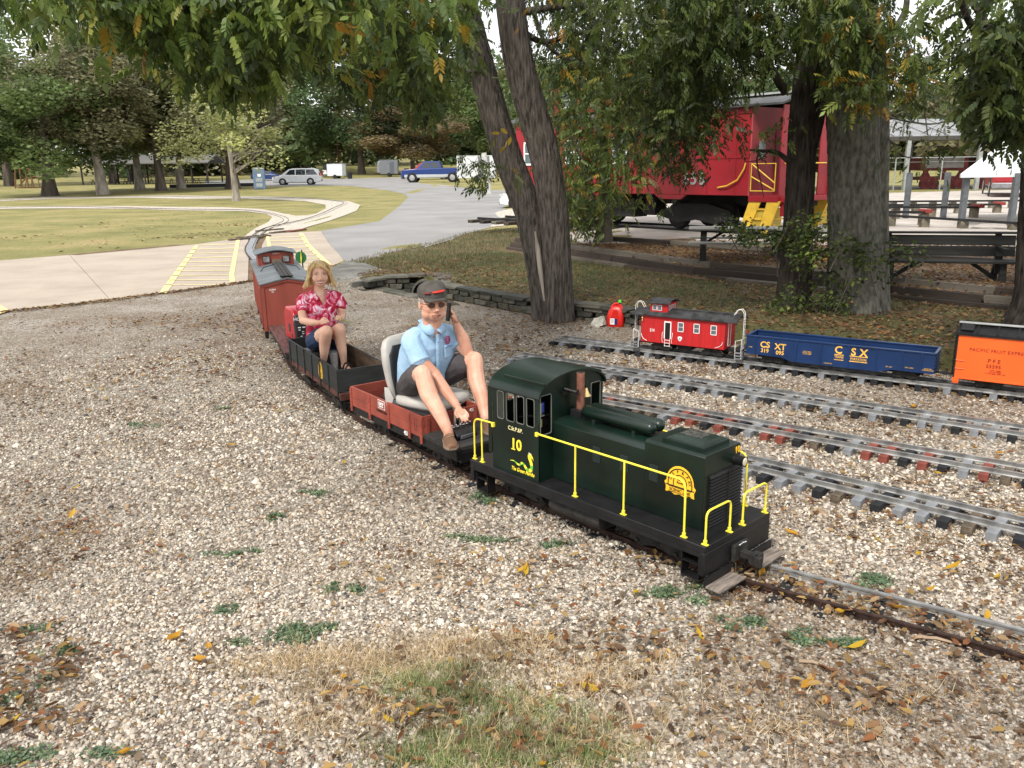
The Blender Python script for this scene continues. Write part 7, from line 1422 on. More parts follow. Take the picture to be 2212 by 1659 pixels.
tree('thick_tree', 'thick grey barked tree with ivy and shrubs around its foot', b4,
    [(px3([(1852, 740), (1850, 660), (1846, 560), (1843, 430), (1842, 330), (1840, 220), (1836, 100), (1830, 0), (1820, -200)], Y4), [.34, .32, .3, .29, .29, .3, .29, .28, .27]),
     (px3([(1888, 720, .2), (1890, 560, .2), (1893, 400, .2), (1895, 300, .2), (1890, 200, .2), (1885, 120, .2), (1870, 0, .2)], Y4), [.17, .145, .135, .14, .15, .14, .12])], barkg,
    [([(1770, -60), (1790, 110), (1800, 200), (1830, 235), (1870, 250), (1900, 200), (1925, 170), (1960, 215), (2000, 195), (2000, 150), (1950, 90), (1900, 60), (1880, -60)], 8.2, 9.7, 80, 15, .18, .22, 1., .14),
     ([(1900, 60), (1930, 20), (1990, 30), (2030, 90), (2040, 160), (1960, 150)], 8.4, 9.6, 10, 6, .15, .04, .7, .14),
     ([(1900, 240), (1920, 330), (1960, 400), (2030, 370), (2060, 300), (2020, 250)], 8.8, 9.6, 10, 4, .15, .1, .8, .14)], 51,
    branches=[(px3([(1905, 110, 0), (1930, 70), (1955, 25), (1960, -20)], Y4-.3), .05, .03), (px3([(1925, 90), (1900, 40), (1890, 20)], Y4-.5), .02, .01), (px3([(1910, 250), (1960, 262), (2010, 268), (2060, 262), (2110, 275)], Y4-.6), .014, .004), (px3([(1950, 60), (1965, 120), (1990, 180), (2000, 260), (2010, 330)], Y4-.6), .014, .004), (px3([(1920, 300), (1960, 340), (2010, 320), (2060, 300)], Y4-.6), .01, .003)], fl=(.28, 1.4), ridge=.012, extra=over(250, 4, 11, 4, 9, 5.2, 7.5, .5, 8))
# --- tree at the frame edge
b5 = at(2262, 700, .14)
tree('edge_tree', 'dark trunk at the frame edge behind the orange boxcar with hanging leaves above', b5,
    [(px3([(2255, 715), (2262, 640), (2262, 520), (2268, 400), (2272, 250), (2262, 100), (2240, -60), (2200, -250)], b5.y), [.36, .3, .27, .26, .26, .25, .24, .2])], barkd,
    [([(2110, 100), (2125, 150), (2105, 230), (2130, 280), (2170, 300), (2212, 290), (2260, 290), (2260, 70), (2180, 90)], 5.8, 7.4, 75, 15, .165, .03, .7, .11),
     ([(2020, -40), (2040, 40), (2110, 70), (2240, 60), (2240, -60)], 5.6, 7.6, 16, 7, .18, .03, .8, .12)], 61,
    branches=[(px3([(2260, 90, 1), (2190, 85, -.5), (2120, 70, -1), (2090, 40, -1.2), (2070, -20, -1.4)], 7.6), .045, .02), (px3([(2150, 80, 0), (2130, 50), (2110, 20), (2090, -30)], 6.8), .03, .02), (px3([(2240, 72), (2180, 75), (2130, 90), (2100, 60), (2080, 20), (2068, -30)], 6.7), .032, .016), (px3([(2240, 140), (2190, 120), (2160, 80)], 6.7), .02, .01), (px3([(2150, 90), (2150, 130), (2130, 160)], 6.6), .012, .005)], fl=(.35, 1.), extra=over(250, 6, 12, 5, 11, 4.6, 7, .5, 9))
# --- shrub and creeper round the two trunks: small leaves
lfl = (np.array([(0, 0, 0), (.35, .3, -.04), (1, 0, -.1), (.35, -.3, -.04)]), np.array([(0, 1, 2, 3)]))
def small_leaves(regions, seed, size=.055):
    rg = np.random.default_rng(seed); P = []; C = []; tw = []
    for poly, Y0, Y1, ncl, per, sd, g in regions:
        for (px, py) in poly_points(poly, ncl, rg):
            c = np.array(atY(px, py, rg.uniform(Y0, Y1))); n = int(per*rg.uniform(.5, 1.5)); P.append(c+rg.normal(0, sd, (n, 3))*[1, .8, .8]); C.append(tints(n, rg, .01, gain=g*rg.uniform(.6, 1.4)))
            if rg.random() < .3: tw.append(([c-np.array([rg.uniform(-.2, .2), 0, .35]), c, c+np.array([rg.uniform(-.1, .1), 0, .1])], .006, .003))
    P = np.vstack(P); C = np.vstack(C); n = len(P); V, F, TT = inst(*lfl, P, rotm(rg.uniform(0, 6.28, n), rg.uniform(-1, 1, n), rg.uniform(-.6, 1, n)), size*rg.uniform(.7, 1.5, n), C); return V, F, TT, tw
def shrub(name, label, base, regions, seed, size=.055, cat='shrub'):
    V, F, TT, tw = small_leaves(regions, seed, size); t = thing(name, label, cat, base); c = link('foliage', np_mesh('foliage', V-np.array(base), F, leaf_m, TT), t); c['kind'] = 'stuff'
    if tw: v, f = tubes_np(tw, 4); w_ = link('stems', np_mesh('stems', v-np.array(base), f, barkb), t); w_['kind'] = 'stuff'
    return t
shrub('climbing_shrub', 'tangled green shrub growing between and around the two trunks', (4.7, 9.7, .15), [([(1660, 700), (1700, 580), (1720, 520), (1770, 500), (1790, 540), (1820, 580), (1840, 640), (1830, 715), (1800, 730), (1700, 725)], 9.6, 10.05, 50, 28, .08, 1.0), ([(1790, 470), (1800, 560), (1900, 600), (1960, 600), (2010, 555), (1950, 530), (1880, 480)], 9.4, 9.8, 20, 22, .07, .8), ([(1690, 480), (1720, 560), (1790, 560), (1780, 470)], 9.6, 10.0, 18, 22, .07, .9)], 71)
shrub('leafy_branch', 'arching green shrub branch in front of the yellow caboose steps', (4.2, 9.9, .15), [([(1555, 478), (1570, 500), (1640, 530), (1700, 545), (1700, 510), (1640, 500), (1590, 480)], 9.9, 10.4, 26, 26, .07, .9)], 72)
shrub('low_shrub', 'low leafy shoots growing at the foot of the small tree', b2, [([(1225, 400), (1225, 500), (1290, 515), (1290, 430)], b2.y-.6, b2.y, 26, 30, .14, 1.1)], 73, .075)
# ================================================================ background trees
def crown_mesh(seed, lumps=22, per=330, q=.05, low=.45):
    rg = np.random.default_rng(seed); C = []; 
    while len(C) < lumps:
        p = rg.uniform(-1, 1, 3)
        if np.linalg.norm(p) < .9 and p[2] > -low-.2: C.append(p)
    C = np.array(C); R = rg.uniform(.17, .4, lumps); P = []; TT = []
    for c, r in zip(C, R):
        d = rg.normal(0, 1, (per, 3)); d /= np.linalg.norm(d, axis=1)[:, None]; p = c+d*r*rg.uniform(.55, 1.12, (per, 1))*[1, 1, .75]; P.append(p); TT.append(np.ones((per, 3))*rg.uniform(.7, 1.3)*rg.uniform(.75, 1.25, (per, 1)))
    P = np.vstack(P); TT = np.vstack(TT); n = len(P); return inst(*lfl, P, rotm(rg.uniform(0, 6.28, n), rg.uniform(-1.4, 1.4, n), rg.uniform(-.8, .8, n)), q*rg.uniform(.6, 1.5, n), TT)
CR = [np_mesh('crown', *(lambda a: (a[0], a[1]))(c), leaf_far, c[2]) for c in [crown_mesh(s, l, p, q) for s, l, p, q in ((1, 30, 760, .05), (2, 36, 640, .048), (3, 26, 760, .052), (4, 22, 240, .055))]]
def tinted(nm, c): m = leafmat(nm, c); return m
lc = {k: tinted('leaves_'+k, v) for k, v in dict(green=(.15, .21, .07), bright=(.18, .24, .05), dark=(.075, .12, .045), olive=(.22, .23, .1), brown=(.22, .215, .115), lime=(.32, .34, .13), autumn=(.27, .21, .11), mid=(.13, .185, .07)).items()}
def bgtree(label, px, py, top, w, col, k, trunk=barkb, bare=False, cbot=.28, tr_=.28, lean=0, name='tree', back=0, group=None):
    p = hit(px, py); p = p+Vector((0, back, 0)); p.z = Tz(p.x, p.y); h = atY(px, top, p.y).z-p.z; wm_ = (w/2)/FPX*p.y; t = thing(name, label, 'tree', p, 0, group)
    pts = [(0, 0, -.1), (lean*.1, 0, h*.2), (lean*.3, 0, h*.45), (lean, 0, h*.85)]; v, f = ridged(pts, [tr_*1.25, tr_, tr_*.8, tr_*.2], 16, .05, 9, seed=int(px), fl=(.5, .6)); link('trunk', np_mesh('trunk', v, f, trunk, smooth=True), t)
    r = random.Random(int(px)); br = []
    for i in range(9 if not bare else 16):
        z = h*r.uniform(.22, .7); a = r.uniform(0, 6.28); l = wm_*r.uniform(.5, .95); br.append(([(lean*.4*z/h, 0, z), (l*.5*math.cos(a), l*.5*math.sin(a), z+h*.08), (l*math.cos(a), l*math.sin(a), z+h*r.uniform(.08, .25))], tr_*.35, tr_*.08))
    v, f = tubes_np(br, 6); o = link('limbs', np_mesh('limbs', v, f, trunk, smooth=True), t); o['kind'] = 'stuff'
    o = link('crown', CR[k], t); o['kind'] = 'stuff'; zc = h*(cbot+1)/2; o.location = (lean*.5, 0, zc+h*.03); o.scale = (wm_*1.05, wm_*1.05, h*(1-cbot)/2*1.25); o.rotation_euler = (0, 0, r.uniform(0, 6)); o.material_slots[0].link = 'OBJECT'; o.material_slots[0].material = lc[col]
    return t
for a in (('broad green tree at the frame edge with bright leaves low down', 108, 423, 120, 330, 'green', 0, barkb, False, .12, .42, 1.),
          ('dark green tree rising behind the bright green one at the frame edge', 20, 402, 60, 300, 'mid', 1, barkb, False, .2, .4),
          ('pale trunked tree with sparse brownish leaves left of the shelter'.replace('left of', 'in front of'), 223, 420, 95, 300, 'brown', 1, barkp, False, .3, .36, -1.2),
          ('brownish tree standing just behind the pale trunked one', 246, 396, 90, 260, 'olive', 2, barkb, False, .25, .4),
          ('tree with grey trunk in front of the middle of the shelter', 302, 409, 120, 230, 'olive', 0, barkp, False, .26, .3),
          ('olive tree with dark leaning trunk before the shelter end', 349, 412, 110, 260, 'olive', 1, barkb, False, .24, .32, -.6),
          ('tree with straight grey trunk and yellowish low leaves', 393, 408, 150, 220, 'green', 2, barkp, False, .25, .26),
          ('tree with wide flaring base beside the portable toilet', 504, 408, 110, 270, 'brown', 1, barkb, False, .22, .45),
          ('half bare sapling with pale trunk and lime green leaves on the lawn island', 511, 434, 190, 250, 'lime', 3, barkp, True, .22, .17, -.5),
          ('olive tree drooping its leaves behind the white minivan', 640, 384, 140, 250, 'olive', 0, barkb, False, .1, .3, 0, 'tree', 8),
          ('large dark green shade tree beside the road bend', 782, 383, 90, 260, 'dark', 1, barkb, False, .2, .42),
          ('low reddish autumn tree behind the cargo trailer', 893, 376, 245, 230, 'autumn', 0, barkb, False, .22, .35, -1),
          ('pale leafless looking tree next to the autumn tree', 860, 374, 230, 160, 'brown', 3, barkp, True, .2, .22, 0, 'tree', 6),
          ('green tree behind the white trailer near the leaning trunks', 1085, 372, 180, 200, 'green', 2, barkb, False, .2, .4, 0, 'tree', 10),
          ('dark tree on the slope behind the parked pickup trucks', 960, 366, 130, 260, 'mid', 1, barkb, False, .15, .4, 0, 'tree', 15)): bgtree(*a)
# distant woods all round, one mass
def woods(name, pts, seed, n, r0, r1, q, cols, label=None):
    rg = np.random.default_rng(seed); P = []; TT = []
    for (x, y, w, d, h) in pts:
        for _ in range(n):
            c = np.array([x+rg.uniform(-w, w), y+rg.uniform(-d, d), 0]); hh = h*rg.uniform(.75, 1.12); R = rg.uniform(r0, r1); z0 = Tz(c[0], c[1]); col = np.array(cols[rg.integers(len(cols))])*rg.uniform(.75, 1.25)
            for _l in range(8):
                cc = c+np.array([rg.normal(0, R*.5), rg.normal(0, R*.4), z0+hh*rg.uniform(.02, .9)]); m = 70; dd = rg.normal(0, 1, (m, 3)); dd /= np.linalg.norm(dd, axis=1)[:, None]; P.append(cc+dd*R*.62*rg.uniform(.6, 1.1, (m, 1))); TT.append(col*rg.uniform(.75, 1.3)*rg.uniform(.8, 1.2, (m, 1)))
    P = np.vstack(P); TT = np.vstack(TT); m = len(P); V, F, TT = inst(*lfl, P, rotm(rg.uniform(0, 6.28, m), rg.uniform(-1.4, 1.4, m), rg.uniform(-.8, .8, m)), q*rg.uniform(.6, 1.5, m), TT)
    o = link(name, np_mesh(name, V, F, leaf_far, TT)); o['kind'] = 'stuff'; o['label'] = label; return o
cols = ((.1, .15, .06), (.13, .18, .07), (.18, .195, .085), (.18, .165, .09), (.08, .12, .05))
woods('distant_woods', [(-95, 175, 60, 15, 22), (-30, 215, 50, 15, 28), (30, 215, 45, 15, 24)], 81, 42, 3.5, 6, 1.5, cols, 'mass of distant woods behind the parking area')
woods('distant_woods', [(95, 150, 50, 12, 15), (60, 120, 35, 8, 11), (150, 200, 60, 15, 18)], 82, 42, 3, 5, 1.3, cols, 'line of green woods behind the pavilion roof')
# ================================================================ loose stuff on the ground
def dens(px, py): return 1
stone_mat = mat('pebble', (1, 1, 1), .85, .12, 60, vcol=True, bump=.2); litter_mat = leafmat('dry_leaf', (1, 1, 1)); blade_mat = leafmat('grass_blade', (1, 1, 1))
SC = np.array([(.5, .445, .37), (.39, .335, .27), (.27, .23, .185), (.64, .58, .49), (.14, .115, .092), (.34, .245, .16), (.41, .37, .325), (.05, .05, .052)]); SP = [.22, .25, .19, .06, .1, .1, .065, .015]
def in_yard(x, y): return inpoly(x, y, GRAV)
MP = np.array([(p[0], p[1]) for p in MAIN])
def near_main(x, y, r):
    d = np.full(len(x), 9.)
    for a, b in zip(MP[:60:2], MP[2:62:2]):
        v = b-a; t = np.clip(((x-a[0])*v[0]+(y-a[1])*v[1])/(v@v), 0, 1); d = np.minimum(d, np.hypot(x-a[0]-t*v[0], y-a[1]-t*v[1]))
    return d < r
def visible(n, y0, y1, rg, pw=1.): 
    y = y0+(y1-y0)*rg.random(n)**pw; x = rg.uniform(-.66, .66, n)*(y+.9); return x, y
def pebbles(n, y0, y1, s0, s1, seed, name):
    rg = np.random.default_rng(seed); x, y = visible(n, y0, y1, rg); k = in_yard(x, y); x, y = x[k], y[k]; n = len(x)
    k = ~((near_main(x, y, .1)) & (rg.random(n) < .45)); x, y = x[k], y[k]; n = len(x)
    a = np.arange(5)*2*PI/5; a = a[:4]*1.25; PV = np.array([(math.cos(t), math.sin(t), -.3) for t in a]+[(.62*math.cos(t+.35)+.1, .55*math.sin(t+.35), .55) for t in a]); PF = np.array([(i, (i+1) % 4, 4+(i+1) % 4, 4+i) for i in range(4)]+[(4, 5, 6, 7)])
    s = rg.uniform(s0, s1, n)*np.exp(rg.normal(-.05, .24, n))*(1+.5*(rg.random(n) < .04)); q_ = rg.random(n) < 1-.85*sst(6.8, 9.8, y); x, y, s = x[q_], y[q_], s[q_]; n = len(x); sc = np.c_[s, s*rg.uniform(.55, 1, n), s*rg.uniform(.5, .9, n)]; c = SC[rg.choice(8, n, p=SP)]*rg.uniform(.85, 1.15, (n, 1))
    u = (np.sin(x*1.7+y*.9)+np.sin(x*.8-y*1.9+2)+np.sin(x*3.1+1)*.5); c *= (1+.1*u)[:, None]; c = np.where(((u < -.9) & (rg.random(n) < .5))[:, None], c*np.array([.62, .52, .43]), c)
    pos = np.c_[x, y, .004+rg.uniform(-.002, .006, n)]; V, F, TT = inst(PV, PF, pos, rotm(rg.uniform(0, 6.28, n), rg.uniform(-.45, .45, n)), sc, c)
    V[:, :] += np.random.default_rng(seed+1).normal(0, .0011, V.shape)
    return link_np(name, np_mesh(name, V, F, stone_mat, TT), 'stuff')
pebbles(86000, 1.55, 4.3, .006, .0118, 1, 'gravel_stones'); pebbles(84000, 4.2, 9.9, .0085, .0145, 2, 'gravel_stones')
def gauss(cx, cy, rx, ry, n, rg, rot=0): a = rg.normal(0, 1, (n, 2))*[rx, ry]; c, s = math.cos(rot), math.sin(rot); return cx+a[:, 0]*c-a[:, 1]*s, cy+a[:, 0]*s+a[:, 1]*c
# fallen brown leaves
LV = np.array([(0, 0, 0), (.3, .22, .09), (.72, .17, .12), (1, 0, .02), (.72, -.17, .1), (.3, -.22, .12), (.5, 0, -.0)]); LF = np.array([(0, 1, 6, 0), (1, 2, 6, 1), (2, 3, 6, 2), (3, 4, 6, 3), (4, 5, 6, 4), (5, 0, 6, 5)])[:, :3]
LC = np.array([(.27, .145, .06), (.16, .085, .04), (.38, .25, .13), (.1, .055, .03), (.42, .27, .09), (.28, .11, .04), (.2, .15, .1)])
def litter(name, x, y, s0, s1, seed, dz=.012, lift=.02, colours=LC, gain=1.):
    rg = np.random.default_rng(seed); n = len(x); z = T(x, y)+dz; c = colours[rg.choice(len(colours), n)]*rg.uniform(.75, 1.25, (n, 1))*gain; s = rg.uniform(s0, s1, n)
    V, F, TT = inst(LV, LF, np.c_[x, y, z+rg.uniform(0, lift, n)], rotm(rg.uniform(0, 6.28, n), rg.uniform(-.6, .6, n), rg.uniform(-.35, .35, n)), np.c_[s, s*rg.uniform(.6, 1.2, n), s*rg.uniform(.4, 1.6, n)], c); return link_np(name, np_mesh(name, V, F, litter_mat, TT), 'stuff')
rg = np.random.default_rng(91)
def patchy(x, y, rg, th, sc=1.): u = np.sin(x*2.3*sc+1.3)+np.sin(y*2.9*sc-x*1.1)+np.sin((x+y)*4.3*sc)*.6; return rg.random(len(x)) < np.clip(.5+.5*(u-th), .04, 1)
x, y = visible(21000, 1.6, 9, rg); k = in_yard(x, y) & (rg.random(len(x)) < .5); litter('leaf_litter', x[k], y[k], .008, .026, 192, .01, .008)
x, y = visible(9500, 1.6, 9, rg); k = in_yard(x, y) & patchy(x, y, rg, .9); litter('leaf_litter', x[k], y[k], .02, .055, 92)
x, y = visible(17000, 6.5, 14, rg); k = in_yard(x, y) & patchy(x, y, rg, .35, .7) & ((x > -3.8) | (rg.random(len(x)) < .3)); litter('leaf_litter', x[k], y[k], .03, .075, 93)
rg = np.random.default_rng(94); t_ = rg.uniform(0, 1, 1100); ii = (t_*26).astype(int)+2; P_ = MP[ii]+(MP[ii+1]-MP[ii])*(rg.random((1100, 1))); x, y = (P_+rg.normal(0, .13, (1100, 2))).T; k = y > 1.3; litter('leaf_litter', x[k], y[k], .025, .06, 95, .014)
rg = np.random.default_rng(194); t_ = rg.uniform(0, .999, 1500); ii = (t_*5).astype(int); P0 = np.array([tuple(p)[:2] for p in CONC_NEAR]); P_ = P0[ii]+(P0[ii+1]-P0[ii])*rg.random((1500, 1)); litter('leaf_litter', P_[:, 0]+.03, P_[:, 1]-np.abs(rg.normal(0, .09, 1500)), .03, .07, 195, .014)
rg = np.random.default_rng(294); x, y = visible(26000, 2.4, 10.5, rg); k = in_yard(x, y) & (x > .75-.25*(y-5)) & (x > (6.2-y)*.75) & patchy(x, y, rg, .1, 1.3); litter('leaf_litter', x[k], y[k], .018, .05, 295, .014)
X = []; Yy = []
for px, py, rx, ry, n in ((30, 1480, .16, .1, 110), (70, 1570, .12, .06, 80), (120, 1440, .12, .07, 55), (30, 1380, .1, .06, 60), (1000, 1560, .25, .09, 90), (1180, 1610, .2, .06, 70), (900, 1520, .2, .08, 50), (330, 700, .8, .3, 500), (620, 720, .5, .4, 300), (1000, 1230, .4, .12, 110), (1400, 1400, .35, .1, 150), (1900, 1500, .3, .12, 220)):
    p = at(px, py); a, b = gauss(p.x, p.y, rx, ry, n, rg); X.append(a); Yy.append(b)
X = np.hstack(X); Yy = np.hstack(Yy); k = in_yard(X, Yy); litter('leaf_litter', X[k], Yy[k], .025, .06, 296, .022)
# leaves on the shaded lawn and the terraces
rg = np.random.default_rng(96); x = rg.uniform(-4, 9, 42000); y = rg.uniform(7.5, 17, 42000); s_ = sdist(x, y, WALL); td = sdist(x, y, TERR)
k = inpoly(x, y, LAWN) & (s_ > .03) & ((rg.random(len(x)) < .12+.88*np.exp(-s_/1.0)) | ((x > 3.2) & (rg.random(len(x)) < .8)) | (td > .1)); litter('leaf_litter', x[k], y[k], .035, .08, 97, .012, .02, gain=.8)
rg = np.random.default_rng(98); x = rg.uniform(-16, -4, 5200); y = rg.uniform(17, 45, 5200); k = inpoly(x, y, [tuple(at(*p)[:2]) for p in ((0, 564), (168, 553), (518, 516), (570, 470), (531, 462), (0, 458))]) & patchy(x, y, rg, .8, .3); litter('leaf_litter', x[k], y[k], .07, .15, 99, .03, .02, np.array([(.5, .42, .22), (.35, .25, .12), (.2, .12, .06)]))
# grass: dry straw and green tufts
BV = np.array([(-.5, 0, 0), (.5, 0, 0), (.32, .12, .55), (-.32, .12, .55), (0, .38, 1.)]); BF = np.array([(0, 1, 2), (0, 2, 3), (3, 2, 4)])
def blades(name, x, y, h0, h1, w, cols_, seed, lean=.7, dz=0., kind='stuff'):
    rg = np.random.default_rng(seed); n = len(x); c = np.array(cols_)[rg.choice(len(cols_), n)]*rg.uniform(.75, 1.25, (n, 1)); h = rg.uniform(h0, h1, n)
    V, F, TT = inst(BV, BF, np.c_[x, y, T(x, y)+dz], rotm(rg.uniform(0, 6.28, n), rg.normal(0, lean, n), rg.normal(0, lean*.5, n)), np.c_[np.full(n, w), h*rg.uniform(.3, 1.6, n), h], c); return link_np(name, np_mesh(name, V, F, blade_mat, TT), kind)
straw = [(.72, .56, .34), (.6, .45, .26), (.8, .66, .43), (.42, .3, .17)]; fresh = [(.2, .29, .09), (.28, .35, .13), (.4, .4, .19), (.14, .23, .08), (.6, .52, .3)]
rg = np.random.default_rng(101); X = []; Yy = []
for px, py, rx, ry, n in ((900, 1440, .3, .09, 2600), (1060, 1395, .22, .05, 1200), (1240, 1480, .2, .08, 900), (760, 1440, .16, .07, 700), (700, 1560, .13, .1, 700), (1130, 1620, .16, .06, 900), (1330, 1600, .16, .08, 900), (1700, 1580, .22, .08, 500), (640, 1430, .15, .04, 400), (1330, 1455, .12, .05, 300), (560, 1450, .1, .03, 200), (860, 1250, .3, .1, 350), (1500, 1500, .2, .1, 300), (1990, 1180, .05, .03, 90), (2010, 1500, .1, .04, 120), (250, 970, .2, .1, 120), (460, 1050, .2, .1, 100)):
    p = at(px, py); a, b = gauss(p.x, p.y, rx, ry, n, rg); X.append(a); Yy.append(b)
for i in range(60):
    p = at(rg.uniform(620, 1500), rg.uniform(1380, 1640)); a, b = gauss(p.x, p.y, .02, .02, 30, rg); X.append(a); Yy.append(b)
blades('dry_grass', np.hstack(X), np.hstack(Yy), .025, .075, .0026, straw, 102, 1.25, .008)
X = []; Yy = []
for px, py, rx, ry, n in ((960, 1500, .1, .07, 2300), (1080, 1530, .09, .06, 1700), (880, 1480, .08, .05, 900), (1010, 1600, .13, .05, 2200), (1180, 1600, .12, .05, 1900), (1260, 1640, .1, .04, 1300), (920, 1640, .1, .04, 1300), (1060, 1655, .15, .03, 1500), (1000, 1450, .07, .025, 500), (1210, 1540, .05, .03, 350), (1290, 1570, .04, .02, 250)):
    p = at(px, py); a, b = gauss(p.x, p.y, rx, ry, n, rg); X.append(a); Yy.append(b)
X = np.hstack(X); Yy = np.hstack(Yy); k = rg.random(len(X)) < np.clip(.62+.5*np.sin(X*31+Yy*11)*np.sin(Yy*37-X*9), .12, 1)
blades('grass_patch', X[k], Yy[k], .024, .06, .003, fresh, 103, .75, .006)
rg = np.random.default_rng(104); x = rg.uniform(-4.5, 9, 75000); y = rg.uniform(8, 18, 75000); s_ = sdist(x, y, WALL); td = sdist(x, y, TERR); k = inpoly(x, y, LAWN) & (s_ > .25) & (td < 0.) & (rg.random(len(x)) < sst(.2, 1.6, s_)*.95+.05) & ((x < 3.8) | (rg.random(len(x)) < .25)); 
blades('lawn_grass', x[k], y[k], .03, .07, .007, [(.07, .09, .028), (.1, .12, .04), (.16, .16, .07), (.2, .17, .09)], 105, .6, .004)
x = rg.uniform(-5, 2, 16000); y = rg.uniform(13, 26, 16000); k = inpoly(x, y, [tuple(at(*p)[:2]) for p in ((735, 578), (753, 568), (900, 538), (1000, 505), (1110, 480), (1110, 540), (940, 600), (790, 595))]); blades('lawn_grass', x[k], y[k], .05, .1, .012, [(.14, .14, .055), (.24, .19, .1), (.1, .11, .04), (.28, .2, .12)], 106, .6, .004)
# small green weeds, each a patch of its own
wcol = [(.15, .235, .13), (.2, .28, .15), (.1, .18, .1), (.26, .32, .16)]
for i, (px, py, rx, ry, n, lab) in enumerate(((655, 1365, .1, .05, 900, 'largest green weed patch in the open gravel nearest the dry grass'), (590, 1385, .07, .03, 300, 'thin green weed running out from the big gravel patch'), (740, 1275, .05, .03, 350, 'green weed clump between train and big weed patch'), (488, 1325, .035, .02, 170, 'tiny round weed tuft alone in the gravel'), (490, 1200, .07, .025, 260, 'low faint weed patch in the gravel beside the train'), (290, 925, .1, .04, 260, 'pale weed patch far out on the open gravel'), (475, 885, .06, .03, 160, 'small weed tuft near the edge of the leaf litter'), (1050, 1110-30, .07, .04, 500, 'green weeds right below the locomotive step'), (1060, 1165, .14, .03, 420, 'long flat weed patch along the locomotive side'), (690, 1065, .07, .025, 300, 'weed patch beside the gondola on the gravel'), (1205, 1182, .06, .02, 280, 'short green weed strip under the locomotive front half'), (1480, 1285, .08, .05, 800, 'bushy weed below the locomotive front step'), (1590, 1350, .06, .03, 500, 'rounded weed clump between rail and front weed'), (1720, 1380, .06, .03, 380, 'weed patch just outside the rusty rail'), (1800, 1395, .06, .03, 380, 'bluish weed clump farther along the rusty rail'), (1890, 1255, .09, .04, 650, 'weed mat beyond the bright rail'), (585, 1122, .05, .02, 200, 'little weed tuft halfway along the train side'), (100, 1640, .14, .03, 900, 'weed mat at the bottom corner of the gravel'), (130, 1405, .06, .03, 260, 'small weeds among brown leaves near the bottom corner'), (20, 1530, .06, .06, 500, 'dense dark weed at the gravel border'), (60, 1365, .05, .03, 200, 'weed under a curled green leaf'))):
    rg = np.random.default_rng(200+i); p = at(px, py); n = int(n*.8); cc = rg.normal(0, 1, (5, 2))*[rx*.9, ry*.9]; kk = rg.choice(5, n, p=[.34, .26, .18, .13, .09]); x = cc[kk, 0]+rg.normal(0, rx*.33, n); y = cc[kk, 1]+rg.normal(0, ry*.45, n); z = np.abs(rg.normal(0, .006, n))+.01
    c = np.array(wcol)[rg.choice(4, n)]*rg.uniform(.75, 1.2, (n, 1)); V, F, TT = inst(*lfl, np.c_[x, y, z], rotm(rg.uniform(0, 6.28, n), rg.normal(0, .5, n), rg.normal(-.2, .4, n)), rg.uniform(.011, .024, n), c)
    o = thing('weed', lab, 'weed', p, 0, 'weeds in the gravel'); f_ = link('foliage', np_mesh('foliage', V, F, blade_mat, TT), o); f_['kind'] = 'stuff'
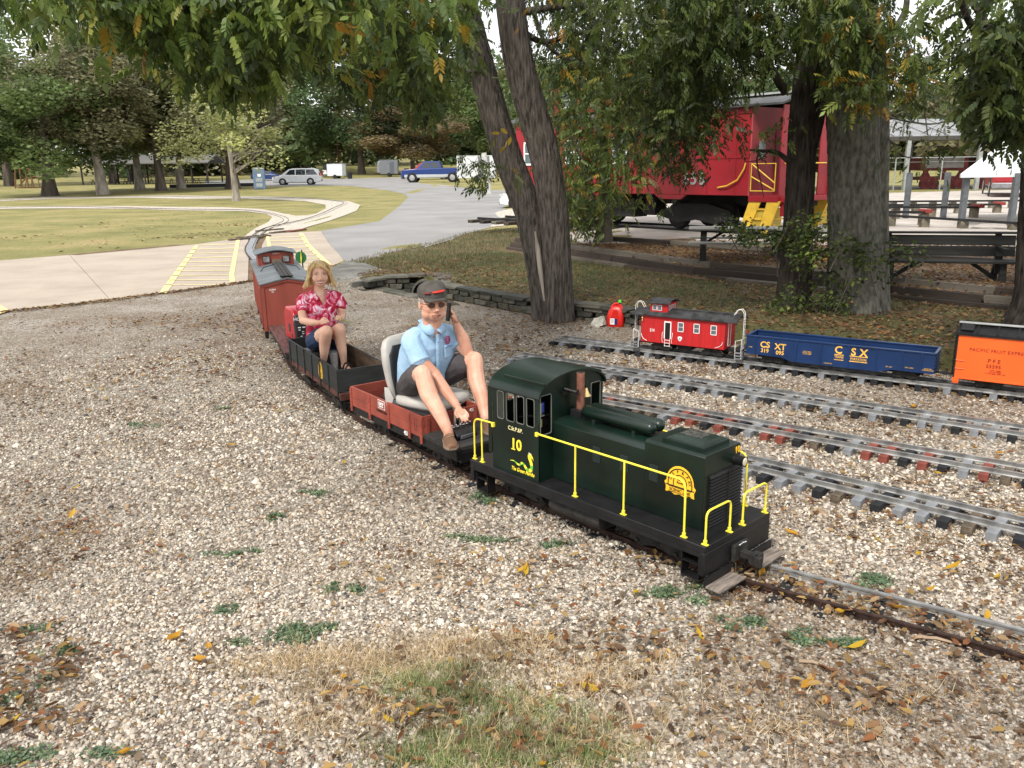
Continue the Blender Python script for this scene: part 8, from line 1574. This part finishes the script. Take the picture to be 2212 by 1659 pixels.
# bright yellow leaves lying singly
ym = leafmat('yellow_leaf', (.62, .4, .03)); YM = []
for j in range(3):
    r = random.Random(j); b = MB(); b.add([(0, 0, .004), (.016, .011, .006+.004*j), (.042, .014, .012), (.068, .002, .02), (.045, -.013, .008), (.018, -.012, .004+.003*j), (.034, 0, .002)], [(0, 1, 6), (1, 2, 6), (2, 3, 6), (3, 4, 6), (4, 5, 6), (5, 0, 6)]); b.tube([(-.015, .002, .004), (0, 0, .004)], .0012, 4); YM.append(b.mesh('fallen_leaf', ym, 60))
    a = YM[-1].color_attributes.new('tint', 'FLOAT_COLOR', 'POINT')
    for d in a.data: d.color = (1, 1-.1*j, 1, 1)
r = random.Random(5)
LEAFS = ((448, 1400, 'large bright yellow leaf alone on open gravel above the bottom corner weeds'), (415, 1435, 'narrow orange yellow leaf touching the large bright one'), (735, 1470, 'yellow leaf lying on dry straw at the gravel margin'), (150, 1128, 'small yellow leaf far out on the open gravel'), (52, 1510, 'long golden leaf across the dark corner weed'), (20, 1570, 'pointed yellow leaf below the dark corner weed'), (828, 1555, 'broad yellow leaf on straw beside the grass patch'), (908, 1540, 'yellow leaf standing upright in the grass patch'), (1252, 1485, 'orange yellow leaf just past the grass patch tip'), (1288, 1507, 'pale greenish yellow leaf next to the orange one past the grass'), (1218, 1490, 'curled yellow leaf at the upper rim of the grass patch'), (1176, 1655, 'yellow leaf half buried in grass at the bottom edge'), (160, 1062, 'faint yellow leaf on gravel beyond the small far leaf'), (610, 893, 'pale yellow leaf next to the low side of the gondola'), (1118, 1245, 'crumpled yellow leaf on gravel below the locomotive middle'), (1135, 1252, 'brownish yellow leaf overlapping the crumpled one'), (1548, 1245, 'tiny yellow leaf under the locomotive footboard'), (1520, 1395, 'yellow leaf beside the bushy weed under the front step'), (1820, 1328, 'yellow leaf lying between the two front rails'), (1905, 1180, 'long yellow leaf on gravel beyond the bright rail'), (1980, 1200, 'small orange leaf on gravel past the front coupler'), (2040, 1240, 'slender yellow leaf near the weed mat beyond the rails'), (1725, 1165, 'yellow leaf beside the front handrail foot'), (1990, 1285, 'yellow leaf on the outer rim of the weed mat'), (1830, 1410, 'curved yellow leaf lying across bluish weeds'), (1728, 1500, 'yellow leaf on open gravel below the rusty rail'), (2130, 1350, 'yellow leaf close to the bright rail at the frame edge'), (1955, 1325, 'long yellow leaf inside the rails by a black tie'), (2150, 985, 'yellow leaf by the red tied track at the frame edge'), (2158, 1248, 'narrow yellow leaf on gravel near the frame edge'), (2035, 1030, 'greenish yellow leaf between the two nearest storage tracks'), (1965, 880, 'yellow leaf between the second and third storage tracks'), (1650, 862, 'yellow leaf resting by the ties behind the air tanks'), (1480, 775, 'bright yellow leaf between caboose track and second storage track'), (1390, 860, 'yellow leaf just behind the locomotive cab roof'), (510, 968, 'pale leaf on open gravel beside the black gondola'), (290, 1630, 'thin yellow leaf among gravel at the bottom edge'), (360, 1395, 'greenish leaf near the large bright yellow leaf'), (1640, 1255, 'orange leaf between the rails right at the coupler'), (745, 1008, 'small yellow leaf by the low brown red car'), (1370, 1285, 'short yellow leaf on gravel near the locomotive fuel tank'), (640, 985, 'tiny yellow leaf halfway between open gravel and gondola'), (2110, 975, 'yellow leaf on the red tied track rail'))
for px, py, lab in LEAFS:
    o = link('fallen_leaf', r.choice(YM)); p = at(px, py); o.location = p+Vector((0, 0, .02)); s = r.uniform(.75, 1.25); o.scale = (s, s, s*1.3); o.rotation_euler = (r.uniform(-.3, .3), r.uniform(-.3, .3), r.uniform(0, 6.28)); props(o, lab, 'leaf', 'yellow leaves fallen on the gravel')
for i, (a, b_, lab) in enumerate((((1975, 1302+80), (2075, 1340+60), 'short bare stick lying against the rusty rail'), ((1725, 1440-5), (1790, 1450), 'pale broken twig on the gravel below the weeds'), ((1350, 640+880), (1372, 1580), 'thin dark twig on the gravel near the grass patch'))):
    p, q = at(*a), at(*b_); o = part('stick', MB().tube([(0, 0, .015), tuple((q-p)*.5+Vector((0, .01, .02))), tuple(q-p+Vector((0, 0, .015)))], [.008, .007, .004], 6), mat('dead_wood', (.3, .22, .15), .8), None); o.location = p; props(o, lab, 'stick')
